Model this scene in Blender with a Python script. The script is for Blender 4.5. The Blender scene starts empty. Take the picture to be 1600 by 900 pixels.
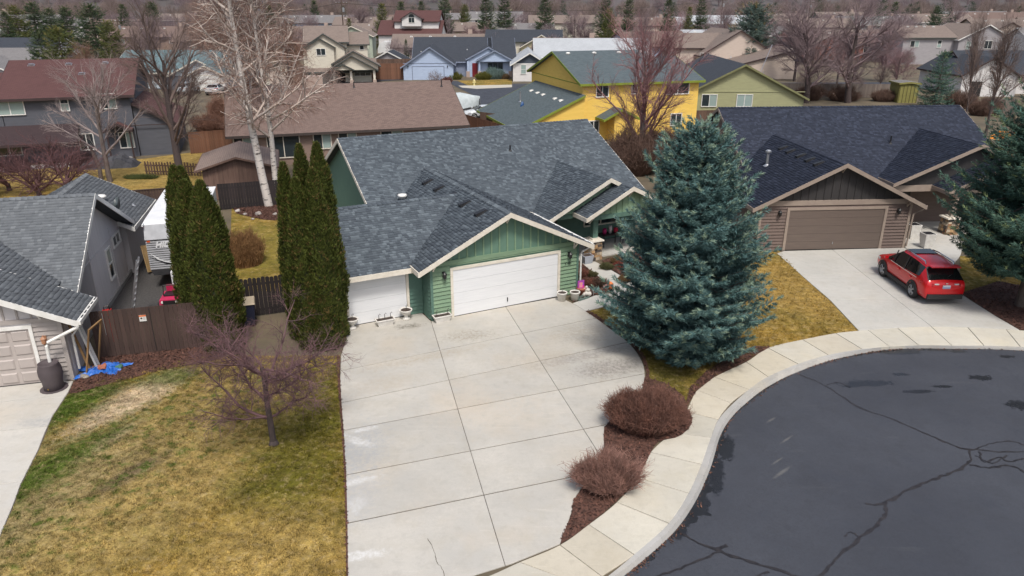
import bpy, bmesh, math, random
import numpy as np
from mathutils import Vector, Matrix

# ------------------------------------------------------------------ camera, world, sun
scn = bpy.context.scene
COL = scn.collection
R = math.radians
CAM_H, PITCH, FPX = 12.0, 21.3, 1140.0
cam = bpy.data.cameras.new('camera'); camo = bpy.data.objects.new('camera', cam); COL.objects.link(camo)
camo.location = (0, 0, CAM_H); camo.rotation_euler = (R(90 - PITCH), 0, 0)
cam.sensor_width = 36; cam.lens = FPX / 1600 * 36; cam.clip_end = 5000; cam.clip_start = .2
scn.camera = camo
w = bpy.data.worlds.new('World'); scn.world = w; w.use_nodes = True
SUN_EL, SUN_ROT = 60, 166
nt = w.node_tree; bg = nt.nodes['Background']
sky = nt.nodes.new('ShaderNodeTexSky'); sky.sky_type = 'NISHITA'; sky.sun_disc = False
sky.sun_elevation = R(SUN_EL); sky.sun_rotation = R(SUN_ROT); sky.air_density = 1.0; sky.dust_density = 4.0; sky.ozone_density = 1.0
hs = nt.nodes.new('ShaderNodeHueSaturation'); hs.inputs['Saturation'].default_value = .8   # thin overcast: greyer than a clear sky
nt.links.new(sky.outputs[0], hs.inputs['Color']); nt.links.new(hs.outputs[0], bg.inputs[0]); bg.inputs[1].default_value = .085
sl = bpy.data.lights.new('sun', 'SUN'); so = bpy.data.objects.new('sun', sl); COL.objects.link(so)
sl.energy = 1.5; sl.angle = R(11); sl.color = (1, .96, .9)
# sky sun_rotation is clockwise from +Y
_sd = Vector((math.sin(R(SUN_ROT)) * math.cos(R(SUN_EL)), math.cos(R(SUN_ROT)) * math.cos(R(SUN_EL)), math.sin(R(SUN_EL))))
so.rotation_euler = (-_sd).to_track_quat('-Z', 'Y').to_euler(); so.location = (0, 0, 60)
vs = scn.view_settings; vs.view_transform = 'Standard'; vs.look = 'None'; vs.exposure = 0.85; vs.gamma = 1
scn.render.engine = 'CYCLES'

# ------------------------------------------------------------------ helpers
rng = np.random.default_rng(7); random.seed(7)
_c, _s = math.cos(R(PITCH)), math.sin(R(PITCH))
def at(px, py, z=0.0):
    """real place on the level z seen at a photo pixel"""
    u = (px - 800) / FPX; v = (py - 450) / FPX
    r = (u, _c - v * _s, -(_s + v * _c)); k = (z - CAM_H) / r[2]
    return (r[0] * k, r[1] * k, z)
def at2(px, py, z=0.0): return at(px, py, z)[:2]

class MB:
    def __init__(s): s.v = []; s.f = []; s.m = []
    def add(s, vs, fs, mi=0):
        b = len(s.v); s.v += [tuple(p) for p in vs]
        for f in fs: s.f.append(tuple(b + i for i in f)); s.m.append(mi)
        return s
    def box(s, x0, x1, y0, y1, z0, z1, mi=0):
        return s.add([(x0,y0,z0),(x1,y0,z0),(x1,y1,z0),(x0,y1,z0),(x0,y0,z1),(x1,y0,z1),(x1,y1,z1),(x0,y1,z1)],
              [(3,2,1,0),(4,5,6,7),(0,1,5,4),(1,2,6,5),(2,3,7,6),(3,0,4,7)], mi)
    def hexa(s, p, mi=0):   # 8 points, same order as box
        return s.add(p, [(3,2,1,0),(4,5,6,7),(0,1,5,4),(1,2,6,5),(2,3,7,6),(3,0,4,7)], mi)
    def prism(s, poly, vec, mi=0):   # polygon extruded along vec
        n = len(poly); a = [Vector(p) for p in poly]; b = [p + Vector(vec) for p in a]
        return s.add(a + b, [tuple(range(n))[::-1], tuple(range(n, 2*n))] + [(i, (i+1) % n, n + (i+1) % n, n + i) for i in range(n)], mi)
    def tube(s, pts, rad, n=8, mi=0, cap=True):
        pts = [Vector(p) for p in pts]; rad = rad if isinstance(rad, (list, tuple)) else [rad] * len(pts)
        vs = []; fs = []
        for i, p in enumerate(pts):
            d = (pts[min(i+1, len(pts)-1)] - pts[max(i-1, 0)]).normalized()
            a = d.cross(Vector((0,0,1)) if abs(d.z) < .9 else Vector((1,0,0))).normalized(); b = d.cross(a)
            for k in range(n):
                t = 2*math.pi*k/n; vs.append(p + (a*math.cos(t) + b*math.sin(t)) * rad[i])
        for i in range(len(pts)-1):
            for k in range(n): fs.append((i*n+k, i*n+(k+1) % n, (i+1)*n+(k+1) % n, (i+1)*n+k))
        if cap: fs += [tuple(range(n))[::-1], tuple(range((len(pts)-1)*n, len(pts)*n))]
        return s.add(vs, fs, mi)
    def lathe(s, c, prof, n=16, mi=0, sx=1, sy=1):
        vs = []; fs = []
        for r, z in prof:
            for k in range(n):
                t = 2*math.pi*k/n; vs.append((c[0] + sx*r*math.cos(t), c[1] + sy*r*math.sin(t), c[2] + z))
        for i in range(len(prof)-1):
            for k in range(n): fs.append((i*n+k, i*n+(k+1) % n, (i+1)*n+(k+1) % n, (i+1)*n+k))
        fs += [tuple(range(n))[::-1], tuple(range((len(prof)-1)*n, len(prof)*n))]
        return s.add(vs, fs, mi)
    def mesh(s, name, mats, smooth=False):
        me = bpy.data.meshes.new(name); me.from_pydata(s.v, [], s.f)
        for m in (mats if isinstance(mats, (list, tuple)) else [mats]): me.materials.append(m)
        if any(s.m): me.polygons.foreach_set('material_index', s.m)
        if smooth: me.polygons.foreach_set('use_smooth', [True] * len(me.polygons))
        me.update(); return me
    def build(s, name, mats, parent=None, smooth=False, kind=None):
        return put(name, s.mesh(name, mats, smooth), parent, kind=kind)

def put(name, mesh, parent=None, loc=None, rz=0, kind=None):
    o = bpy.data.objects.new(name, mesh); COL.objects.link(o)
    if parent: o.parent = parent
    if loc is not None: o.location = loc
    if rz: o.rotation_euler.z = rz
    if kind: o['kind'] = kind
    return o
def tag(o, label, cat, group=None):
    o['label'] = label; o['category'] = cat
    if group: o['group'] = group
    return o
def thing(name, label, cat, loc=(0,0,0), rz=0, group=None):
    o = bpy.data.objects.new(name, None); COL.objects.link(o); o.location = loc; o.rotation_euler.z = rz
    o.empty_display_size = .3
    return tag(o, label, cat, group)
def dup(root, loc, rz, label, scale=None):
    def cp(o, par):
        c = o.copy(); COL.objects.link(c)
        if par: c.parent = par
        for ch in list(kids.get(o.name, [])): cp(ch, c)
        return c
    kids = {}
    def walk(o):
        kids[o.name] = [c for c in o.children]
        for c in o.children: walk(c)
    walk(root)
    r = cp(root, None); r.location = loc; r.rotation_euler.z = rz; r['label'] = label
    if scale: r.scale = scale
    return r
def np_mesh(name, V, F, mat, smooth=False):
    V = np.asarray(V, np.float32); F = np.asarray(F, np.int32); k = F.shape[1]
    me = bpy.data.meshes.new(name)
    me.vertices.add(len(V)); me.vertices.foreach_set('co', V.ravel())
    me.loops.add(F.size); me.loops.foreach_set('vertex_index', F.ravel())
    me.polygons.add(len(F)); me.polygons.foreach_set('loop_start', np.arange(0, F.size, k, dtype=np.int32))
    me.polygons.foreach_set('loop_total', np.full(len(F), k, np.int32))
    if smooth: me.polygons.foreach_set('use_smooth', np.ones(len(F), bool))
    me.update(calc_edges=True); me.materials.append(mat); return me

# ------------------------------------------------------------------ materials
def new_mat(name):
    m = bpy.data.materials.new(name); m.use_nodes = True
    return m, m.node_tree, m.node_tree.nodes['Principled BSDF']
def L(nt, a, b): nt.links.new(a, b)
def nnode(nt, typ, **kw):
    n = nt.nodes.new(typ)
    for k, v in kw.items(): setattr(n, k, v)
    return n
def noise(nt, vec, scale, detail=5, rough=.55, dist=0):
    n = nnode(nt, 'ShaderNodeTexNoise'); n.inputs['Scale'].default_value = scale; n.inputs['Detail'].default_value = detail
    n.inputs['Roughness'].default_value = rough; n.inputs['Distortion'].default_value = dist
    if vec is not None: L(nt, vec, n.inputs['Vector'])
    return n
def mapr(nt, val, a, b, c=0, d=1, clamp=True):
    n = nnode(nt, 'ShaderNodeMapRange'); n.clamp = clamp; L(nt, val, n.inputs[0])
    for i, x in enumerate((a, b, c, d)): n.inputs[i+1].default_value = x
    return n.outputs[0]
def mix(nt, fac, a, b, blend='MIX'):
    n = nnode(nt, 'ShaderNodeMixRGB', blend_type=blend)
    for i, x in enumerate((fac, a, b)):
        if isinstance(x, (int, float)): n.inputs[i].default_value = x
        elif isinstance(x, tuple): n.inputs[i].default_value = (*x, 1)
        else: L(nt, x, n.inputs[i])
    return n.outputs[0]
def math_(nt, op, a, b=0.0):
    n = nnode(nt, 'ShaderNodeMath', operation=op)
    for i, x in enumerate((a, b)):
        if isinstance(x, (int, float)): n.inputs[i].default_value = x
        else: L(nt, x, n.inputs[i])
    return n.outputs[0]
def value_var(nt, col, rand, amt):
    h = nnode(nt, 'ShaderNodeHueSaturation'); L(nt, col, h.inputs['Color']) if not isinstance(col, tuple) else None
    L(nt, mapr(nt, rand, 0, 1, 1 - amt, 1 + amt), h.inputs['Value']); return h.outputs[0]
def bump(nt, b, height, strength=.3, dist=.02):
    n = nnode(nt, 'ShaderNodeBump'); n.inputs['Strength'].default_value = strength; n.inputs['Distance'].default_value = dist
    L(nt, height, n.inputs['Height']); L(nt, n.outputs[0], b.inputs['Normal'])
MATS = {}
def M(name, c1, c2=None, scale=2.5, rough=.8, isl=0, objr=0, bmp=0, bscale=40, metal=0, stretch=None, lo=.35, hi=.65, spec=None, world=False):
    """plain procedural material: two tones mixed by noise, per-piece tone, fine relief"""
    if name in MATS: return MATS[name]
    m, nt, b = new_mat(name)
    if world: vec = nnode(nt, 'ShaderNodeNewGeometry').outputs['Position']
    else: vec = nnode(nt, 'ShaderNodeTexCoord').outputs['Object']
    if stretch:
        mp = nnode(nt, 'ShaderNodeMapping'); mp.inputs['Scale'].default_value = stretch; L(nt, vec, mp.inputs[0]); vec = mp.outputs[0]
    c2 = c2 or tuple(x * .8 for x in c1)
    n = noise(nt, vec, scale); col = mix(nt, mapr(nt, n.outputs[0], lo, hi), c1, c2)
    if isl: col = value_var(nt, col, nnode(nt, 'ShaderNodeNewGeometry').outputs['Random Per Island'], isl)
    if objr: col = value_var(nt, col, nnode(nt, 'ShaderNodeObjectInfo').outputs['Random'], objr)
    L(nt, col, b.inputs['Base Color']); b.inputs['Roughness'].default_value = rough; b.inputs['Metallic'].default_value = metal
    if spec is not None: b.inputs['Specular IOR Level'].default_value = spec
    if bmp: bump(nt, b, noise(nt, vec, bscale, 3).outputs[0], bmp, .01)
    MATS[name] = m; return m

def shingle_mat(name, dark, light, tint=None):
    """asphalt shingle tabs: every tab (mesh island) its own tone plus granule mottling"""
    m, nt, b = new_mat(name)
    g = nnode(nt, 'ShaderNodeNewGeometry'); vec = nnode(nt, 'ShaderNodeTexCoord').outputs['Object']
    r = nnode(nt, 'ShaderNodeValToRGB'); e = r.color_ramp.elements
    e[0].position = 0; e[0].color = (*dark, 1); e[1].position = 1; e[1].color = (*light, 1)
    md = e.new(.72); md.color = (*[a*.6 + c*.4 for a, c in zip(dark, light)], 1)
    L(nt, g.outputs['Random Per Island'], r.inputs[0])
    col = mix(nt, mapr(nt, noise(nt, vec, 60, 3).outputs[0], .3, .7, 0, .35), r.outputs[0], tuple(x*.5 for x in dark))
    col = mix(nt, mapr(nt, noise(nt, vec, .5, 4).outputs[0], .4, .75, 0, .22), col, tint or tuple(x*1.15 for x in light))
    L(nt, col, b.inputs['Base Color']); b.inputs['Roughness'].default_value = .85; b.inputs['Specular IOR Level'].default_value = .35
    bump(nt, b, noise(nt, vec, 120, 2).outputs[0], .4, .006)
    return m
def far_roof_mat(name, c1, c2):
    """roof too far off to tell its tabs apart: courses as tone and fine relief only"""
    if name in MATS: return MATS[name]
    m, nt, b = new_mat(name)
    tc = nnode(nt, 'ShaderNodeUVMap')
    br = nnode(nt, 'ShaderNodeTexBrick'); L(nt, tc.outputs[0], br.inputs['Vector'])
    br.inputs['Scale'].default_value = 1; br.inputs['Brick Width'].default_value = .32; br.inputs['Row Height'].default_value = .15
    br.inputs['Mortar Size'].default_value = .012; br.inputs['Color1'].default_value = (*c1, 1); br.inputs['Color2'].default_value = (*c2, 1)
    br.inputs['Mortar'].default_value = (*[x*.55 for x in c1], 1); br.inputs['Bias'].default_value = -.2
    n = noise(nt, nnode(nt, 'ShaderNodeTexCoord').outputs['Object'], .6, 5)
    col = mix(nt, mapr(nt, n.outputs[0], .4, .7, 0, .4), br.outputs[0], tuple(min(1, x*1.25) for x in c2))
    L(nt, col, b.inputs['Base Color']); b.inputs['Roughness'].default_value = .88; b.inputs['Specular IOR Level'].default_value = .3
    bump(nt, b, br.outputs['Fac'], -.5, .012)
    MATS[name] = m; return m

def ell(nt, pos, cx, cy, rx, ry, ang, soft=.5, warp=None, wamt=.35):
    """soft elliptical patch on the ground with a ragged edge"""
    mp = nnode(nt, 'ShaderNodeMapping', vector_type='TEXTURE'); mp.inputs['Location'].default_value = (cx, cy, 0); mp.inputs['Rotation'].default_value = (0, 0, R(ang))
    mp.inputs['Scale'].default_value = (rx, ry, 1000); L(nt, pos, mp.inputs[0])
    ln = nnode(nt, 'ShaderNodeVectorMath', operation='LENGTH'); L(nt, mp.outputs[0], ln.inputs[0])
    d = ln.outputs['Value']
    if warp is not None:
        w2 = noise(nt, pos, 6.5, 6, .75).outputs[0]
        d = math_(nt, 'ADD', d, math_(nt, 'MULTIPLY', math_(nt, 'SUBTRACT', math_(nt, 'ADD', math_(nt, 'MULTIPLY', warp, .4), math_(nt, 'MULTIPLY', w2, .6)), .5), wamt * 10))
    return mapr(nt, d, 1 + soft/2, 1 - soft/2)
def lawn_mat(name, tuft=False):
    m, nt, b = new_mat(name)
    pos = nnode(nt, 'ShaderNodeNewGeometry').outputs['Position']
    n1 = noise(nt, pos, .45, 6, .6); n2 = noise(nt, pos, 1.9, 6, .65); n3 = noise(nt, pos, 9, 5, .7); n4 = noise(nt, pos, 34, 4, .7)
    gold, straw, olive, green, sand, soil = (.28,.175,.034), (.40,.28,.10), (.11,.095,.012), (.06,.098,.012), (.48,.37,.24), (.10,.072,.05)
    col = mix(nt, mapr(nt, n1.outputs[0], .38, .62), gold, olive)
    col = mix(nt, mapr(nt, n2.outputs[0], .48, .66, 0, .75), col, straw)
    wv = n2.outputs[0]
    def patch(px, py, rx, ry, ang, c, amt, soft=.7):
        nonlocal col
        x, y = at2(px, py)
        f = math_(nt, 'MULTIPLY', ell(nt, pos, x, y, rx, ry, ang, soft, wv), amt); col = mix(nt, f, col, c)
    # left lawn: greyish thatch on the left, gold centre, green by the drive and under the small tree
    patch(120, 760, 2.9, 6.2, -28, (.29,.23,.115), .75, 1.0)
    patch(240, 780, 1.5, 4.5, -25, (.37,.265,.09), .8, 1)
    patch(475, 690, 1.5, 4.5, 5, (.105,.10,.013), .85, 1)
    patch(320, 640, 2.2, 2.3, 0, (.29,.21,.07), .8, 1)
    patch(410, 870, 1.9, 1.6, 0, (.385,.265,.085), .8, 1)
    patch(145, 610, 1.3, .5, 10, (.12,.09,.055), .7, 1)
    patch(205, 625, .8, 2.1, -22, sand, 1.0, .6)
    patch(165, 690, .3, 1.1, -22, sand, .6, .8)
    patch(205, 740, .3, 1.0, -30, soil, .75, .8)
    patch(88, 645, .9, 2.0, -25, green, 1, .9); patch(45, 750, .65, 3.0, -22, green, .95, .9)
    patch(265, 590, 1.1, .6, 15, green, .75, 1)
    g = mapr(nt, noise(nt, pos, 2.6, 6, .7).outputs[0], .5, .62, 0, .9)
    x, y = at2(200, 710); g = math_(nt, 'MULTIPLY', g, ell(nt, pos, x, y, 2.6, 7.5, -25, .8, wv)); col = mix(nt, g, col, green)
    # right lawns: golden by the far drive, dull olive below the spruce
    patch(1230, 450, 3.2, 3.6, 30, (.33,.215,.06), .85, 1); patch(1040, 540, 2.6, 2.6, 0, (.13,.1,.03), .7, 1)
    patch(1020, 590, 1.3, 2, 20, (.12,.105,.02), .7, 1)
    patch(410, 390, 5, 4, 0, (.19,.155,.03), .8, 1); patch(150, 265, 22, 7, 12, (.34,.235,.075), .8, 1)
    col = mix(nt, mapr(nt, n3.outputs[0], .45, .72, 0, .6), col, tuple((.085,.07,.022)))
    col = mix(nt, mapr(nt, noise(nt, pos, 5, 6, .7).outputs[0], .52, .7, 0, .55), col, (.40,.31,.17))
    n6 = noise(nt, pos, 1.1, 7, .72); f6 = mapr(nt, n6.outputs[0], .32, .68, .72, 1.32); n7 = noise(nt, pos, 3.4, 6, .75); f7 = mapr(nt, n7.outputs[0], .32, .68, .68, 1.38)
    f4 = math_(nt, 'MULTIPLY', math_(nt, 'MULTIPLY', f6, f7), mapr(nt, n4.outputs[0], .3, .7, .7, 1.3))
    h = nnode(nt, 'ShaderNodeHueSaturation'); L(nt, col, h.inputs['Color']); L(nt, f4, h.inputs['Value']); col = h.outputs[0]
    if tuft: col = value_var(nt, col, nnode(nt, 'ShaderNodeNewGeometry').outputs['Random Per Island'], .35)
    L(nt, col, b.inputs['Base Color']); b.inputs['Roughness'].default_value = .95; b.inputs['Specular IOR Level'].default_value = .15
    if not tuft: bump(nt, b, math_(nt, 'ADD', n3.outputs[0], n4.outputs[0]), .7, .05)
    return m
def concrete_mat(name, c, c2, warm=(.52,.47,.37), objr=.06, stains=()):
    m, nt, b = new_mat(name)
    pos = nnode(nt, 'ShaderNodeNewGeometry').outputs['Position']
    n1 = noise(nt, pos, .5, 6, .6); n2 = noise(nt, pos, 3.2, 7, .7); n3 = noise(nt, pos, 45, 3, .6)
    col = mix(nt, mapr(nt, n1.outputs[0], .35, .65), c, c2)
    col = mix(nt, mapr(nt, noise(nt, pos, .33, 4).outputs[0], .52, .7, 0, .6), col, warm)
    col = mix(nt, mapr(nt, n2.outputs[0], .5, .72, 0, .45), col, tuple(x*.66 for x in c))
    col = mix(nt, mapr(nt, noise(nt, pos, 1.1, 7, .72).outputs[0], .48, .68, 0, .4), col, tuple(x*k for x, k in zip(c, (.80, .76, .68))))
    mp = nnode(nt, 'ShaderNodeMapping'); mp.inputs['Rotation'].default_value = (0, 0, R(-26)); mp.inputs['Scale'].default_value = (.5, 4.5, 1); L(nt, pos, mp.inputs[0])
    n5 = noise(nt, mp.outputs[0], 1.6, 7, .75)
    col = mix(nt, mapr(nt, n5.outputs[0], .56, .78, 0, .45), col, tuple(min(.8, x*1.3) for x in c))
    for (px, py, rx, ry, ang, cc, amt) in stains:
        x, y = at2(px, py)
        f = math_(nt, 'MULTIPLY', ell(nt, pos, x, y, rx, ry, ang, .9, n2.outputs[0], .5), mapr(nt, noise(nt, pos, 7, 6, .75).outputs[0], .35, .6, 0, amt))
        col = mix(nt, f, col, cc)
    col = mix(nt, mapr(nt, n3.outputs[0], .3, .7, 0, .22), col, tuple(x*.6 for x in c))
    col = value_var(nt, col, nnode(nt, 'ShaderNodeObjectInfo').outputs['Random'], objr)
    L(nt, col, b.inputs['Base Color']); b.inputs['Roughness'].default_value = .88; b.inputs['Specular IOR Level'].default_value = .3
    bump(nt, b, n3.outputs[0], .25, .006)
    return m
def glass_mat(name, c, rough=.06):
    m, nt, b = new_mat(name); b.inputs['Base Color'].default_value = (*c, 1); b.inputs['Roughness'].default_value = rough
    b.inputs['Specular IOR Level'].default_value = .6
    n = noise(nt, nnode(nt, 'ShaderNodeTexCoord').outputs['Object'], 1.5, 2); bump(nt, b, n.outputs[0], .03, .02)
    MATS[name] = m; return m
WHITE = M('white_paint', (.78,.77,.74), (.68,.67,.63), 4, .55)
CREAM = M('cream_trim', (.72,.67,.58), (.62,.57,.48), 4, .6)
GLASS = glass_mat('window_glass', (.03,.04,.045)); BLIND = glass_mat('window_with_pale_blind', (.30,.38,.36), .15)
DARK = M('dark_gap', (.02,.02,.02), rough=.9); BLACK = M('black_metal', (.018,.018,.02), rough=.45)
STEEL = M('galvanised_steel', (.55,.56,.58), rough=.35, metal=.8)
RUBBER = M('tyre_rubber', (.02,.02,.021), rough=.75)

# ------------------------------------------------------------------ the setting
def smooth(pts, n=6):
    """Catmull-Rom through ground points"""
    P = [Vector((p[0], p[1], 0)) for p in pts]; P = [P[0]*2 - P[1]] + P + [P[-1]*2 - P[-2]]; out = []
    for i in range(1, len(P)-2):
        a, b, c, d = P[i-1:i+3]
        for k in range(n):
            t = k/n; out.append(.5*((2*b) + (c-a)*t + (2*a-5*b+4*c-d)*t*t + (3*b-a-3*c+d)*t**3))
    out.append(P[-2]); return [(p.x, p.y) for p in out]
def sheet(name, pts, z, mat, parent=None, kind='structure', thick=0):
    m = MB()
    if thick: m.prism([(p[0], p[1], z - thick) for p in pts], (0, 0, thick))
    else: m.add([(p[0], p[1], z) for p in pts], [tuple(range(len(pts)))])
    o = m.build(name, mat, parent)
    bm = bmesh.new(); bm.from_mesh(o.data); bmesh.ops.recalc_face_normals(bm, faces=bm.faces)
    bmesh.ops.triangulate(bm, faces=[f for f in bm.faces if len(f.verts) > 4]); 
    if not thick and sum(f.normal.z for f in bm.faces) < 0: bmesh.ops.reverse_faces(bm, faces=bm.faces)
    bm.to_mesh(o.data); bm.free()
    if not parent: o['kind'] = kind
    return o
def clip_half(poly, p, n):   # keep side where (q-p).n >= 0
    out = []
    for i in range(len(poly)):
        a, b = poly[i], poly[(i+1) % len(poly)]
        da = (a[0]-p[0])*n[0] + (a[1]-p[1])*n[1]; db = (b[0]-p[0])*n[0] + (b[1]-p[1])*n[1]
        if da >= 0: out.append(a)
        if (da < 0) != (db < 0):
            t = da/(da-db); out.append((a[0]+(b[0]-a[0])*t, a[1]+(b[1]-a[1])*t))
    return out
def line(p, q):
    d = Vector((q[0]-p[0], q[1]-p[1])).normalized(); return p, (-d.y, d.x)
def split(polys, p, q, gap=.013):
    (a, n) = line(p, q); out = []
    for poly in polys:
        for s in (1, -1):
            c = clip_half(poly, (a[0] + n[0]*s*gap/2, a[1] + n[1]*s*gap/2), (n[0]*s, n[1]*s))
            if len(c) >= 3 and abs(area(c)) > .05: out.append(c)
    return out
def area(p): return .5*sum(p[i][0]*p[(i+1) % len(p)][1] - p[(i+1) % len(p)][0]*p[i][1] for i in range(len(p)))
def inside(p, poly):
    c = False
    for i in range(len(poly)):
        a, b = poly[i], poly[i-1]
        if (a[1] > p[1]) != (b[1] > p[1]) and p[0] < (b[0]-a[0])*(p[1]-a[1])/(b[1]-a[1]) + a[0]: c = not c
    return c
def px(*pts, z=0.0): return [at2(x, y, z) for x, y in pts]

ZR = -.13
inner = smooth(px((905,934),(951,900),(991,867),(1045,818),(1076,771),(1096,726),(1111,684),(1127,650),(1170,609),(1200,589),(1247,569),(1294,555),(1347,546),(1390,542),(1435,539.5),(1487,540),(1537,540),(1594,542),(1680,547),(1800,560),(1990,590)))
outer = smooth(px((925,936),(975,900),(1000,880),(1052,833),(1086,785),(1110,732),(1126,680),(1147,648),(1178,620),(1204,602),(1240,584),(1292,565),(1350,552),(1390,546.5),(1440,544.5),(1490,545),(1540,545.5),(1600,548),(1684,553),(1800,567),(1990,600), z=ZR))
yard = MATS['yard'] = lawn_mat('dormant_grass')
GROUND_M = M('far_ground', (.15,.118,.075), (.085,.07,.047), .35, .95, bmp=.4, bscale=3, world=True)
# asphalt: seal-coated, faintly blotched, damp near the kerb
def asphalt():
    m, nt, b = new_mat('asphalt'); pos = nnode(nt, 'ShaderNodeNewGeometry').outputs['Position']
    n1 = noise(nt, pos, .25, 6, .6); n2 = noise(nt, pos, 1.4, 6, .7); n3 = noise(nt, pos, 60, 3, .6)
    col = mix(nt, mapr(nt, n1.outputs[0], .35, .65), (.039,.043,.055), (.054,.059,.073))
    col = mix(nt, mapr(nt, n2.outputs[0], .5, .75, 0, .5), col, (.034,.037,.047))
    mp = nnode(nt, 'ShaderNodeMapping'); mp.inputs['Rotation'].default_value = (0, 0, R(55)); mp.inputs['Scale'].default_value = (.25, 2.2, 1); L(nt, pos, mp.inputs[0])
    col = mix(nt, mapr(nt, noise(nt, mp.outputs[0], 1.1, 5, .7).outputs[0], .62, .8, 0, .28), col, (.14,.14,.14))
    for (qx, qy, rx, ry, a) in ((1222,738,.4,.05,40),(1230,686,.3,.035,40),(1205,656,.2,.04,40),(1215,720,.25,.03,40)):
        x, y = at2(qx, qy, ZR); col = mix(nt, math_(nt, 'MULTIPLY', ell(nt, pos, x, y, rx, ry, a, .9, n2.outputs[0], .25), .35), col, (.22,.21,.19))
    wet = 0
    for (qx, qy, rx, ry, a) in ((1098,790,.16,.42,-25),(1076,812,.12,.3,-30),(1060,832,.2,.35,-35),(1120,740,.2,.9,-18),(1135,700,.22,.7,-20),(1405,550,.85,.22,0),(1466,546,1.1,.14,0),(1495,549,.4,.1,0),(1355,599,.85,.22,3),(1333,603,.4,.1,3),(1435,612,.5,.12,5),(1408,585,.35,.1,0),(1530,590,.4,.2,0),(1470,604,.35,.08,0),(1572,557,.3,.12,0),(1596,633,.4,.3,0)):
        x, y = at2(qx, qy, ZR); wet = math_(nt, 'MAXIMUM', wet, ell(nt, pos, x, y, rx, ry, a, .25, n2.outputs[0], .4))
    col = mix(nt, math_(nt, 'MULTIPLY', wet, .8), col, (.012,.013,.016))
    col = mix(nt, mapr(nt, noise(nt, pos, 14, 6, .75).outputs[0], .45, .7, 0, .45), col, (.026,.028,.034))
    col = mix(nt, mapr(nt, n3.outputs[0], .5, .75, 0, .5), col, (.085,.088,.095))
    L(nt, col, b.inputs['Base Color']); L(nt, math_(nt, 'MULTIPLY', mapr(nt, wet, 0, 1, 1, .4), mapr(nt, n2.outputs[0], .35, .65, .62, .85)), b.inputs['Roughness']); b.inputs['Specular IOR Level'].default_value = .35
    bump(nt, b, n3.outputs[0], .35, .006); return m
ASPH = asphalt()
# one ground sheet to the horizon, cut back where the cul-de-sac lies lower
back = [(at2(1990, 590)[0] + 30, at2(1990, 590)[1] + 2), (2500, 60), (2500, 3000), (-2500, 3000), (-2500, -60), (inner[0][0] - 4, -60)]
mid_line = [((a[0]+b[0])/2, (a[1]+b[1])/2) for a, b in zip(inner, outer)]
sheet('ground', mid_line + back, -.02, GROUND_M)
sheet('road', [(p[0]-.0, p[1]) for p in outer] + [(90, 20), (90, -60), (outer[0][0] - 3, -60)], ZR, ASPH)
for o_ in (bpy.data.objects['road'],):
    pass
ROAD = bpy.data.objects['road']
sheet('ground_base', [(-2500,-400),(2500,-400),(2500,3000),(-2500,3000)], -.32, GROUND_M)
# crack sealant runs on the road
SEAL = M('crack_sealant', (.016,.014,.016), (.034,.030,.031), 6, .45)
def ribbon(pts, wd, z, name, mat, parent, jit=.028):
    pts = [Vector((p[0], p[1], 0)) for p in smooth(pts, 5)]; m = MB(); vs = []
    for i, p in enumerate(pts):
        d = (pts[min(i+1, len(pts)-1)] - pts[max(i-1, 0)]).normalized(); n = Vector((-d.y, d.x, 0))
        ww = wd*random.uniform(.45, 1.4); o = n*random.uniform(-jit, jit)
        vs += [(*(p+o+n*ww)[:2], z), (*(p+o-n*ww)[:2], z)]
    m.add(vs, [(2*i, 2*i+1, 2*i+3, 2*i+2) for i in range(len(pts)-1)]); return m.build(name, mat, parent)
for i, (pts, wd) in enumerate([
    ([(1250,585),(1290,603),(1340,635),(1400,657),(1440,675),(1475,690),(1500,700),(1520,704)], .045),
    ([(1520,704),(1545,694),(1580,690),(1605,697)], .03), ([(1500,700),(1560,706),(1605,706)], .03),
    ([(1516,704),(1515,722),(1490,738),(1470,745),(1445,754),(1420,765),(1395,780),(1382,786),(1384,800),(1375,815),(1345,840),(1315,865),(1290,890),(1268,915)], .05),
    ([(1352,787),(1366,789),(1382,787)], .04), ([(1345,840),(1330,832),(1318,838)], .02), ([(1290,603),(1310,598),(1330,606)], .018), ([(1515,727),(1545,731),(1580,728),(1605,742)], .045), ([(1530,706),(1538,722),(1560,714),(1578,722),(1604,716)], .03),
    ([(1524,712),(1550,724),(1575,712)], .025),
    ([(1060,830),(1085,845),(1125,862),(1170,878),(1220,893),(1260,905)], .045), ([(1125,862),(1085,880),(1050,893),(1020,905)], .03), ([(1118,860),(1135,852)], .05), ([(1200,893),(1150,915)], .03)]):
    ribbon(px(*pts, z=ZR), wd*.85, ZR + .004 + .0012*i, 'crack_seam', SEAL, ROAD)
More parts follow.
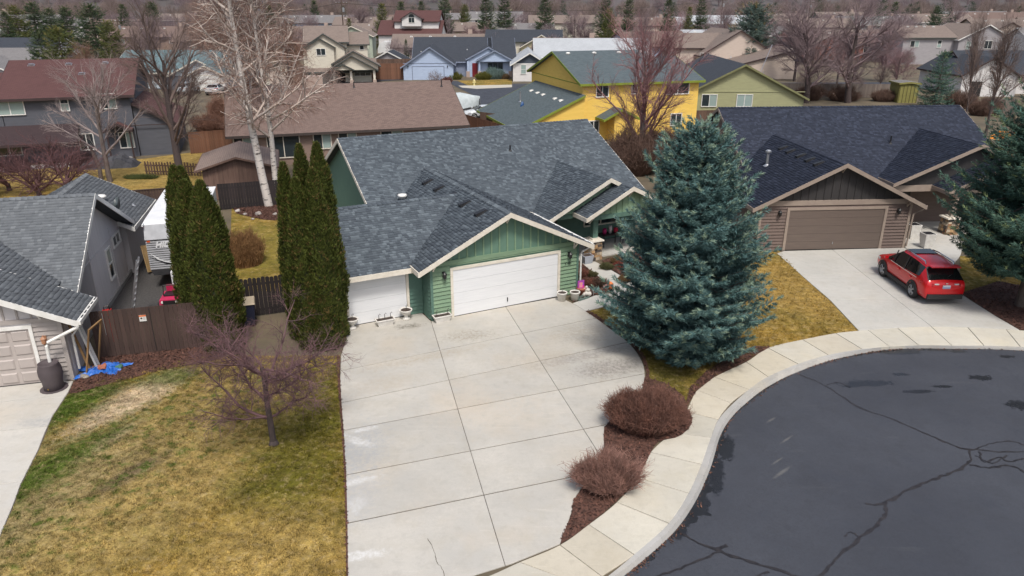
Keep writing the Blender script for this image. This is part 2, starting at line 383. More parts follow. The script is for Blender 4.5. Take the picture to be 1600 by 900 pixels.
# kerb in cast lengths
CURB_M = concrete_mat('kerb_concrete', (.43,.42,.40), (.36,.355,.34))
KERB = bpy.data.objects.new('kerb', None); COL.objects.link(KERB); KERB['kind'] = 'structure'
seg = 4
for i in range(0, len(inner)-1, seg):
    m = MB(); j1 = min(i+seg, len(inner)-1)
    for j in range(i, j1):
        a0, a1, b0, b1 = Vector(inner[j]), Vector(inner[j+1]), Vector(outer[j]), Vector(outer[j+1])
        if j == i: a0 = a0.lerp(a1, .012); b0 = b0.lerp(b1, .012)
        low = lambda q: 0.012 if q < 78 else (-.045 if q > 82 else .012 - .057*(q-78)/4)
        z0, z1 = low(j), low(j+1)
        t0 = a0.lerp(b0, .72); t1 = a1.lerp(b1, .72)
        m.add([(*a0,-.3),(*a1,-.3),(*b1,-.3),(*b0,-.3),(*a0,max(z0,-.0)),(*a1,max(z1,-.0)),(*t1,z1),(*t0,z0),(*b0,ZR+.02),(*b1,ZR+.02)],
              [(4,7,6,5),(7,8,9,6),(8,3,2,9),(0,4,5,1),(0,3,8,7,4),(1,5,6,9,2)])
    o = m.build('kerb_length', CURB_M, KERB)
    bm = bmesh.new(); bm.from_mesh(o.data); bmesh.ops.remove_doubles(bm, verts=bm.verts, dist=1e-4); bmesh.ops.recalc_face_normals(bm, faces=bm.faces); bm.to_mesh(o.data); bm.free()
DIRT = M('joint_dirt', (.09,.075,.055), (.05,.042,.03), 8, .95)
def slab(name, poly, z, mat, parent, th=.1):
    if area(poly) < 0: poly = poly[::-1]
    m = MB(); n = len(poly); c = Vector((sum(p[0] for p in poly)/n, sum(p[1] for p in poly)/n))
    ins = [tuple(Vector(p) + (c - Vector(p)).normalized()*.012) for p in poly]
    vs = [(*p, z-th) for p in poly] + [(*p, z-.01) for p in poly] + [(*p, z) for p in ins]
    fs = [(i, (i+1) % n, n+(i+1) % n, n+i) for i in range(n)] + [(n+i, n+(i+1) % n, 2*n+(i+1) % n, 2*n+i) for i in range(n)] + [tuple(range(2*n, 3*n))]
    m.add(vs, fs); o = m.build(name, mat, parent)
    if n > 4:
        bm = bmesh.new(); bm.from_mesh(o.data); bmesh.ops.triangulate(bm, faces=[f for f in bm.faces if len(f.verts) > 4]); bm.to_mesh(o.data); bm.free()
    return o
# pavement
SIDE = concrete_mat('pavement_concrete', (.55,.52,.44), (.48,.455,.39), (.55,.48,.35), .1)
pairs = [((812,879),(830,900)), ((875,852),(940,901)), ((920,820),(991,867)), ((964,785),(1045,818)), ((997,747),(1076,771)), ((1017,707),(1096,726)), ((1071-22,676),(1111,684)), ((1072,643),(1122,656)), ((1089,610),(1142,630)), ((1116,589),(1170,609)), ((1166,566),(1200,589)), ((1200,544),(1247,569)), ((1254,531),(1294,555)), ((1306,521),(1347,546)), ((1356,516),(1390,542)), ((1402,513),(1435,539.5)), ((1455,511),(1487,540)), ((1512,512),(1537,540)), ((1572,515),(1594,542)), ((1640,520),(1660,546)), ((1720,528),(1735,552)), ((1800,541),(1820,566)), ((1890,558),(1915,584))]
def pk(x, y): return Vector(at2(x, y))
B0 = [pk(*a) for a, b in pairs]; F0 = [pk(*b) for a, b in pairs]
ext = 2*B0[0] - B0[1]; B0 = [3*B0[0]-2*B0[1] + Vector((-.4,.1)), 2*B0[0]-B0[1]] + B0; F0 = [Vector(inner[0])*2-F0[1] - Vector((.9,.3)), Vector(inner[0])] + [Vector(inner[0]).lerp(F0[1], .45)] + F0[1:]
SIDE2 = concrete_mat('yellowed_pavement_concrete', (.54,.495,.40), (.48,.44,.36), (.51,.45,.33), .06)
SW = sheet('pavement', [tuple(p) for p in smooth(B0)] + [tuple(p) for p in smooth(F0)][::-1], -.012, DIRT)
def curve_between(P, k, t): # point on smoothed list between k and k+1
    Q = smooth(P, 8); f = (k + t)*8; i = min(int(f), len(Q)-2); return Vector(Q[i]).lerp(Vector(Q[i+1]), f - i)
def nearest_on(poly, p): return min((Vector(q) for q in poly), key=lambda q: (q-p).length)
for k in range(len(B0)-1):
    g = .009; top = []; bot = []
    for q in range(7):
        t = g + (1-2*g)*q/6; top.append(curve_between(B0, k, t)); bot.append(curve_between(F0, k, t))
    slab('pavement_slab', [tuple(p) for p in top] + [tuple(p) for p in bot[::-1]], .014 + .003*(k % 2), SIDE2 if k in (2, 3, 9, 10, 11, 12, 14) else SIDE, SW)
# wide drive of the green house
dl = px((545,508),(544,517),(533,556),(531,600),(534,637),(536,672),(537,695),(540,742),(541.5,817),(543,905),(543,940))
dr = smooth(px((892,473),(913,485),(930,496.5),(960,519),(983,537),(1000,559),(1007,580),(1004,610),(985,640),(955,670),(946,700),(925,740),(900,775),(893,800),(886,820),(875,850)), 3)
low = px((800,880.5),(737,900),(660,925))
gar = px((673,502),(706,494),(873,464),(897,463)) ; inner_c = px((637,494),(662,498))
drive = [dl[0]] + px((637,492.5),(658,488),(673.5,502.5),(706,494.5),(874,464.5)) + dr + low + dl[::-1][:-1]
area(drive)
DRIVE_M = concrete_mat('drive_concrete', (.50,.475,.425), (.425,.41,.375), (.485,.42,.335), .06,
    stains=((955,575,1.1,.55,20,(.17,.15,.14),.75),(730,525,.9,.45,10,(.26,.23,.18),.7),(640,510,.5,.2,15,(.15,.14,.11),.9),(660,560,2.2,.3,26,(.36,.30,.22),.5),(560,700,.7,1.2,0,(.33,.35,.37),.75),(555,775,.6,.9,0,(.36,.37,.39),.7),(910,520,1.0,.8,20,(.30,.27,.22),.6),(760,640,1.6,1.2,0,(.50,.44,.36),.5),(920,555,1.8,.3,24,(.2,.18,.17),.6),(560,690,.15,.45,60,(.64,.64,.63),.9),(565,672,.45,.10,20,(.64,.64,.63),.9),(562,752,.5,.12,25,(.62,.62,.61),.9),(556,790,.2,.4,0,(.60,.60,.59),.7),(565,868,.5,.14,10,(.62,.62,.61),.9),(600,600,1.4,.5,26,(.40,.345,.27),.5),(820,560,1.5,.9,20,(.38,.35,.30),.5),(690,770,2.2,1.2,10,(.40,.385,.35),.5),(860,690,1.4,.9,20,(.41,.39,.35),.5)))
DR = sheet('driveway', drive, -.012, DIRT)
cells = [drive]
A0, A1 = at2(673.75,502.5), at2(789,882.5); Bq0, Bq1 = at2(789,478), at2(911,670)
cells = split(cells, A0, A1); nc = []
_l = line(A0, A1); _bs = ((Bq1[0]-_l[0][0])*_l[1][0] + (Bq1[1]-_l[0][1])*_l[1][1]) > 0
for c in cells:
    (a, n) = line(A0, A1); cx = sum((p[0]-a[0])*n[0] + (p[1]-a[1])*n[1] for p in c)/len(c)
    nc += split([c], Bq0, Bq1) if abs(cx) > 0 and (cx > 0) == _bs else [c]
cells = nc
for p, q in (((555,575),(930,497.5)), ((536,629),(981,535)), ((535,673),(1007,584)), ((542,742),(889,675)), ((541,818),(895,745))): cells = split(cells, at2(*p), at2(*q), .042)
for c in cells: slab('drive_slab', c, .012, DRIVE_M, DR)
# hairline crack wandering down the drive
ribbon(px((668,842),(676,856),(680,868),(683,880),(690,888),(694,900),(697,915)), .006, .0175, 'hairline_crack', DIRT, DR, .01)
# neighbour's drive on the right
rd = px((1214,396),(1225,392.5),(1372,388.5),(1413,387.5),(1440,400),(1470,425),(1499,458),(1522,473),(1557,495),(1593,516),(1572,514.5),(1512,511.5),(1455,510.5),(1402,512.5),(1342,517),(1297,469),(1252,430))
RD = sheet('driveway', rd, -.012, DIRT); cells = split([rd], at2(1301,391), at2(1456,511))
for p, q in (((1252,430),(1372,425)), ((1297,469.5),(1417,464))): cells = split(cells, at2(*p), at2(*q))
RDM = concrete_mat('pale_drive_concrete', (.51,.495,.455), (.45,.44,.405), (.49,.455,.40), .03, stains=((1470,478,2.2,.9,5,(.33,.325,.31),.6),))
for c in cells: slab('drive_slab', c, .013, RDM, RD)
PATH2 = px((1414,387),(1418,350),(1426,322),(1500,322),(1520,345),(1500,400),(1480,425),(1470,425),(1440,400))
pa = sheet('path', PATH2, -.012, DIRT)
cells = [PATH2]
for p, q in (((1405,345),(1540,352)), ((1405,378),(1540,381))): cells = split(cells, at2(*p), at2(*q))
for c in cells: slab('path_slab', c, .012, RDM, pa)
# grey house drive, lower left
ld = px((-260,640),(-120,617),(0,604),(62,598),(92,594),(114,596),(107,612),(82,650),(70,676),(60,702),(32,757),(20,790),(0,837),(-30,905),(-60,960),(-300,960))
LD = sheet('driveway', ld, -.012, DIRT); cells = [ld]
for p, q in (((-200,650),(82,620)), ((-200,693),(70,667)), ((-200,787),(34,752))): cells = split(cells, at2(*p), at2(*q))
LDM = concrete_mat('grey_drive_concrete', (.54,.515,.465), (.47,.455,.42), (.54,.475,.38), .03, stains=((70,660,.7,.25,0,(.33,.33,.33),.7),))
for c in cells: slab('drive_slab', c, .012, LDM, LD)
# garden path to the green porch
PATH1 = px((895,474),(930,462),(948,459),(960,459),(985,470),(975,480),(948,478),(915,486))
p1 = sheet('path', PATH1, -.012, DIRT); cells = split([PATH1], at2(934,462), at2(950,478))
for c in cells: slab('path_slab', c, .013, RDM, p1)
PATH3 = px((950,462),(962,450),(935,432),(910,412),(914,409),(930,409),(948,418),(985,440),(1000,455),(985,470),(965,466))
p3 = sheet('path', PATH3, -.0115, DIRT); cells = split([PATH3], at2(930,436), at2(965,428))
for c in cells: slab('path_slab', c, .012, RDM, p3)
# lawns
LAWN1 = px((-40,930),(2,836),(22,790),(34,757),(62,702),(84,650),(109,612),(116,610),(160,596),(210,585),(240,575),(300,562),(330,556),(420,556),(531,556),(530,600),(533,637),(535.5,672),(536.5,695),(538.5,742),(540,817),(541.5,905),(541,960),(300,1000))
lawn1 = sheet('lawn', LAWN1, .003, yard)
LAWN2 = px((915,487.5),(948,479.5),(978,481),(1010,460),(1060,430),(1150,390),(1210,386),(1222,396),(1252,430.5),(1297,470),(1341,517.5),(1306,521.5),(1254,531.5),(1200,545),(1160,568),(1116,590),(1089,611),(1070,640),(1050,668),(1008,650),(1011,582),(1004,558),(985,536),(962,519))
lawn2 = sheet('lawn', LAWN2, .003, yard)
sheet('back_lawn', px((330,470),(385,455),(452,455),(452,300),(420,318),(362,325),(360,380)), .003, yard)
sheet('back_lawn', px((-300,300),(-300,270),(60,262),(225,248),(300,238),(420,240),(420,290),(300,300),(140,315),(-60,350)), .003, yard)
sheet('side_lawn', px((1500,458),(1523,472),(1557,494),(1660,470),(1700,420),(1500,400)), .003, yard)
BARK = M('bark_mulch', (.115,.052,.036), (.065,.032,.024), 9, .95, isl=.45, bmp=.6, bscale=30, world=True)
BED1 = smooth(px((116,596),(140,582),(156,560),(240,550),(325,541),(350,546),(352,556),(325,566),(290,572),(240,582),(205,592),(160,603),(118,615),(108,614)), 2)
BED2 = smooth(px((1007,590),(1040,600),(1068,620),(1074,640),(1082,655),(1075,672),(1055,685),(1030,690),(1017,707),(997,747),(962,785),(920,820),(876,851),(887,820),(894,800),(897,782),(925,740),(944,700),(944,668),(975,640),(1003,612)), 2)
BED3 = px((1070,640),(1089,611),(1116,590),(1165,566),(1180,556),(1203,543),(1180,541),(1140,557),(1103,581),(1077,608))
BED4 = px((530.5,556),(532,600),(534,637),(537,672),(538,695),(541,742),(543,817),(544,905),(541.3,905),(540,817),(538.3,742),(535,695),(534,672),(531,637),(528,600),(526,556))
BED5 = px((915,487),(930,497),(962,520),(985,537),(1003,560),(1010,582),(1008,600),(1013,600),(1015,582),(1008,558),(989,534),(965,516),(934,494),(920,486))
BED6 = px((899,468),(905,440),(905,410),(912,414),(932,432),(958,450),(948,458),(930,461),(893,473))
BED7 = px((940,408),(975,396),(1040,392),(1080,420),(1020,450),(998,450),(985,439),(950,418))
BED8 = px((1500,459),(1523,473),(1557,495),(1594,516),(1680,525),(1700,480),(1640,455),(1560,440))
BED9 = smooth(px((362,324),(400,322),(450,317),(452,335),(430,345),(395,340),(370,334)), 2)
beds = [BED9, BED1, BED2, BED3, BED4, BED5, BED6, BED7, BED8]
for i, b_ in enumerate(beds): sheet('mulch_bed', b_, .021 + .0006*i, BARK)
GRAV = M('dark_gravel', (.085,.08,.078), (.05,.047,.046), 14, .95, bmp=.8, bscale=50, world=True)
sheet('gravel_yard', px((140,500),(160,480),(190,452),(232,380),(250,310),(300,300),(330,300),(330,500),(312,478)), .006, GRAV)
# far streets between the houses
sheet('far_street', px((640,120.5),(700,129),(742,150),(700,200),(780,200),(850,150),(1500,132),(1500,128),(820,130.5),(745,133.5),(730,128),(700,126),(660,119.5)), .01, ASPH)
sheet('far_street', px((240,140),(420,140),(640,124),(640,120),(400,133),(240,133)), .012, ASPH)
sheet('front_lawn', px((714,126),(800,124),(800,133),(735,135)), .016, yard)
sheet('far_pavement', px((716,134),(800,132.5),(800,136.5),(745,139),(722,137)), .02, SIDE)
sheet('patio', px((-60,268),(60,258),(150,250),(200,242),(208,246),(150,258),(60,264),(-60,276)), .012, M('patio_concrete', (.36,.34,.33), (.28,.27,.26), 1.5))
sheet('far_field', px((-100,108),(26,108),(26,114),(-100,114)), .02, M('straw_field', (.36,.29,.16), (.28,.22,.12), .5))
# loose chips on the beds
def scatter(poly, n):
    xs = [p[0] for p in poly]; ys = [p[1] for p in poly]; out = []
    while len(out) < n:
        q = rng.uniform((min(xs), min(ys)), (max(xs), max(ys)))
        if inside(q, poly): out.append(q)
    return np.array(out)
def chips(name, pts, z, size, mat, flat=.5):
    n = len(pts); a = rng.uniform(0, 6.28, n); l = rng.uniform(.5, 1.4, n)*size; wd = l*rng.uniform(.25, .6, n); t = rng.normal(0, flat, n); r2 = rng.normal(0, flat, n)
    ux = np.stack([np.cos(a), np.sin(a), t], 1)*l[:, None]; vx = np.stack([-np.sin(a), np.cos(a), r2], 1)*wd[:, None]
    c = np.concatenate([pts, np.full((n, 1), z)], 1); c[:, 2] += np.abs(t)*l + np.abs(r2)*wd
    V = np.stack([c-ux-vx, c+ux-vx, c+ux+vx, c-ux+vx], 1).reshape(-1, 3); F = np.arange(4*n).reshape(-1, 4)
    return put(name, np_mesh(name, V, F, mat), kind='stuff')
allp = np.concatenate([scatter(b_, int(min(4200, abs(area(b_))*420))) for b_ in beds])
chips('bark_chips', allp, .027, .032, BARK, .4)
gp = px((140,500),(190,452),(232,380),(250,310),(300,300),(330,500))
# short grass on the near lawns, rooted in the sheets and toned by the same patches
def grass(name, polys, n, hgt):
    pts = np.concatenate([scatter(p, k) for p, k in zip(polys, n)]); m = len(pts); V = []
    x_, y_ = pts[:, 0], pts[:, 1]; cl = np.sin(x_*7.1+np.sin(y_*5.3)*1.7)*np.sin(y_*6.7+np.sin(x_*4.1)*1.9) + .6*np.sin(x_*17+y_*9)*np.sin(y_*19-x_*5); keep = rng.random(m) < np.clip(.62+.5*cl, .12, 1); pts, cl = pts[keep], cl[keep]; m = len(pts)
    hgt = hgt*np.clip(.85+.55*cl, .35, 1.7)[:, None]
    base = np.concatenate([pts, np.full((m, 1), .002)], 1); Vs = []
    for k in range(3):
        a = rng.uniform(0, 6.28, m); ln = rng.uniform(.2, 1.1, m)[:, None]*hgt; h = hgt*rng.uniform(.35, 1., m)[:, None]
        d = np.stack([np.cos(a), np.sin(a), np.zeros(m)], 1); s = np.stack([-np.sin(a), np.cos(a), np.zeros(m)], 1)*.008
        tip = base + d*ln + np.array([0, 0, 1])*h
        Vs.append(np.stack([base - s, base + s, tip], 1))
    V = np.stack(Vs, 1).reshape(-1, 3); F = np.arange(len(V)).reshape(-1, 3)
    return put(name, np_mesh(name, V, F, lawn_mat('grass_blades', True)), kind='stuff')
keep1 = [p for p in LAWN1]
grass('grass', [LAWN1, LAWN2], [110000, 40000], .055)

# leaf litter lying in the gutter
lt = []
for j in range(0, len(outer)-1):
    a_, b_ = Vector(outer[j]), Vector(outer[j+1]); n_ = Vector((-(b_-a_).y, (b_-a_).x)).normalized(); cx_ = a_.x
    dens = 9 if 8 < j < 20 or 62 < j < 80 else 3
    for _ in range(dens): u = random.random(); q = a_.lerp(b_, u) - n_*abs(random.gauss(.02, .07)); lt.append((q.x, q.y))
lo = chips('leaf_litter', np.array(lt), ZR + .008, .028, M('dead_leaves', (.15,.07,.045), (.08,.045,.035), 9, .9, isl=.5), .35)

WETA = M('damp_asphalt', (.016,.017,.020), (.022,.023,.027), 3, .38, world=True)
for (i0, i1, wmax) in ((8, 17, .16), (17, 29, .5), (29, 40, .22), (40, 60, .12), (66, 82, .16)):
    m = MB(); vs = []; k = 0
    for j in range(i0, i1):
        a_, b_ = Vector(outer[j]), Vector(outer[j+1]); n_ = Vector((-(b_-a_).y, (b_-a_).x)).normalized()
        for u in range(4):
            q = a_.lerp(b_, u/4); f = (j-i0+u/4)/(i1-i0); wv = wmax*math.sin(math.pi*f)*(.35 + .65*abs(math.sin(k*.41+i0)*math.sin(k*.17+1)))*random.uniform(.75, 1.15) + .01; e_ = q - n_*wv
            vs += [(q.x, q.y, ZR+.003), (e_.x, e_.y, ZR+.003)]; k += 1
    m.add(vs, [(2*i, 2*i+1, 2*i+3, 2*i+2) for i in range(k-1)]); o_ = m.build('damp_edge', WETA, ROAD)
    bm = bmesh.new(); bm.from_mesh(o_.data); bmesh.ops.recalc_face_normals(bm, faces=bm.faces)
    if sum(f.normal.z for f in bm.faces) < 0: bmesh.ops.reverse_faces(bm, faces=bm.faces)
    bm.to_mesh(o_.data); bm.free()

# ------------------------------------------------------------------ house kit
def uvmap(o, fn):
    me = o.data; uv = me.uv_layers.new(name='UVMap')
    for lp in me.loops: uv.data[lp.index].uv = fn(me.vertices[lp.vertex_index].co)
def recalc(o):
    bm = bmesh.new(); bm.from_mesh(o.data); bmesh.ops.recalc_face_normals(bm, faces=bm.faces); bm.to_mesh(o.data); bm.free()
def amap(axis): return (lambda a, b, z: (a, b, z)) if axis == 's' else (lambda a, b, z: (b, a, z))
def gable(par, axis, a0, a1, b0, b1, rb, zr, p, mat, fascia, shingle=None, sides=(1, 1), th=.15, rake=.2, ends=(1, 1), name='roof', p2=None, e=.135, eaves=(1, 1)):
    """pitched roof: ridge along `axis` from a0 to a1, eaves at b0 / b1, ridge over rb at height zr"""
    q = amap(axis); p2 = p if p2 is None else p2; z0 = zr - p*abs(rb-b0); z1 = zr - p2*abs(b1-rb)
    poly = [(b0, z0), (rb, zr), (b1, z1), (b1, z1-th), (rb, zr-th*1.05), (b0, z0-th)]
    if abs(b1-rb) < .02: poly = [(b0, z0), (rb, zr), (rb, zr-th*1.05), (b0, z0-th)]
    if abs(b0-rb) < .02: poly = [(rb, zr), (b1, z1), (b1, z1-th), (rb, zr-th*1.05)]
    m = MB(); A = Vector(q(a0, 0, 0)); D = Vector(q(a1-a0, 0, 0))
    m.prism([Vector(q(0, b, z)) + A for b, z in poly], D); r = m.build(name, mat, par); recalc(r)
    k = math.sqrt(1+p*p); uvmap(r, (lambda c: (c.x, (c.y-rb)*k)) if axis == 's' else (lambda c: (c.y, (c.x-rb)*k)))
    def strip(bA, zA, bB, zB, aa, nm):
        m = MB(); s = .035 if aa > (a0+a1)/2 else -.035
        P = [(bA, zA+.012), (bB, zB+.012), (bB, zB-rake), (bA, zA-rake)]
        m.prism([Vector(q(aa, b, z)) for b, z in P], Vector(q(s, 0, 0))); o = m.build(nm, fascia, r); recalc(o)
    two = abs(b1-rb) > .02; one = abs(b0-rb) > .02
    for aa, on in ((a0, ends[0]), (a1, ends[1])):
        if on:
            if one: strip(b0, z0, rb, zr, aa, 'rake_board')
            if two: strip(rb, zr, b1, z1, aa, 'rake_board')
    for bb, zz, on in ((b0, z0, one and eaves[0]), (b1, z1, two and eaves[1])):
        if on:
            m = MB(); s = -.06 if bb < rb else .06
            pts = [Vector(q(a, b, z)) for a, b, z in ((a0-.03, bb, zz-rake), (a1+.03, bb, zz-rake), (a1+.03, bb+s, zz-rake), (a0-.03, bb+s, zz-rake), (a0-.03, bb, zz+.004), (a1+.03, bb, zz+.004), (a1+.03, bb+s, zz+.004), (a0-.03, bb+s, zz+.004))]
            m.hexa(pts); o = m.build('eave_board', fascia, r); recalc(o)
    if shingle:
        Vs = []
        for side, bb, pp in ((0, b0, p), (1, b1, p2)):
            if not sides[side] or abs(bb-rb) < .02: continue
            k = math.sqrt(1+pp*pp); Ls = abs(rb-bb)*k; sg = 1 if bb < rb else -1; zz = zr - pp*abs(rb-bb)
            nrow = int(Ls/e)
            for i in range(nrow+1):
                edges = [a0-.02]; x = a0 + rng.uniform(.05, .3)
                while x < a1-.1: edges.append(x); x += rng.choice([.09, .12, .15, .18, .22])*rng.uniform(.85, 1.2)
                edges.append(a1+.02); ed = np.array(edges); l, rr = ed[:-1], ed[1:]; n = len(l)
                vlo = np.full(n, max(i*e-.012, -.03)) + rng.uniform(-.006, .006, n); vhi = np.minimum(np.full(n, (i+1)*e+.03), Ls)
                h = np.where(rng.random(n) < .45, .032, .014)*min(1, .155/e)**6
                def pt(a, v, hh):
                    b = bb + sg*(v/k - hh*pp/k); z = zz + v*pp/k + hh/k
                    return np.stack([a, b, z], 1) if axis == 's' else np.stack([b, a, z], 1)
                Vs.append(np.stack([pt(l, vlo, np.zeros(n)), pt(rr, vlo, np.zeros(n)), pt(rr, vlo, h), pt(l, vlo, h), pt(rr, vhi, h*0+.005), pt(l, vhi, h*0+.005)], 1))
        # ridge caps
        if one and two:
            xs = np.arange(a0-.01, a1-.1, .21); n = len(xs); wv = .15
            for sg in (-1, 1):
                def cp(a, d, hh): 
                    b = np.full(n, rb + sg*d); z = np.full(n, zr - d*p + hh)
                    return np.stack([a, b, z], 1) if axis == 's' else np.stack([b, a, z], 1)
                Vs.append(np.stack([cp(xs, 0, .012), cp(xs, wv, .012), cp(xs, wv, .05), cp(xs, 0, .05), cp(xs+.24, wv, .025), cp(xs+.24, 0, .025)], 1))
        V = np.concatenate(Vs).reshape(-1, 3); n = len(V)//6; base = np.arange(n)[:, None]*6
        F = np.stack([base + np.array([0, 1, 2, 3]), base + np.array([3, 2, 4, 5])], 1).reshape(-1, 4)
        put('shingles', np_mesh('shingles', V, F, shingle), r, kind='stuff')
    return r
def walls(par, axis, a0, a1, b0, b1, rb, zr, p, mat, th=.16, name='wall', p2=None, zb=-.1):
    q = amap(axis); m = MB(); p2 = p if p2 is None else p2
    P = [(b0, zb), (b0, zr-p*abs(rb-b0)-th), (rb, zr-th), (b1, zr-p2*abs(b1-rb)-th), (b1, zb)]
    if abs(b1-rb) < .02: P = [P[0], P[1], P[2], P[4]]
    if abs(b0-rb) < .02: P = [P[0], P[2], P[3], P[4]]
    m.prism([Vector(q(a0, b, z)) for b, z in P], Vector(q(a1-a0, 0, 0))); o = m.build(name, mat, par); recalc(o); return o
def boxpart(par, name, mat, x0, x1, y0, y1, z0, z1): return MB().box(x0, x1, y0, y1, z0, z1).build(name, mat, par)
LAP_SHADE = M('dark_lap_shade', (.03,.038,.032), rough=.95)
WIN = {}
def window(par, x, y, z, rz, wd, ht, panes=2, blinds=(0, 1), trim=None, fr=.07, vert=False, nm='window', grid=False):
    """framed window centred on a wall point, looking along -Y turned by rz degrees; sash panes are sub-parts"""
    trim = trim or WHITE; key = (wd, ht, panes, trim.name, fr, vert, grid)
    if key not in WIN:
        m = MB(); W, H2 = wd/2, ht/2
        m.box(-W-fr, W+fr, -.06, .02, H2, H2+fr); m.box(-W-fr, W+fr, -.08, .02, -H2-fr, -H2); m.box(-W-fr, -W, -.06, .02, -H2, H2); m.box(W, W+fr, -.06, .02, -H2, H2)
        for k in range(1, panes):
            c = -W + wd*k/panes if not vert else -H2 + ht*k/panes
            m.box(c-.03, c+.03, -.05, .02, -H2, H2) if not vert else m.box(-W, W, -.05, .02, c-.03, c+.03)
        if grid:
            for k in (1, 2): m.box(-W, W, -.04, -.02, -H2+ht*k/3-.012, -H2+ht*k/3+.012)
        pw = wd/panes if not vert else wd; ph = ht if not vert else ht/panes
        pm = [MB().box(-pw/2+.02, pw/2-.02, -.025, .005, -ph/2+.02, ph/2-.02).mesh('pane', g) for g in (GLASS, BLIND)]
        WIN[key] = (m.mesh('window', trim), pm)
    fm, pm = WIN[key]; f = put(nm, fm, par, (x, y, z), R(rz))
    for k in range(panes):
        c = (k+.5)/panes - .5
        put('pane', pm[blinds[k % len(blinds)]], f, (c*wd, 0, 0) if not vert else (0, 0, c*ht))
    return f
def front_boards(wall, t, ivals, z0, z1, mat, step=.17, name='siding_board', lap_shade=True):
    """lap boards on a face looking along -t; ivals(z) gives the free stretches of s at that height"""
    z = z0
    for s0, s1 in (ivals(z0 + .05) if lap_shade else ()):   # dark sheet added behind the boards to draw the shade lines of the laps
        boxpart(wall, 'lap_shade_sheet', LAP_SHADE, s0, s1, t-.007, t, z0, min(z1, z0+1.95))
    while z < z1 - .03:
        h = min(step, z1-z)
        for s0, s1 in ivals(z + h/2):
            if s1 - s0 > .08:
                m = MB(); m.hexa([(s0, t-.05, z+.024), (s1, t-.05, z+.024), (s1, t+.01, z+.024), (s0, t+.01, z+.024), (s0, t-.006, z+h+.012), (s1, t-.006, z+h+.012), (s1, t+.01, z+h+.012), (s0, t+.01, z+h+.012)])
                m.build(name, mat, wall)
        z += step
def side_boards(wall, s, sg, t0, t1, z0, z1, mat, step=.17):
    z = z0
    while z < z1 - .03:
        h = min(step, z1-z); m = MB()
        m.hexa([(s+sg*.05, t0, z+.024), (s+sg*.05, t1, z+.024), (s-sg*.01, t1, z+.024), (s-sg*.01, t0, z+.024), (s+sg*.006, t0, z+h+.012), (s+sg*.006, t1, z+h+.012), (s-sg*.01, t1, z+h+.012), (s-sg*.01, t0, z+h+.012)])
        o = m.build('siding_board', mat, wall); recalc(o); z += step
def battens(wall, t, s0, s1, zb, zt, mat, step=.36):
    s = s0 + step/2
    while s < s1:
        top = zt(s)
        if top - zb > .08: boxpart(wall, 'batten', mat, s-.03, s+.03, t-.035, t+.01, zb, top)
        s += step
def garage_door(par, s0, s1, t, z0, z1, mat, trim, rows=4, cols=0, rz=0, tw=.11, handle=True):
    d = boxpart(par, 'garage_door', mat, s0, s1, t-.012, t+.02, z0, z1)
    h = (z1-z0)/rows
    for i in range(rows):
        if not cols:
            m = MB(); a, b = z0+i*h+.005, z0+(i+1)*h-.002
            m.hexa([(s0+.01, t-.045, a), (s1-.01, t-.045, a), (s1-.01, t, a), (s0+.01, t, a), (s0+.01, t-.043, b), (s1-.01, t-.043, b), (s1-.01, t, b), (s0+.01, t, b)]); m.build('door_section', mat, d)
        else:
            cw = (s1-s0)/cols
            for k in range(cols):
                a0, a1, b0, b1 = s0+k*cw+.05, s0+(k+1)*cw-.05, z0+i*h+.07, z0+(i+1)*h-.06; m = MB()
                m.add([(a0, t-.013, b0), (a1, t-.013, b0), (a1, t-.013, b1), (a0, t-.013, b1), (a0+.04, t-.045, b0+.04), (a1-.04, t-.045, b0+.04), (a1-.04, t-.045, b1-.04), (a0+.04, t-.045, b1-.04)], [(4,5,6,7),(0,1,5,4),(1,2,6,5),(2,3,7,6),(3,0,4,7)])
                m.build('door_panel', mat, d)
    boxpart(d, 'bottom_seal', RUBBER, s0, s1, t-.05, t, z0-.03, z0+.008)
    if handle: boxpart(d, 'handle', BLACK, (s0+s1)/2-.015, (s0+s1)/2+.015, t-.09, t-.04, z0+.22, z0+.40)
    for a, b, c, e_ in ((s0-tw, s0, z0-.03, z1+tw), (s1, s1+tw, z0-.03, z1+tw), (s0, s1, z1, z1+tw)):
        boxpart(par, 'door_trim', trim, a, b, t-.075, t+.01, c, e_)
    return d
def bracket(par, x, y, z, mat, size=.38, w_=.07):
    """knee brace below a rake, standing out along -t"""
    m = MB(); m.box(x-w_/2, x+w_/2, y-size, y, z-w_, z); m.box(x-w_/2-.002, x+w_/2+.002, y-.07, y, z-size, z-w_)
    m.hexa([(x-w_*.4, y-.06, z-size*.95), (x+w_*.4, y-.06, z-size*.95), (x+w_*.4, y-.01, z-size*.95), (x-w_*.4, y-.01, z-size*.95), (x-w_*.4, y-size*.95, z-.06), (x+w_*.4, y-size*.95, z-.06), (x+w_*.4, y-size*.8, z-.06), (x-w_*.4, y-size*.8, z-.06)])
    return m.build('bracket', mat, par)
def wall_lamp(par, x, y, z, mat, rz=0):
    m = MB(); m.box(-.05, .05, -.03, 0, -.10, .10); m.tube([(0, -.03, .06), (0, -.13, .13), (0, -.16, .08)], .014, 6)
    m.lathe((0, -.16, -.16), [(.03, 0), (.075, .05), (.085, .2), (.10, .21), (.03, .28), (.012, .33)], 8); m.box(-.012, .012, -.172, -.148, -.24, -.15)
    f = put('wall_lamp', m.mesh('wall_lamp', mat), par, (x, y, z), rz); return f
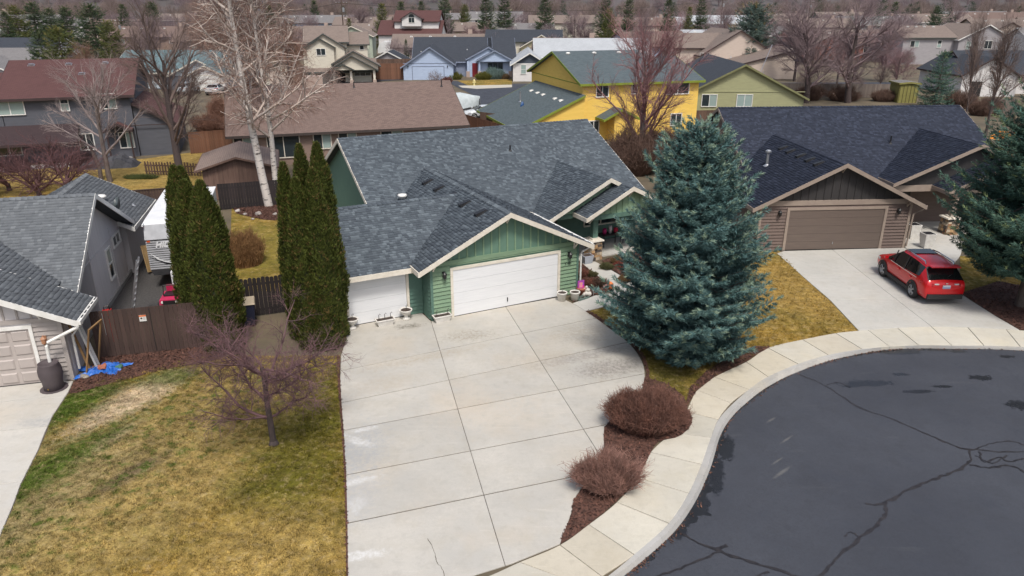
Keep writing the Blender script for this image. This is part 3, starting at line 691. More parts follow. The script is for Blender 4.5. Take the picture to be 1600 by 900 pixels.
def roof_vent(par, x, y, z, slope, mat, dirn=(0, -1), size=(.32, .42, .10)):
    """box louvre sitting on a roof plane; slope rises against dirn"""
    m = MB(); a, b, h = size; m.hexa([(-a/2, -b/2, 0), (a/2, -b/2, 0), (a/2, b/2, 0), (-a/2, b/2, 0), (-a/2*.9, -b/2, h), (a/2*.9, -b/2, h), (a/2*.9, b/2, h*.4), (-a/2*.9, b/2, h*.4)])
    m.box(-a/2-.05, a/2+.05, -b/2-.02, b/2+.05, -.015, .012)
    o = put('roof_vent', m.mesh('roof_vent', mat), par, (x, y, z)); d = Vector((dirn[0], dirn[1], 0))
    yax = Vector((-d.x, -d.y, slope)).normalized(); xax = Vector((-d.y, d.x, 0)).normalized(); zax = xax.cross(yax).normalized()
    if zax.z < 0: xax = -xax; zax = -zax
    o.rotation_euler = Matrix((xax, yax, zax)).transposed().to_euler(); return o
def vent_pipe(par, x, y, z, h, mat, r=.045, cap=None):
    m = MB(); m.lathe((0, 0, -.1), [(r, 0), (r, h+.1)], 10); m.lathe((0, 0, -.04), [(r*3, 0), (r*1.6, .07), (r*1.2, .12)], 10, 0)
    o = put('vent_pipe', m.mesh('vent_pipe', mat), par, (x, y, z))
    if cap: MB().lathe((0, 0, h), [(r*1.2, -.06), (r*2.2, -.02), (r*2.2, .06), (r*1.1, .12)], 12).build('pipe_cap', cap, o)
    return o
def text(par, s, size, mat, loc, rot, extrude=.008, name='lettering', shear=0, bold=0):
    cu = bpy.data.curves.new(name, 'FONT'); cu.body = s; cu.size = size; cu.extrude = extrude; cu.shear = shear; cu.offset = bold; cu.align_x = 'CENTER'; cu.align_y = 'CENTER'
    tmp = bpy.data.objects.new('tmp_text', cu); COL.objects.link(tmp); dg = bpy.context.evaluated_depsgraph_get()
    me = bpy.data.meshes.new_from_object(tmp.evaluated_get(dg)); bpy.data.objects.remove(tmp); me.materials.clear(); me.materials.append(mat)
    o = put(name, me, par, loc); o.rotation_euler = rot; return o

# ------------------------------------------------------------------ green house
SH_A = shingle_mat('slate_blue_shingles', (.056,.069,.085), (.15,.18,.205), (.115,.14,.16))
UNDER = M('roof_underlay', (.06,.07,.08), rough=.9)
GREEN = M('green_siding', (.20,.295,.185), (.165,.26,.17), 1.5, .7, objr=.05, stretch=(1, 1, 6))
GREEN2 = M('dark_green_trim', (.10,.19,.15), (.085,.16,.125), 3, .65)
GREENW = M('green_side_panel', (.125,.225,.165), (.105,.195,.145), 1.2, .75, stretch=(1, 9, 1))
DOORW = M('white_garage_door', (.74,.75,.76), (.69,.70,.715), 2, .5, stretch=(.6, 1, 9), bmp=.15, bscale=30)
GA = at2(675, 501)
ha = thing('green_house', 'single storey green house with white garage doors behind the wide concrete drive', 'house', (*GA, 0), R(26.5))
PA = .48
# main range, garage gable, third bay, two porch gables
wm = walls(ha, 's', 0, 14.3, 6.1, 18.4, 12.2, 5.5, PA, GREENW)
rm = gable(ha, 's', -.35, 14.75, 5.5, 18.9, 12.2, 5.5, PA, UNDER, CREAM, SH_A, sides=(1, 0), e=.135)
rm['label'] = 'broad main roof of blue grey shingles'
wg = walls(ha, 't', 0, 9.0, 0, 6.85, 3.38, 4.2, PA, GREENW)
rg = gable(ha, 't', -.4, 9.6, -.58, 7.34, 3.38, 4.2, PA, UNDER, CREAM, SH_A, ends=(1, 0))
w3 = walls(ha, 's', -3.6, 0, .95, 7.5, 4.15, 4.0, PA, GREENW)
r3 = gable(ha, 's', -3.95, 3.0, .45, 7.8, 4.15, 4.0, PA, UNDER, CREAM, SH_A, sides=(1, 1), ends=(1, 0))
PP = .495
wp = MB().prism([(7.75, 4.2, 2.3), (14.2, 4.2, 2.3), (10.98, 4.2, 3.78)], (0, .14, 0)).build('porch_gable_wall', GREEN, ha); recalc(wp)
gable(ha, 't', 3.8, 8.9, 7.5, 14.46, 10.98, 3.98, PP, UNDER, CREAM, SH_A, ends=(1, 0))
wo = MB().prism([(9.45, 3.25, 2.36), (13.95, 3.25, 2.36), (11.7, 3.25, 3.5)], (0, .12, 0)).build('outer_gable_wall', GREEN, ha); recalc(wo)
gable(ha, 't', 2.88, 4.3, 9.1, 14.3, 11.7, 3.68, .49, UNDER, CREAM, SH_A, ends=(1, 0))
boxpart(ha, 'porch_beam', GREEN2, 9.3, 14.1, 3.2, 3.4, 2.14, 2.36); boxpart(ha, 'porch_beam', GREEN2, 7.6, 14.2, 4.15, 4.36, 2.1, 2.3)
front_boards(wp, 4.2, lambda z: [(10.98-(3.8-z)/PP+.12, 10.98+(3.8-z)/PP-.12)], 2.32, 3.6, GREEN, lap_shade=False)
battens(wo, 3.25, 9.5, 13.9, 2.4, lambda s: 3.68-.49*abs(s-11.7)-.2, GREEN, .34)
for s_ in (9.45, 11.7, 13.9): bracket(ha, s_, 3.25, 3.68-.49*abs(s_-11.7)-.18, CREAM)
for s_ in (7.85, 10.98, 14.1): bracket(ha, s_, 4.2, 3.98-PP*abs(s_-10.98)-.18, CREAM)
# garage front: boards below, belt, board and batten in the gable
D0, D1, DZ = .95, 5.82, 2.03
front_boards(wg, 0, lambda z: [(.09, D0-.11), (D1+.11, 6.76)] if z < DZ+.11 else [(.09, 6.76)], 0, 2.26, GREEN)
boxpart(wg, 'belt_board', GREEN, .02, 6.83, -.05, .01, 2.28, 2.46); 
battens(wg, 0, .35, 6.5, 2.46, lambda s: 4.2-PA*abs(s-3.38)-.19, GREEN)
boxpart(wg, 'corner_board', GREEN2, -.02, .09, -.045, .1, -.05, 2.28); boxpart(wg, 'corner_board', GREEN2, 6.76, 6.87, -.045, .1, -.05, 2.28)
garage_door(ha, D0, D1, 0, .03, DZ, DOORW, CREAM)
garage_door(ha, -3.12, -.72, .95, .03, 1.99, DOORW, CREAM, handle=False)
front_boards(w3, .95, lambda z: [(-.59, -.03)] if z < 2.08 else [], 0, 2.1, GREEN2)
side_boards(wg, 0, -1, .12, .93, 0, 2.3, GREEN2)
for s_ in (.12, 3.38, 6.62): bracket(ha, s_, -.0, 4.2-PA*abs(s_-3.38)-.16, CREAM, .36)
wall_lamp(ha, .55, -.03, 1.93, BLACK); wall_lamp(ha, 6.35, -.03, 1.9, BLACK)
text(ha, '3180', .17, M('dark_numerals', (.05,.07,.05)), (6.33, -.036, 1.45), (R(90), 0, 0))
# left gable end
window(ha, 0, 8.15, 2.55, -90, .6, .8, 1, (0,), CREAM)
# roof furniture: five ridge louvres on the garage gable, white cap vent, pipes on the main roof
for t_ in (1.1, 2.8, 4.35, 5.9, 7.4): roof_vent(ha, 2.72, t_, 4.2-PA*.66+.02, PA, BLACK, (-1, 0), (.26, .5, .12))
for t_ in (5.2, 6.6): roof_vent(ha, 11.5, t_, 3.98-PP*.5+.02, PP, BLACK, (1, 0), (.22, .45, .10))
m_ = MB().lathe((0, 0, 0), [(.19, 0), (.2, .08), (.24, .09), (.2, .17), (.05, .2)], 16); put('white_cap_vent', m_.mesh('white_cap_vent', WHITE, True), ha, (1.35, 7.2, 3.4-.1+.02))
vent_pipe(ha, 8.55, 10.1, 5.5-PA*2.1, .3, BLACK)
vent_pipe(ha, 1.35, 6.35, 3.3, .12, WHITE, .08)
# gutters and the downspout on the right corner
boxpart(ha, 'gutter', WHITE, 7.32, 7.44, -.3, 5.2, 2.2, 2.32)
MB().tube([(7.38, -.25, 2.2), (7.3, -.2, 2.12), (6.98, -.12, 1.95), (6.95, -.10, 1.85), (6.95, -.10, .15), (7.05, -.25, .08), (7.2, -.6, .05)], .04, 8).build('downspout', WHITE, ha)
boxpart(ha, 'gutter', WHITE, 7.42, 7.5, 4.0, 5.6, 2.16, 2.28)
# porch: floor, column on a stone pier, posts, back wall with window and door
boxpart(ha, 'porch_floor', RDM, 6.87, 14.2, 3.7, 6.3, -.05, .05)
STONES = [M('tan_fieldstone', (.40,.25,.12), (.30,.2,.12), 5, .85, objr=.35, bmp=.6, bscale=18), M('rust_fieldstone', (.26,.12,.06), (.2,.1,.06), 5, .85, objr=.3, bmp=.6, bscale=18), M('dark_fieldstone', (.12,.10,.085), (.09,.075,.065), 5, .85, objr=.3, bmp=.6, bscale=18), M('pale_fieldstone', (.46,.37,.27), (.36,.3,.22), 5, .85, objr=.3, bmp=.6, bscale=18)]
MORT = M('stone_mortar', (.30,.27,.22), rough=.95)
def stone_pier(par, cx, cy, wd, h, lab=None):
    m = MB(); hw = wd/2
    m.hexa([(cx-hw, cy-hw, -.05), (cx+hw, cy-hw, -.05), (cx+hw, cy+hw, -.05), (cx-hw, cy+hw, -.05), (cx-hw*.9, cy-hw*.9, h), (cx+hw*.9, cy-hw*.9, h), (cx+hw*.9, cy+hw*.9, h), (cx-hw*.9, cy+hw*.9, h)])
    pr = m.build('stone_pier', MORT, par); z = 0
    while z < h-.05:
        hh = min(rng.uniform(.10, .18), h-z)
        for face in range(4):
            x = -hw
            while x < hw-.03:
                ww = min(rng.uniform(.13, .28), hw-x); 
                if hw - x - ww < .06: ww = hw - x
                f = 1-.1*(z+hh/2)/h; pts = []
                for yy in (hw*f+.035, hw*f-.03):
                    for (ax, az) in ((x+.008, z+.008), (x+ww-.008, z+.008), (x+ww-.012, z+hh-.008), (x+.012, z+hh-.008)): pts.append((ax*f+rng.uniform(-.008, .008), -yy+rng.uniform(-.012, .012), az))
                rot = Matrix.Rotation(face*math.pi/2, 3, 'Z'); pts = [rot @ Vector(v) + Vector((cx, cy, 0)) for v in pts]
                o = MB().add(pts, [(0,1,2,3),(7,6,5,4),(0,4,5,1),(1,5,6,2),(2,6,7,3),(3,7,4,0)]).build('stone', STONES[random.choice((0, 0, 1, 2, 3))], pr); recalc(o); x += ww
        z += hh
    m = MB(); m.hexa([(cx-hw-.07, cy-hw-.07, h), (cx+hw+.07, cy-hw-.07, h), (cx+hw+.07, cy+hw+.07, h), (cx-hw-.07, cy+hw+.07, h), (cx-hw-.05, cy-hw-.05, h+.07), (cx+hw+.05, cy-hw-.05, h+.07), (cx+hw+.05, cy+hw+.05, h+.07), (cx-hw-.05, cy+hw+.05, h+.07)])
    m.box(cx-.22, cx+.22, cy-.22, cy+.22, h+.07, h+.15); m.build('pier_cap', CREAM, par); return pr
for cx in (10.02, 13.6):
    stone_pier(ha, cx, 3.66, .64, .98); boxpart(ha, 'porch_post', GREEN2, cx-.14, cx+.14, 3.52, 3.80, 1.13, 2.16)
boxpart(ha, 'porch_post', GREEN2, 7.75, 8.0, 4.1, 4.35, .05, 2.12)
MB().lathe((9.98, 3.31, .62), [(.0, 0), (.07, 0)], 12).build('pier_plaque', M('white_plaque', (.6,.6,.75)), ha).rotation_euler = (0, 0, 0)
wbk = boxpart(ha, 'porch_back_wall', GREENW, 6.9, 14.25, 6.0, 6.14, 0, 2.5)
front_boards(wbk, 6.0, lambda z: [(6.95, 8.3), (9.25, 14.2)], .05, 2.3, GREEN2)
window(ha, 11.9, 5.97, 1.5, 0, 2.0, 1.0, 2, (0, 0), CREAM)
dd = boxpart(ha, 'front_door', M('dark_door', (.03,.03,.03), rough=.4), 8.3, 9.2, 5.95, 6.0, .05, 2.1); boxpart(dd, 'handle', STEEL, 9.08, 9.14, 5.88, 5.95, .95, 1.1)
side_boards(wg, 6.85, 1, .12, 6.0, 0, 2.15, GREEN2)

# ------------------------------------------------------------------ grey house, lower left
SH_L = shingle_mat('grey_shingles', (.115,.125,.137), (.185,.20,.215), (.155,.168,.178))
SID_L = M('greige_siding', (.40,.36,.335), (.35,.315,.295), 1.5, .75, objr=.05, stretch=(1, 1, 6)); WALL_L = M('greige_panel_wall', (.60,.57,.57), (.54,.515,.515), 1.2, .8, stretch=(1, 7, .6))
GDL = M('greige_door', (.44,.39,.36), (.40,.355,.33), 2, .6)
hl = thing('grey_house', 'grey house with greige siding at the left edge beside the brown board gate', 'house', (*at2(116, 592), 0), R(14.5))
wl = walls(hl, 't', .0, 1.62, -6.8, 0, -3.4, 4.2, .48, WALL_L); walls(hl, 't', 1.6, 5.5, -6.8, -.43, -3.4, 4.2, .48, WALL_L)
gable(hl, 't', -.4, 1.75, -7.4, .6, -3.4, 4.2, .48, UNDER, WHITE, SH_L, e=.15)
gable(hl, 't', 1.76, 7.0, -7.4, -.46, -3.4, 4.2, .48, UNDER, WHITE, SH_L, e=.15, ends=(0, 0), eaves=(1, 0))
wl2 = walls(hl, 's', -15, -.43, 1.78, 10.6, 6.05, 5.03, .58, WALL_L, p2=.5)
gable(hl, 's', -15, .12, 1.62, 10.9, 6.05, 5.03, .58, UNDER, WHITE, SH_L, p2=.5, eaves=(0, 1), sides=(1, 0), ends=(0, 1), e=.15)
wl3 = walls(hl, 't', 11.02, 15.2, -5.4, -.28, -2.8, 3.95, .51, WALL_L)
gable(hl, 't', 10.4, 15.6, -5.8, .2, -2.8, 3.95, .51, UNDER, WHITE, SH_L, e=.15)
gable(hl, 't', 8.2, 10.38, -5.8, -.6, -2.8, 3.95, .51, UNDER, WHITE, SH_L, ends=(0, 0), e=.15)
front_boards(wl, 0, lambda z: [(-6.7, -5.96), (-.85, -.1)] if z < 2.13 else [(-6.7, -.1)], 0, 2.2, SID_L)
boxpart(wl, 'belt_board', SID_L, -6.78, -.02, -.055, .01, 2.21, 2.36)
battens(wl, 0, -6.6, -.3, 2.36, lambda s: 4.2-.48*abs(s+3.4)-.2, SID_L, .4)
boxpart(wl, 'corner_board', SID_L, -.1, .03, -.05, .12, -.05, 2.2)
garage_door(hl, -5.85, -.96, 0, .02, 2.02, GDL, WHITE, 4, 8, handle=False)
for s_ in (-.55, -3.4): bracket(hl, s_, 0, 4.2-.48*abs(s_+3.4)-.17, WHITE, .34)
wall_lamp(hl, -.55, -.03, 1.62, M('copper_lamp', (.45,.22,.12), rough=.5))
window(hl, -.43, 9.6, 2.12, 90, 1.1, .42, 2, (0, 0)); window(hl, -.43, 8.05, 1.5, 90, .62, 1.25, 2, (0, 1), vert=True)
for t_ in (5.5, 8.75): boxpart(wl2, 'seam_trim', WALL_L, -.44, -.405, t_, t_+.05, 0, 2.9)
for z_ in (2.42,): boxpart(wl2, 'seam_trim', WALL_L, -.44, -.41, 3.5, 11, z_, z_+.05)
boxpart(hl, 'foundation_strip', M('foundation', (.30,.29,.28)), -.45, -.36, 3, 11.05, -.05, .18)
gut = boxpart(hl, 'gutter', WHITE, .6, .73, -.42, 1.75, 2.13, 2.26)
for t_ in (-.1, .3, .7, 1.1, 1.5): boxpart(gut, 'gutter_slot', DARK, .63, .70, t_, t_+.26, 2.255, 2.262)
MB().tube([(.66, -.35, 2.15), (.62, -.36, 2.05), (-.36, -.42, 1.62), (-.42, -.42, 1.5), (-.44, -.42, .92)], .055, 8).build('downspout', WHITE, hl)
MB().tube([(.66, .0, 2.15), (.6, .1, 2.0), (.16, .3, 1.5), (.10, .4, .2)], .045, 8).build('downspout', WHITE, hl)
for (s_, t_) in ((-1.5, 12.6), (-1.75, 11.3)): 
    put('roof_vent', MB().lathe((0, 0, 0), [(.22, 0), (.24, .1), (.27, .12), (.2, .2), (.04, .23)], 14).mesh('roof_vent', WHITE, True), hl, (s_, t_, 3.95-.51*abs(s_+2.8)))
vent_pipe(hl, -1.35, 11.6, 3.15, .25, BLACK); vent_pipe(hl, -.35, 13.4, 2.7, .1, STEEL)
ds = MB().tube([(0, 0, 0), (0, -.05, .35), (.12, -.1, .5)], .03, 8).build('dish_mast', BLACK, hl); ds.location = (-.65, 10.95, 2.85)
dm = MB().lathe((0, 0, 0), [(.36, .1), (.3, .06), (.2, .025), (.02, 0), (.02, -.015), (.22, .005), (.36, .085)], 20).build('satellite_dish', M('dish_grey', (.10,.12,.125), rough=.4), hl, True)
dm.location = (-.5, 10.88, 3.42); dm.rotation_euler = (R(12), R(98), 0); dm.scale = (1, .85, 1)

# ------------------------------------------------------------------ brown house on the right
SH_R = shingle_mat('charcoal_blue_shingles', (.017,.022,.038), (.046,.056,.088), (.034,.042,.064))
SID_R = M('brown_siding', (.165,.12,.10), (.14,.10,.085), 1.5, .7, objr=.05, stretch=(1, 1, 6)); TRIM_R = M('tan_trim', (.33,.265,.215), (.29,.23,.19), 3, .6)
DOOR_R = M('brown_garage_door', (.15,.115,.095), (.13,.10,.085), 2, .55, stretch=(.6, 1, 9)); CHAR = M('charcoal_panel', (.04,.037,.037), (.032,.03,.03), 2, .7, stretch=(6, 1, .5))
hr = thing('brown_house', 'brown single storey house with dark blue roof behind the red car', 'house', (*at2(1225, 391), 0), R(4))
wr = walls(hr, 't', 0, 9, -1.55, 6.45, 2.45, 4.6, .49, SID_R)
gable(hr, 't', -.4, 9, -2.05, 6.98, 2.45, 4.6, .49, UNDER, TRIM_R, SH_R, ends=(1, 0), e=.15)
wr2 = walls(hr, 's', 0, 15.2, 4.6, 17.6, 11.1, 5.85, .5, SID_R)
gable(hr, 's', -.35, 15.65, 4.05, 18.2, 11.1, 5.85, .5, UNDER, TRIM_R, SH_R, sides=(1, 0), e=.15)
gw = MB().prism([(7.6, 3.5, 2.45), (16.2, 3.5, 2.45), (11.9, 3.5, 4.5)], (0, .14, 0)).build('porch_gable_wall', CHAR, hr); recalc(gw)
gable(hr, 't', 3.1, 9.4, 7.25, 16.6, 11.93, 4.8, .45, UNDER, TRIM_R, SH_R, ends=(1, 0), e=.15)
gable(hr, 't', 1.9, 3.6, 9.7, 16.2, 12.95, 3.95, .45, UNDER, TRIM_R, SH_R, ends=(1, 0), e=.15)
gw2 = MB().prism([(10.0, 2.3, 2.45), (15.9, 2.3, 2.45), (12.95, 2.3, 3.75)], (0, .12, 0)).build('outer_gable_wall', CHAR, hr); recalc(gw2)
boxpart(hr, 'porch_beam', TRIM_R, 7.5, 10.1, 3.4, 3.6, 2.15, 2.5); boxpart(hr, 'porch_beam', TRIM_R, 9.9, 16, 2.22, 2.42, 2.15, 2.46)
for s_ in (7.75, 10.4, 15.6): boxpart(hr, 'porch_post', TRIM_R, s_-.13, s_+.13, (3.5 if s_ < 9 else 2.3)-.13, (3.5 if s_ < 9 else 2.3)+.13, .0, 2.16)
stone_pier(hr, 10.4, 2.32, .7, .9); stone_pier(hr, 15.6, 2.32, .7, .9)
boxpart(hr, 'front_door', M('black_door', (.02,.018,.018), rough=.5), 8.1, 9.2, 4.5, 4.58, 0, 2.1)
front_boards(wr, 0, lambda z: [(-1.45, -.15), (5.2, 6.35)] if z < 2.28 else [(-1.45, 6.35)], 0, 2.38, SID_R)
boxpart(wr, 'belt_board', TRIM_R, -1.6, 6.5, -.07, .01, 2.40, 2.66); 
w_ = MB().prism([(-1.3, -.015, 2.66), (6.2, -.015, 2.66), (2.45, -.015, 4.42)], (0, .02, 0)).build('gable_panel', CHAR, wr); recalc(w_)
battens(wr, -.015, -1.3, 6.2, 2.66, lambda s: 4.6-.49*abs(s-2.45)-.22, CHAR, .4)
boxpart(wr, 'corner_board', TRIM_R, 6.35, 6.48, -.06, .12, -.05, 2.4); boxpart(wr, 'corner_board', TRIM_R, -1.57, -1.45, -.06, .1, -.05, 2.4)
garage_door(hr, 0, 5.05, 0, .03, 2.15, DOOR_R, TRIM_R, 5, 0, tw=.14, handle=False)
boxpart(hr, 'lock', STEEL, 2.5, 2.54, -.07, -.04, .3, .42)
for s_ in (-1.3, 2.45, 6.2): bracket(hr, s_, -.0, 4.6-.49*abs(s_-2.45)-.17, TRIM_R, .36)
wall_lamp(hr, -.55, -.03, 2.05, BLACK); wall_lamp(hr, 5.75, -.03, 2.05, BLACK)
MB().tube([(6.98, -.3, 2.25), (6.9, -.25, 2.1), (6.58, -.1, 1.85), (6.55, -.08, .1)], .045, 8).build('downspout', TRIM_R, hr)
for t_ in (1.2, 2.2, 3.3, 4.6, 5.6): roof_vent(hr, 1.75, t_, 4.6-.49*.7+.02, .49, BLACK, (-1, 0), (.26, .5, .12))
vent_pipe(hr, .35, 4.3, 4.6-.49*2.1, .75, STEEL, .075, STEEL); vent_pipe(hr, 9.3, 7.6, 5.85-.5*3.5, .45, BLACK)
boxpart(hr, 'flue_strap', STEEL, -.9, .35, 4.2, 4.24, 3.05, 3.09).rotation_euler = (0, R(-26), 0)
window(hr, 6.45, 3.0, 1.4, 90, .9, 1.1, 2, (0, 1), TRIM_R)

# ------------------------------------------------------------------ middle distance
def painted(nm, c, c2=None): return M(nm, c, c2, 1.2, .8, stretch=(1, 1, 5))
def gh(par, axis, a0, a1, b0, b1, rb, zr, p, wm, rm, tr, oh=.4, ends=(1, 1), p2=None, zb=-.1):
    """walls and roof of one gabled volume; a/b limits are the walls"""
    w_ = walls(par, axis, a0, a1, b0, b1, rb, zr, p, wm, p2=p2, zb=zb)
    k0 = oh if abs(b0-rb) > .02 else 0; k1 = oh if abs(b1-rb) > .02 else 0
    gable(par, axis, a0 - (oh if ends[0] else 0), a1 + (oh if ends[1] else 0), b0-k0, b1+k1, rb, zr, p, rm, tr, ends=ends, p2=p2); return w_
R_MAR = far_roof_mat('maroon_roof', (.105,.050,.047), (.085,.040,.038)); R_BRN = far_roof_mat('brown_roof', (.19,.135,.115), (.13,.092,.08)); R_SLT = far_roof_mat('slate_roof', (.10,.125,.135), (.065,.085,.095))
R_CHA = far_roof_mat('charcoal_roof', (.048,.055,.068), (.036,.041,.052)); R_TAN = far_roof_mat('tan_roof', (.22,.175,.15), (.165,.13,.112)); R_TEA = far_roof_mat('teal_roof', (.13,.19,.205), (.10,.155,.17)); R_LGT = far_roof_mat('light_grey_roof', (.42,.44,.46), (.36,.38,.40)); R_GRY = far_roof_mat('grey_roof', (.20,.19,.19), (.15,.145,.145))
SLATEW = painted('slate_grey_wall', (.10,.105,.125), (.085,.09,.108)); BRNW = painted('brown_wall', (.27,.19,.15), (.23,.16,.13)); YELW = painted('yellow_wall', (.86,.58,.13), (.80,.53,.11)); OLVW = painted('olive_wall', (.36,.36,.20), (.32,.32,.18))
BLUW = painted('light_blue_wall', (.42,.51,.66), (.38,.46,.61)); BLUD = painted('dusk_blue_wall', (.24,.28,.38)); CRMW = painted('cream_wall', (.62,.58,.48), (.56,.52,.43)); WHTW = painted('white_wall', (.70,.68,.66), (.62,.60,.59)); TANW = painted('pale_tan_wall', (.58,.48,.41), (.53,.44,.37)); GRYW = painted('grey_wall', (.36,.34,.35), (.31,.295,.305)); TEAW = painted('pale_teal_wall', (.50,.56,.60), (.45,.5,.54)); SAGW = painted('sage_wall', (.40,.45,.36)); PINKW = painted('pale_pink_wall', (.5,.4,.36)); REDW = painted('brick_red_wall', (.30,.10,.06))
LIME = M('lime_trim', (.22,.27,.03), (.18,.23,.02)); DKTRIM = M('dark_green_grey_trim', (.06,.07,.065)); NAVY = painted('navy_panel', (.075,.09,.115)); MARTRIM = M('dark_maroon_trim', (.05,.03,.03))

h = thing('slate_grey_house', 'two storey slate grey house with a maroon roof behind the yellow lawn', 'house', (-31.3, 61.5, 0), R(19.5))
gh(h, 's', -9.3, -.1, 0, 14, 7.0, 7.5, .33, SLATEW, R_MAR, MARTRIM)
gh(h, 's', -22, -9.35, 0, 10, 4.6, 6.71, .33, SLATEW, R_MAR, MARTRIM, ends=(1, 0))
gh(h, 't', .2, 10, -.05, 3.0, -.05, 4.4, .56, SLATEW, R_MAR, MARTRIM, .3)
gable(h, 's', -22, -4.2, -1.7, 0, -.01, 2.95, .72, far_roof_mat('dark_porch_roof', (.050,.033,.036), (.04,.027,.03)), MARTRIM, ends=(0, 1))
for s_ in (-4.3, -8, -12): boxpart(h, 'porch_post', MARTRIM, s_-.07, s_+.07, -1.6, -1.46, 0, 1.75)
gable(h, 't', -1.1, .2, -2.35, -.25, -1.3, 2.95, .55, R_MAR, MARTRIM, ends=(1, 0)); boxpart(h, 'porch_post', MARTRIM, -2.2, -2.08, -1.0, -.88, 0, 2.4); boxpart(h, 'porch_post', MARTRIM, -.5, -.38, -1.0, -.88, 0, 2.4)
window(h, -8.7, -.01, 4.42, 0, 1.9, 1.15, 2, (1, 1)); window(h, -4.87, -.01, 4.52, 0, .5, 1.05, 2, (1, 0), vert=True); window(h, -1.75, -.01, 4.58, 0, 1.1, 1.1, 2, (0, 1))
window(h, -.9, -.01, 1.4, 0, .98, 1.2, 2, (0, 1)); window(h, -3.85, -.01, 1.42, 0, 1.0, 1.25, 2, (0, 0)); window(h, -9.4, -.01, 1.3, 0, 1.6, 1.2, 2, (0, 0))
for s_, t_ in ((-7.9, 5.9), (-5.1, 5.9), (-2.3, 6.0), (-3.9, 3.9), (-10.2, 3.6)): roof_vent(h, s_, t_, 7.5-.33*(7-t_) if s_ > -9.3 else 6.71-.33*(4.6-t_), .33, STEEL, (0, -1), (.42, .4, .16))
boxpart(h, 'belt_trim', MARTRIM, -2, 3.0, -.03, .01, 2.52, 2.58)

h = thing('brown_roofed_house', 'long brown house with a wide brown roof behind the green house', 'house', (-3.66, 62.1, 0), R(17.5))
gh(h, 's', -18.8, -.3, .4, 13.6, 7.0, 5.5, .43, BRNW, R_BRN, M('dark_brown_trim', (.06,.045,.04)))
for c, z, wd, ht, b in ((-12.0, 1.72, 1.3, 1.15, (0, 1)), (-10.0, 1.75, 1.35, 1.05, (0, 1)), (-6.4, 1.85, 1.75, .95, (0, 1)), (-1.5, 1.9, .55, .75, (1,)), (-15.0, 1.5, 2.4, 1.8, (0, 0)), (-18, 1.7, 1.3, 1.1, (0, 1))): window(h, c, .39, z, 0, wd, ht, len(b), b, CREAM)
vent_pipe(h, -8.6, 6.3, 5.2, .45, BLACK); vent_pipe(h, -.9, 6.0, 5.1, .5, BLACK)
boxpart(h, 'chimney', M('tan_brick', (.42,.33,.28), (.36,.27,.23), 20), -12.6, -11.2, 6.4, 7.4, 4.8, 6.2)

h = thing('yellow_house', 'two storey yellow house with lime green trim and slate roof', 'house', (6.6, 68.5, 0), R(17))
gh(h, 's', 0, 9.5, .4, 15.2, 7.8, 7.6, .31, YELW, R_SLT, LIME, ends=(1, 0))
gh(h, 's', 9.52, 12.0, .4, 12.5, 6.0, 7.04, .31, YELW, R_SLT, LIME, ends=(0, 1))
walls(h, 't', -.2, 13.5, -6.2, 0, -.01, 4.25, .44, YELW, zb=-.3); gable(h, 't', -.4, 13.8, -6.6, 0, -.01, 4.25, .44, R_SLT, LIME)
gable(h, 't', -1.6, .4, 1.4, 5.0, 3.2, 3.05, .5, R_SLT, LIME, ends=(1, 0)); walls(h, 't', -1.2, .4, 2.6, 4.6, 3.2, 3.0, .5, YELW)
for c, z, wd, ht in ((1.95, 4.5, 1.15, 1.05), (5.2, 4.6, .5, .9), (9.75, 4.58, 2.3, 1.2), (9.8, 1.55, 1.1, 1.05), (1.2, 1.2, 1.0, 1.1)): window(h, c, .38, z, 0, wd, ht, 2 if wd > .8 else 1, (0, 0))
for c in (1.0, 3.8, 6.5, 9.0): put('roof_vent', MB().lathe((0, 0, 0), [(.22, 0), (.24, .1), (.1, .18)], 10).mesh('roof_vent', WHITE), h, (c, 7.0, 7.35))
for t_ in (10.5, 8.5, 6.8, 3.4, 1.8): roof_vent(h, -1.6, t_, 4.25-.44*1.6, .44, WHITE, (-1, 0), (.35, .35, .14))
vent_pipe(h, -3.4, 8.6, 2.75, 1.0, STEEL, .07); vent_pipe(h, 11.2, 3.0, 6.1, .5, BLACK)
boxpart(h, 'seam_trim', LIME, -.03, 0, .4, 15, 5.0, 5.06)

h = thing('olive_house', 'olive green gabled house with a charcoal roof right of the yellow house', 'house', (31.9, 81, 0), R(-1))
gh(h, 't', 0, 17, -13.8, -.3, -7.05, 6.0, .5, OLVW, R_CHA, M('olive_trim', (.20,.20,.09)), .4)
window(h, -10.5, -.02, 2.2, 0, 1.55, 1.2, 2, (0, 1)); window(h, -6.7, -.02, 2.2, 0, 1.6, 1.2, 2, (1, 1)); boxpart(h, 'belt_trim', OLVW, -13.8, -.3, -.05, 0, 3.1, 3.16)
for k in range(7): roof_vent(h, -6.3, 1.2+k*.9, 5.65, .5, BLACK, (1, 0), (.2, .5, .14))
vent_pipe(h, -3.6, 4.5, 4.25, .6, STEEL, .05); vent_pipe(h, -2, 5.5, 3.5, .5, BLACK)
MB().tube([(-4.5, 3, 4.6), (-2.2, 7, 7.6)], .03, 5).build('antenna_mast', STEEL, h)

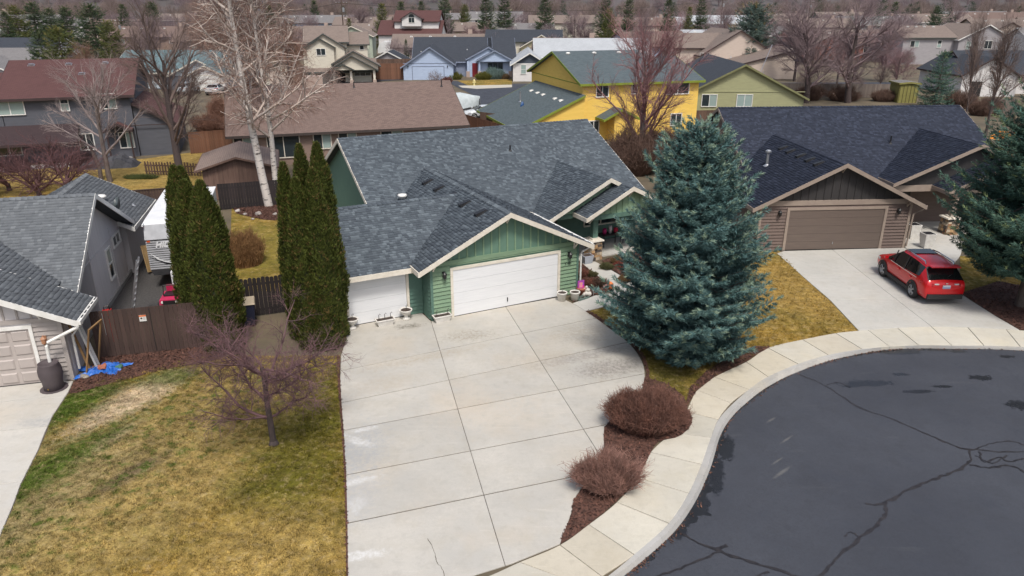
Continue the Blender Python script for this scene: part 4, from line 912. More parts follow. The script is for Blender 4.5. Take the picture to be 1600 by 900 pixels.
h = thing('blue_house', 'light blue house with a charcoal roof and wide garage facing the far street', 'house', (*at2(631, 125), 0), R(3))
gh(h, 't', 0, 11, 0, 8.35, 4.5, 5.3, .66, BLUW, R_CHA, BLUD, .4, ends=(1, 0), p2=.66)
gh(h, 's', 1.4, 14.8, 6, 22, 14, 6.3, .45, BLUD, R_CHA, BLUD); gh(h, 's', 14.85, 19, 6, 21, 13.6, 6.12, .45, BLUD, R_CHA, BLUD)
gh(h, 't', 5.2, 10, 10.8, 18.2, 14.4, 5.0, .52, BLUW, R_CHA, BLUD, .3, ends=(1, 0)); gh(h, 't', 4.2, 6, 12.6, 18.3, 15.45, 4.5, .52, BLUW, R_CHA, BLUD, .3, ends=(1, 0), zb=2.6)
garage_door(h, 1.55, 6.75, 0, 0, 2.15, BLUW, BLUD, 4, 0, handle=False); wall_lamp(h, .8, 0, 2.2, BLACK); wall_lamp(h, 7.4, 0, 2.2, BLACK)
boxpart(h, 'belt_trim', BLUD, 0, 8.3, -.04, 0, 2.62, 2.72); battens(h, 0, .6, 8.0, 2.75, lambda s: 5.3-.66*abs(s-4.5)-.2, BLUW, .45)
boxpart(h, 'front_door', M('crimson_door', (.18,.012,.02), rough=.4), 11.55, 12.5, 5.1, 5.2, 0, 2.3); window(h, 15.6, 5.15, 1.8, 0, 2.6, 1.1, 3, (0, 0, 0), BLUD)
for c in (10.8, 12.8, 18.2): boxpart(h, 'porch_post', BLUW, c-.15, c+.15, 4.3, 4.6, 1, 2.7); boxpart(h, 'post_base', M('tan_brick', (1,1,1)), c-.3, c+.3, 4.15, 4.75, 0, 1)
vent_pipe(h, 2.6, 7.6, 3.2, 1.0, WHITE, .09); vent_pipe(h, 10.7, 9.5, 4.3, .3, STEEL)

h = thing('cream_craftsman_house', 'two storey cream house with dark trim and stacked porch gables', 'house', (*at2(487, 130), 0), R(12))
gh(h, 's', -.4, 6.0, 2, 11, 6, 8.6, .55, CRMW, R_TAN, DKTRIM); gh(h, 's', 5.5, 9.3, 3.2, 10.5, 6.5, 7.6, .5, CRMW, R_TAN, DKTRIM)
gh(h, 't', 0, 5, -.3, 3.9, 1.8, 6.9, .6, CRMW, R_TAN, DKTRIM, .3, ends=(1, 0)); gh(h, 't', .8, 5, -.9, 5.6, 2.4, 7.55, .62, CRMW, R_TAN, DKTRIM, .3, ends=(1, 0))
gable(h, 's', -.9, 10.6, -1.4, 3.2, 3.19, 3.55, .38, R_TAN, DKTRIM); gh(h, 't', -2.2, 3, 3.2, 10.2, 6.6, 4.35, .56, CRMW, R_TAN, DKTRIM, .4, ends=(1, 0), zb=2.1); gh(h, 't', -1.4, 3.6, 3.8, 10.7, 6.9, 5.0, .56, CRMW, R_TAN, DKTRIM, .4, ends=(1, 0), zb=2.1)
gh(h, 't', -2.6, -1.5, 3.5, 6.6, 5.1, 3.1, .5, CRMW, R_TAN, DKTRIM, .25, ends=(1, 0), zb=2.15); boxpart(h, 'lower_wall', CRMW, -.4, 9.6, .2, 3.2, -.1, 2.5)
boxpart(h, 'porch_beam', DKTRIM, 3.3, 10.3, -2.1, -1.9, 1.95, 2.15)
for c in (3.7, 6.35, 10.0): boxpart(h, 'porch_post', CREAM, c-.17, c+.17, -2.15, -1.81, .55, 2.0); boxpart(h, 'post_base', M('tan_brick', (1,1,1)), c-.28, c+.28, -2.26, -1.7, -.1, .55)
boxpart(h, 'front_door', DARK, 4.2, 5.4, .12, .2, 0, 2.05); window(h, 8.2, .19, 1.45, 0, 2.6, .9, 3, (0, 0, 0)); window(h, 2.3, .19, 1.35, 0, 1.5, 1.05, 2, (0, 1)); window(h, 1.9, -.01, 4.8, 0, 1.35, .95, 2, (0, 0)); window(h, 4.75, 1.99, 5.05, 0, .5, .5, 1, (0,)); window(h, 8.4, 3.19, 5.2, 0, .6, .6, 1, (0,))
gh(h, 't', -1.2, 5, -7.4, -.6, -4.2, 3.6, .5, CRMW, R_TAN, DKTRIM, .4, ends=(1, 0)); garage_door(h, -6.3, -1.6, -1.2, 0, 2.1, TANW, CREAM, 4, 0, handle=False)

h = thing('white_house', 'white house with navy gable and pale grey roof behind the yellow house', 'house', (*at2(802, 127), 0), 0)
gh(h, 't', 0, 16, -.05, 5.6, 2.72, 4.55, .6, WHTW, R_LGT, WHITE, .45); w_ = MB().prism([(.15, -.02, 2.85), (5.4, -.02, 2.85), (2.72, -.02, 4.3)], (0, .02, 0)).build('gable_panel', NAVY, h); recalc(w_)
boxpart(h, 'belt_trim', WHITE, -.05, 5.6, -.04, 0, 2.7, 2.85); window(h, 1.68, -.01, 1.9, 0, .8, 1.4, 2, (1, 1), vert=True); window(h, 4.17, -.01, 1.7, 0, .75, 1.4, 2, (1, 1), vert=True)
gh(h, 's', 4, 24, 8, 20, 14, 6.2, .45, WHTW, R_LGT, WHITE)

h = thing('tan_house', 'two storey pale tan house with brown roofs behind the olive house', 'house', (44, 138, 0), R(4))
gh(h, 't', 0, 16, -10, 2.6, -3.2, 7.6, .6, TANW, R_TAN, MARTRIM, .4); gh(h, 's', -14, -4, 3, 12, 7.5, 6.9, .5, TANW, R_TAN, MARTRIM)
gh(h, 't', -9, 0, -9, 4, 3.9, 4.9, .24, TANW, R_TAN, MARTRIM, .3); window(h, -9.4, -.01, 2.6, 0, 1.6, 2.2, 2, (0, 0)); vent_pipe(h, -6, -4, 3.2, .4, STEEL)

h = thing('teal_roofed_house', 'long pale teal house with a teal roof and two cars in front', 'house', (*at2(260, 140), 0), 0)
gh(h, 's', -8.6, 9.5, 1.6, 15, 8, 5.2, .42, TEAW, R_TEA, CREAM); gh(h, 't', -.2, 6, 1.1, 9.2, 5.3, 4.35, .5, TEAW, R_TEA, CREAM, .4, ends=(1, 0)); gh(h, 't', -1.4, 2, 4.2, 9.4, 6.8, 3.6, .5, WHTW, R_TEA, CREAM, .4, ends=(1, 0)); gh(h, 't', -2.5, 5, -8, -4, -6, 3.4, .5, TEAW, R_TEA, CREAM, .4, ends=(1, 0))
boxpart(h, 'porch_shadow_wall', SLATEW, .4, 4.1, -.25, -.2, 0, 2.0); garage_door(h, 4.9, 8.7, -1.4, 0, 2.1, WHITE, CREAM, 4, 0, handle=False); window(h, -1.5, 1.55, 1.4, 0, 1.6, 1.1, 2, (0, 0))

h = thing('grey_gabled_house', 'two storey grey house with white trimmed gable at the right above the small spruce', 'house', (93, 160, 0), R(2))
gh(h, 't', 0, 14, 0, 11.5, 5.6, 8.0, .5, GRYW, R_TAN, WHITE, .4); gh(h, 's', -11, .2, 1.5, 13, 7, 7.6, .38, GRYW, R_TAN, DKTRIM)
window(h, 2.1, -.01, 3.9, 0, .9, 1.5, 2, (1, 1), vert=True); window(h, 6.3, -.01, 4.0, 0, 1.6, 1.5, 2, (0, 0)); window(h, -3.2, 1.49, 4.1, 0, .8, 1.4, 2, (1, 0), vert=True); window(h, -8.5, 1.49, 4.1, 0, 1.8, 1.2, 2, (0, 1))
for c in (-8, -6.2, -4.4, -2.4): roof_vent(h, c, 6.3, 7.3, .38, WHITE, (0, -1), (.5, .5, .25))
h = thing('white_low_house', 'low white house with charcoal roof in front of the grey gabled house', 'house', (62, 104, 0), R(-2))
gh(h, 't', 0, 12, 0, 7.5, 3.6, 5.2, .6, WHTW, R_CHA, MARTRIM, .4); gh(h, 's', 3, 22, 3.5, 14, 9, 5.6, .5, WHTW, R_CHA, MARTRIM); boxpart(h, 'patio_door', DARK, 1.2, 2.8, -.03, 0, 0, 2.0); window(h, 8.8, 3.49, 1.5, 0, 1.6, 1.1, 2, (0, 1)); window(h, 13, 3.49, 1.5, 0, 2, 1.2, 2, (1, 0))
h = thing('white_bungalow', 'white bungalow with charcoal roof at the far left edge', 'house', (-104, 150, 0), R(3))
gh(h, 's', -16, 13, 0, 12, 6, 5.6, .42, WHTW, R_CHA, WHITE); gh(h, 't', -4, 6, -14, -3, -8, 5, .42, WHTW, R_CHA, WHITE, .4, ends=(1, 0)); window(h, 5, -.01, 1.6, 0, 2, 1.2, 2, (0, 1))
h = thing('tan_bungalow', 'tan roofed bungalow below the white bungalow at far left', 'house', (-82, 117, 0), R(4))
gh(h, 's', -12, 10.5, 0, 12, 6, 5.4, .45, GRYW, R_GRY, WHITE); gh(h, 't', -3.5, 5, -4, 8, 2, 4.4, .42, GRYW, R_GRY, WHITE, .4, ends=(1, 0)); window(h, 4.5, -3.51, 1.5, 0, 1.8, 1.1, 2, (0, 1))
h = thing('red_roofed_house', 'white house with a maroon roof and arched dormer window', 'house', (-35.5, 205, 0), R(-2))
gh(h, 's', 0, 16.5, 0, 12, 6.4, 7.8, .52, WHTW, R_MAR, MARTRIM); gh(h, 's', 4, 15.8, 2.5, 13, 7.6, 10.3, .5, WHTW, R_MAR, MARTRIM); gh(h, 't', .8, 6, 6.3, 11.4, 8.9, 10.0, .6, WHTW, R_MAR, MARTRIM, .4, ends=(1, 0), zb=6.4)
window(h, 8.9, .78, 7.9, 0, 1.5, 1.2, 2, (0, 0)); MB().lathe((0, 0, 0), [(.75, 0), (.75, .06)], 16).build('arched_light', GLASS, h).matrix_local = Matrix.Translation((8.9, .8, 8.65)) @ Matrix.Rotation(R(90), 4, 'X')
h = thing('cream_yellow_house', 'small cream yellow house with charcoal roof and stepped gables', 'house', (10, 170, 0), R(-2))
gh(h, 's', -16, 1, 4, 14, 9, 6.4, .45, CRMW, R_CHA, DKTRIM); gh(h, 't', 0, 6, -8, 1, -3.5, 5.6, .55, M('pale_yellow_wall', (.60,.54,.32)), R_CHA, CREAM, .4, ends=(1, 0)); gh(h, 't', -1.5, 1, -5.5, 2, -1.7, 4.9, .5, M('pale_yellow_wall', (1,1,1)), R_CHA, DKTRIM, .4, ends=(1, 0)); garage_door(h, -3.8, .4, -1.5, 0, 2.3, CREAM, CREAM, 4, 0, handle=False)
h = thing('blue_gabled_house', 'pale blue house with brown roof behind the white navy gabled house', 'house', (24.5, 160, 0), R(25))
gh(h, 's', 0, 16, 0, 9, 4.5, 6.4, .6, BLUW, R_BRN, MARTRIM)
h = thing('sage_house', 'sage green gabled house end behind the cream craftsman house', 'house', (-37, 178, 0), R(6))
gh(h, 't', 0, 12, -4.6, 4.6, 0, 7.2, .45, SAGW, R_TAN, CREAM, .4); garage_door(h, -3.5, 3.5, 0, 2.2, 4.6, SAGW, CREAM, 3, 0, handle=False)

# timber sheds
WOODW = M('weathered_board', (.17,.105,.08), (.125,.075,.057), 3, .85, objr=.14, stretch=(6, 6, .4)); R_SHED = far_roof_mat('worn_shed_roof', (.25,.19,.16), (.20,.15,.13))
sh = thing('timber_shed', 'weathered brown timber shed with low gable roof behind the birch', 'shed', (-18.5, 47, 0), R(17))
ws = walls(sh, 't', 0, 5.5, -1.55, 2.8, .6, 2.78, .3, WOODW, th=.1); gable(sh, 't', -.3, 5.9, -1.95, 3.2, .6, 2.78, .3, R_SHED, WOODW, th=.1, rake=.12)
for k in range(14):
    s_ = -1.55+k*.311; top = 2.78-.3*max(abs(s_+.155-.6), 0)-.12; boxpart(ws, 'wall_board', WOODW, s_+.008, s_+.303, -.03, .0, .0, top)
h = thing('grey_shed', 'small grey shed with white trimmed roof beside the blue house', 'shed', (-25.5, 140, 0), R(-3))
gh(h, 't', 0, 5, 0, 5.6, 2.8, 3.9, .5, GRYW, R_CHA, WHITE, .4)

# ------------------------------------------------------------------ plants
def on_ray(x, y, d):
    """real point at ground distance d (along Y) under a photo pixel"""
    u = (x-800)/FPX; v = (y-450)/FPX; k = d/(_c - v*_s); return (u*k, d, CAM_H - (_s + v*_c)*k)
def norm(a): return a/np.maximum(np.linalg.norm(a, axis=-1, keepdims=True), 1e-9)
def tubes(segs, n):
    """segs: array (m,8) p0 p1 r0 r1 -> open prisms"""
    S = np.asarray(segs, float); p0, p1, r0, r1 = S[:, :3], S[:, 3:6], S[:, 6], S[:, 7]
    d = norm(p1-p0); ref = np.where(np.abs(d[:, 2:3]) < .9, np.array([[0, 0, 1.]]), np.array([[1., 0, 0]]))
    a = norm(np.cross(d, ref)); b = np.cross(d, a); ang = np.arange(n)*2*np.pi/n
    ring = a[:, None]*np.cos(ang)[None, :, None] + b[:, None]*np.sin(ang)[None, :, None]
    V = np.concatenate([p0[:, None] + ring*r0[:, None, None], p1[:, None] + ring*r1[:, None, None]], 1)
    k = np.arange(n); f = np.stack([k, (k+1) % n, n+(k+1) % n, n+k], 1)
    F = (np.arange(len(S))[:, None, None]*2*n + f[None]).reshape(-1, 4); return V.reshape(-1, 3), F
def rot_about(v, axis, t): return v*math.cos(t) + np.cross(axis, v)*math.sin(t) + axis*np.dot(axis, v)*(1-math.cos(t))
def bare(seed, levels, base=(0, 0, 0), d0=(0, 0, 1), maxz=None):
    """recursive leafless tree. levels: dicts L,r,n,ang,wob,up,start,ratio"""
    rg = np.random.default_rng(seed); segs = []
    def grow(p, d, Ln, r, lev):
        P = levels[lev]; ns = P.get('seg', 4); last = lev == len(levels)-1; tip = P.get('tip', .35)
        for i in range(ns):
            d = d + rg.normal(0, P['wob'], 3) + np.array([0, 0, P['up']]); d = d/np.linalg.norm(d)
            q = p + d*Ln/ns; ra, rb = r*(1-(1-tip)*i/ns), r*(1-(1-tip)*(i+1)/ns)
            segs.append((*p, *q, ra, rb, lev)); p = q
            if not last and (i+1)/ns >= P['start']:
                Q = levels[lev+1]; cnt = P['n']/max(1, round(ns*(1-P['start']))); cnt = int(cnt) + (rg.random() < cnt-int(cnt))
                for _ in range(cnt):
                    ax = np.cross(d, rg.normal(0, 1, 3)); ax /= np.linalg.norm(ax)
                    dd = rot_about(d, ax, math.radians(rg.normal(Q['ang'], Q['ang']*.25)))
                    fr = (i+1)/ns; grow(p - d*rg.random()*Ln/ns*.6, dd, Q['L']*(1-.45*fr if P.get('cone', 1) else 1)*rg.uniform(.7, 1.25), min(Q['r'], rb*.8)*rg.uniform(.8, 1.1), lev+1)
    d0 = np.array(d0, float); grow(np.array(base, float), d0/np.linalg.norm(d0), levels[0]['L'], levels[0]['r'], 0)
    return np.array(segs)
def tree_meshes(segs, bark, twig, tl=1):
    """levels below tl make the trunk, the rest the crown of limbs and twigs"""
    t = segs[segs[:, 8] < tl]; c = segs[segs[:, 8] >= tl]; big = c[c[:, 6] > .035]; sm = c[c[:, 6] <= .035]
    V, F = tubes(t, 9); tm = np_mesh('trunk', V, F, bark, True)
    Vs, Fs, o = [], [], 0
    for arr, n in ((big, 5), (sm, 3)):
        if len(arr): V, F = tubes(arr, n); Vs.append(V); Fs.append(F+o); o += len(V)
    return tm, np_mesh('crown', np.concatenate(Vs), np.concatenate(Fs), twig, True)
def plant_tree(name, label, cat, meshes, loc, rz=0, sc=(1, 1, 1), group=None):
    t = thing(name, label, cat, loc, rz, group); t.scale = sc
    put('trunk', meshes[0], t); put('crown', meshes[1], t); return t
def needle_mat(name, c1, c2, tipc, rough=.75):
    m, nt, b = new_mat(name); at_ = nnode(nt, 'ShaderNodeAttribute', attribute_name='tone')
    sp = nnode(nt, 'ShaderNodeSeparateColor'); L(nt, at_.outputs['Color'], sp.inputs[0])
    col = mix(nt, sp.outputs[0], c1, c2); col = mix(nt, sp.outputs[1], col, tipc)
    col = value_var(nt, col, nnode(nt, 'ShaderNodeNewGeometry').outputs['Random Per Island'], .25)
    L(nt, col, b.inputs['Base Color']); b.inputs['Roughness'].default_value = rough; b.inputs['Specular IOR Level'].default_value = .3; return m
def set_tone(me, tone):
    a = me.color_attributes.new('tone', 'FLOAT_COLOR', 'POINT'); c = np.ones((len(me.vertices), 4), np.float32); c[:, :tone.shape[1]] = tone; c[:, 2] = 0; a.data.foreach_set('color', c.ravel())
def conifer(seed, H, Rb, z0, dens=1.0, tuft=.24, nn=11, mat=None, pw=.85, droop=.16, width=.011, wh=.42, top_up=.8):
    """spruce crown: whorls of boughs, side shoots on them, every shoot a spike of needles"""
    rg = np.random.default_rng(seed); O, D, Ln, T = [], [], [], []; wood = []
    z = z0
    while z < H - .12:
        f = (z-z0)/(H-z0); r = Rb*(1-f)**pw*(1 if f > .22 else .60+1.82*f)*(1+.07*math.sin(z*5+seed)) + .10; nb = max(5, int((7 + 8*(1-f))*dens**.5)); a0 = rg.random()*6.28
        for k in range(nb):
            if rg.random() < .10: continue
            az = a0 + 6.283*k/nb + rg.normal(0, .20); l = r*rg.uniform(.68, 1.14); el = (-.30 + top_up*f**1.5) + rg.normal(0, .09)
            ns = max(3, int(l/.17)); t = np.linspace(.12, 1, ns)
            hx = np.cos(az); hy = np.sin(az); hz = np.sin(el)*l*t + .26*l*t**3 - droop*l*np.sin(np.pi*t)*.6
            bz = z + rg.normal(0, .10); px_ = np.stack([hx*t*l*np.cos(el), hy*t*l*np.cos(el), bz+hz], 1)
            wood.append((0, 0, bz, *px_[ns//2], .03*l/2+.008, .014)); wood.append((*px_[ns//2], *px_[-1], .014, .005))
            tang = np.gradient(px_, axis=0); tang = norm(tang)
            for i in range(ns):
                if t[i] < .28 and rg.random() < .65: continue
                side = np.cross(tang[i], [0, 0, 1]); side /= np.linalg.norm(side)+1e-9
                sl = min(.55, .16 + .42*l*(1-t[i])*.55)
                for sg in ((-1, 1) if i < ns-1 else (0,)):
                    m = max(1, int(sl/(tuft*.62)*dens))
                    for q in range(m):
                        u = (q+.2)/m; dirv = tang[i]*(.55 if sg else 1) + side*sg*(.95) + np.array([0, 0, -.16+.22*u+rg.normal(0, .14)]) + rg.normal(0, .12, 3)
                        dirv /= np.linalg.norm(dirv)
                        O.append(px_[i] + (tang[i]*.4 + side*sg)*sl*u + [0, 0, -.08*u*sl]); D.append(dirv); Ln.append(tuft*rg.uniform(.75, 1.25))
                        T.append((rg.random(), 1.0 if (u > .6 or not sg) and t[i] > .8 and rg.random() < .5 else rg.random()*.25))
        z += wh*(1-.45*f)*rg.uniform(.85, 1.15)
    for k in range(26):   # leader
        O.append(np.array([0, 0, H-.9+.9*k/26])); v = np.array([rg.normal(0, .5), rg.normal(0, .5), .8]); D.append(v/np.linalg.norm(v)); Ln.append(tuft*.8); T.append((rg.random(), .7))
    O, D, Ln, T = np.array(O), np.array(D), np.array(Ln), np.array(T); m = len(O)
    a = norm(np.cross(D, rg.normal(0, 1, (m, 3)))); b = np.cross(D, a); Vs = []; tones = []
    for k in range(nn):
        u = (k/nn)*.85; an = rg.uniform(0, 6.28, m); rad = a*np.cos(an)[:, None] + b*np.sin(an)[:, None]; L_ = Ln[:, None]
        base = O + D*L_*u; tip = base + D*L_*.42 + rad*L_*(.34 if k < nn-1 else .02); s = np.cross(norm(tip-base), norm(rg.normal(0, 1, (m, 3)))); s = norm(s)*width
        Vs.append(np.stack([base-s, base+s, tip], 1)); tones.append(np.repeat(T[:, None], 3, 1))
    V = np.stack(Vs, 1).reshape(-1, 3); tn = np.stack(tones, 1).reshape(-1, 2)
    crown = np_mesh('crown', V, np.arange(len(V)).reshape(-1, 3), mat); set_tone(crown, tn)
    wood.append((0, 0, -.1, 0, 0, H*.55, .05+.021*H, .04+.008*H)); wood.append((0, 0, H*.55, 0, 0, H-.3, .04+.008*H, .01))
    V, F = tubes(np.array(wood), 6); tm = np_mesh('trunk', V, F, BARKC, True); return tm, crown
BARKC = M('conifer_bark', (.16,.125,.105), (.10,.08,.065), 6, .95, stretch=(4, 4, .7))
BLUE_N = needle_mat('blue_spruce_needles', (.040,.10,.10), (.12,.225,.225), (.24,.32,.23))
GRN_N = needle_mat('green_spruce_needles', (.038,.09,.075), (.085,.17,.135), (.17,.22,.10))
DK_N = needle_mat('dark_conifer_needles', (.028,.055,.030), (.055,.085,.038), (.10,.115,.045))
mB = conifer(3, 8.25, 3.4, .65, 3.3, .27, 12, BLUE_N, pw=.62, wh=.40, top_up=.6, width=.015)
bs = plant_tree('blue_spruce', 'big dense blue spruce standing on the lawn between the two drives', 'spruce', mB, (6.3, 24.4, 0))
mG = conifer(8, 10.8, 4.3, 2.1, 2.2, .30, 11, GRN_N, pw=.66, wh=.36, top_up=.6, width=.016)
plant_tree('green_spruce', 'large green spruce cut by the right edge beside the red car', 'spruce', mG, (21.65, 28.6, 0))

# arborvitae columns
ARB_N = needle_mat('arborvitae_sprays', (.042,.058,.010), (.092,.108,.017), (.17,.11,.04), .8)
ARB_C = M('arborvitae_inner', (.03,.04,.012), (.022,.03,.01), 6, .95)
def arbor(seed, H, Rr):
    rg = np.random.default_rng(seed)
    prof = lambda f: Rr*np.clip(1-f**3.4, 0, 1)**.8*(.84+.16*np.clip(f/.25, 0, 1))
    z = rg.random(int(8500*H*Rr/3.6))*H; az = rg.uniform(0, 6.283, len(z)); f = z/H
    lump = 1 + .10*np.sin(az*3+z*1.7+seed) + .07*np.sin(az*5-z*2.9) + .05*np.sin(z*6+az*2)
    r = prof(f)*lump*rg.uniform(.80, 1.06, len(z)); c = np.stack([r*np.cos(az), r*np.sin(az), z], 1); out = np.stack([np.cos(az), np.sin(az), np.zeros_like(az)], 1)
    m = len(z); tang = np.stack([-np.sin(az), np.cos(az), np.zeros(m)], 1); up = np.array([0, 0, 1.])
    Vs, tn = [], []; tone = np.stack([np.clip(rg.random(m)*.7 + .3*(lump-.85)/.3, 0, 1), (rg.random(m) < .07+.12*(np.sin(az*2.3+z*1.1+seed) > .8))*.85], 1)
    for k in range(5):
        s = rg.normal(0, .5, m)[:, None]; d = norm(up*rg.uniform(.7, 1.2, m)[:, None] + out*rg.uniform(.15, .75, m)[:, None] + tang*s)
        l = rg.uniform(.075, .155, m)[:, None]; w_ = norm(np.cross(d, out + rg.normal(0, .5, (m, 3))))*.016; b0 = c + rg.normal(0, .025, (m, 3))
        Vs.append(np.stack([b0 - w_*.5, b0 + d*l*.5 + w_, b0 + d*l, b0 + d*l*.5 - w_], 1)); tn.append(np.repeat(tone[:, None], 4, 1))
    V = np.stack(Vs, 1).reshape(-1, 3); me = np_mesh('foliage', V, np.arange(len(V)).reshape(-1, 4), ARB_N); set_tone(me, np.stack(tn, 1).reshape(-1, 2))
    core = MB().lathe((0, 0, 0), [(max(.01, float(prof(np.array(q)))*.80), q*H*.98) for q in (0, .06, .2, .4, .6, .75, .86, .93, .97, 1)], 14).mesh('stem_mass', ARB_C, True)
    return me, core
GA1, GA2 = 'arborvitae columns by the grey house gate', 'arborvitae columns at the corner of the green house'
for i, (x, y, H, r, g, lab) in enumerate([
    (-12.6, 26.9, 6.3, .60, GA1, 'leftmost arborvitae column of the three beside the travel trailer'), (-12.75, 27.8, 6.1, .55, GA1, 'slim arborvitae column half hidden behind the leftmost one by the trailer'),
    (-11.75, 25.7, 6.05, .76, GA1, 'broad middle arborvitae column behind the right end of the brown gate'), (-10.75, 24.7, 6.25, .76, GA1, 'arborvitae column nearest the small bare tree at the end of the gate'),
    (-8.1, 25.6, 6.7, .46, GA2, 'leftmost arborvitae column of the clump at the green house corner'), (-7.45, 24.7, 6.35, .52, GA2, 'short front arborvitae column of the clump at the green house corner'), (-6.85, 24.75, 6.65, .55, GA2, 'front right arborvitae column next to the third garage door'),
    (-7.7, 26.4, 7.2, .50, GA2, 'tall arborvitae column at the back of the green house clump'), (-6.85, 25.6, 7.4, .58, GA2, 'tallest arborvitae column touching the green house roof edge')]):
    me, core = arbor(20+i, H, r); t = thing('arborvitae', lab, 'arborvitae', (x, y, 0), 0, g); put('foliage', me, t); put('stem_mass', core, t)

# leafless trees
TWIGP = M('purple_twigs', (.19,.10,.105), (.11,.065,.07), 3, .85); TWIGB = M('brown_twigs', (.20,.145,.125), (.14,.10,.088), 3, .85); TWIGR = M('reddish_twigs', (.33,.155,.16), (.25,.15,.145), 2, .85); TWIGG = M('grey_twigs', (.36,.295,.28), (.26,.21,.20), 3, .85)
BARKD = M('dark_bark', (.085,.062,.058), (.055,.042,.04), 8, .9, stretch=(3, 3, .6)); BARKG = M('grey_bark', (.20,.165,.15), (.13,.105,.095), 8, .9, stretch=(3, 3, .6))
def birch_bark():
    m, nt, b = new_mat('birch_bark'); vec = nnode(nt, 'ShaderNodeTexCoord').outputs['Object']
    mp = nnode(nt, 'ShaderNodeMapping'); mp.inputs['Scale'].default_value = (2, 2, 9); L(nt, vec, mp.inputs[0])
    n = noise(nt, mp.outputs[0], 1.2, 4, .7); n2 = noise(nt, vec, 1.0, 3)
    col = mix(nt, mapr(nt, n.outputs[0], .56, .62), (.62,.57,.52), (.05,.042,.04)); col = mix(nt, mapr(nt, n2.outputs[0], .5, .7, 0, .5), col, (.45,.36,.30))
    L(nt, col, b.inputs['Base Color']); b.inputs['Roughness'].default_value = .7; return m
BIRCH = birch_bark(); BIRCHT = M('birch_limbs', (.66,.58,.52), (.50,.40,.34), 2, .8); BIRCHF = M('birch_fine_twigs', (.30,.19,.15), (.22,.13,.10), 2, .85)
# small thorny tree on the near lawn
sp = bare(5, [dict(L=2.5, r=.095, n=0, wob=.025, up=.05, start=2, seg=6, tip=.6)])
segs = [sp]; rg_ = np.random.default_rng(11)
for k, (az, el, z, ln, r) in enumerate([(3.0, .12, .85, 2.5, .055), (3.5, .05, .95, 1.9, .04), (.1, .15, .9, 1.35, .04), (2.5, .55, 1.3, 2.0, .05), (.6, .25, 1.6, 1.9, .04), (5.2, .2, 1.5, 1.6, .035)] + [(k*.63+.3, .15+.09*(k % 7), 2.0+.05*k, 2.0+.5*((k*7) % 3)/2, .042) for k in range(10)]):
    d = (math.cos(az)*math.cos(el), math.sin(az)*math.cos(el), math.sin(el))
    s_ = bare(100+k, [dict(L=ln, r=r, n=10, wob=.17, up=.035, start=.15, seg=8, tip=.3), dict(L=1.15, r=.019, n=8, ang=52, wob=.18, up=.03, start=.15, seg=5), dict(L=.6, r=.0075, n=3.8, ang=50, wob=.17, up=.02, start=.2, seg=4), dict(L=.26, r=.0045, n=0, ang=48, wob=.12, up=0, start=1, seg=2)], base=(0, 0, z), d0=d); s_[:, 8] += 1; segs.append(s_)
segs = np.concatenate(segs)
plant_tree('bare_plum_tree', 'small spreading bare tree with purple twigs on the near lawn', 'tree', tree_meshes(segs, BARKD, TWIGP), (*at2(428, 694), 0), 0, (1.03, 1.0, 1.0))
MB().lathe((0, 0, 0), [(.17, -.03), (.13, .05), (.09, .14)], 10).build('root_flare', BARKD, bpy.data.objects['bare_plum_tree'], True)
# white birches
def birch(seed, H, lean, r=.26):
    s_ = bare(seed, [dict(L=H, r=r, n=30, wob=.018, up=.02, start=.28, seg=16, tip=.16), dict(L=5.6, r=.10, n=9, ang=52, wob=.10, up=.07, start=.2, seg=8, tip=.3), dict(L=2.1, r=.036, n=6, ang=42, wob=.13, up=-.03, start=.2, seg=5), dict(L=1.0, r=.016, n=3, ang=38, wob=.12, up=-.16, start=.3, seg=4), dict(L=.5, r=.009, n=0, ang=30, wob=.1, up=-.3, start=1, seg=2)], d0=lean)
    t, c = s_[s_[:, 8] < 1], s_[(s_[:, 8] >= 1) & (s_[:, 8] < 3)]; f = s_[s_[:, 8] >= 3]
    V, F = tubes(t, 10); tm = np_mesh('trunk', V, F, BIRCH, True); V, F = tubes(c, 4); cm = np_mesh('crown', V, F, BIRCHT, True); V, F = tubes(f, 3); return tm, cm, np_mesh('twigs', V, F, BIRCHF)
for seed, H, lean, loc, lab, r in ((31, 17, (-.09, 0, 1), (*at2(420, 322), 0), 'tall white barked birch leaning left behind the back lawn', .27), (36, 15, (.03, .02, 1), (*at2(434, 318), 0), 'thinner grey barked birch right beside the tall white one', .2), (41, 16, (-.02, 0, 1), (*at2(395, 245), 0), 'birch farther back beside the timber shed', .22)):
    tm, cm, fm = birch(seed, H, lean, r); t = thing('birch_tree', lab, 'birch', loc, 0, 'white birches'); put('trunk', tm, t); put('crown', cm, t); put('twigs', fm, t)
def vase(seed, H, spread=30, r=.2, n=16, fine=1.0, up=.05, clear=.18):
    return bare(seed, [dict(L=H*.62, r=r, n=n, wob=.04, up=.03, start=clear, seg=9, tip=.3), dict(L=H*.52, r=r*.42, n=10*fine, ang=spread, wob=.07, up=up, start=.15, seg=6, tip=.3), dict(L=H*.2, r=.03, n=8*fine, ang=30, wob=.1, up=up*.8, start=.12, seg=4), dict(L=H*.085, r=.016, n=3.2*fine, ang=30, wob=.1, up=.02, start=.25, seg=3), dict(L=H*.045, r=.010, n=0, ang=30, wob=.1, up=.02, start=1, seg=2)])
def rise(x, ytop, d): return on_ray(x, ytop, d)[2]
g_ = tree_meshes(vase(51, 9.8, 42, .2, 13, .8, .05, .26), BARKG, TWIGG); plant_tree('bare_grey_tree', 'pale grey bare tree in front of the slate grey house', 'tree', g_, (*at2(172, 284), 0), .4)
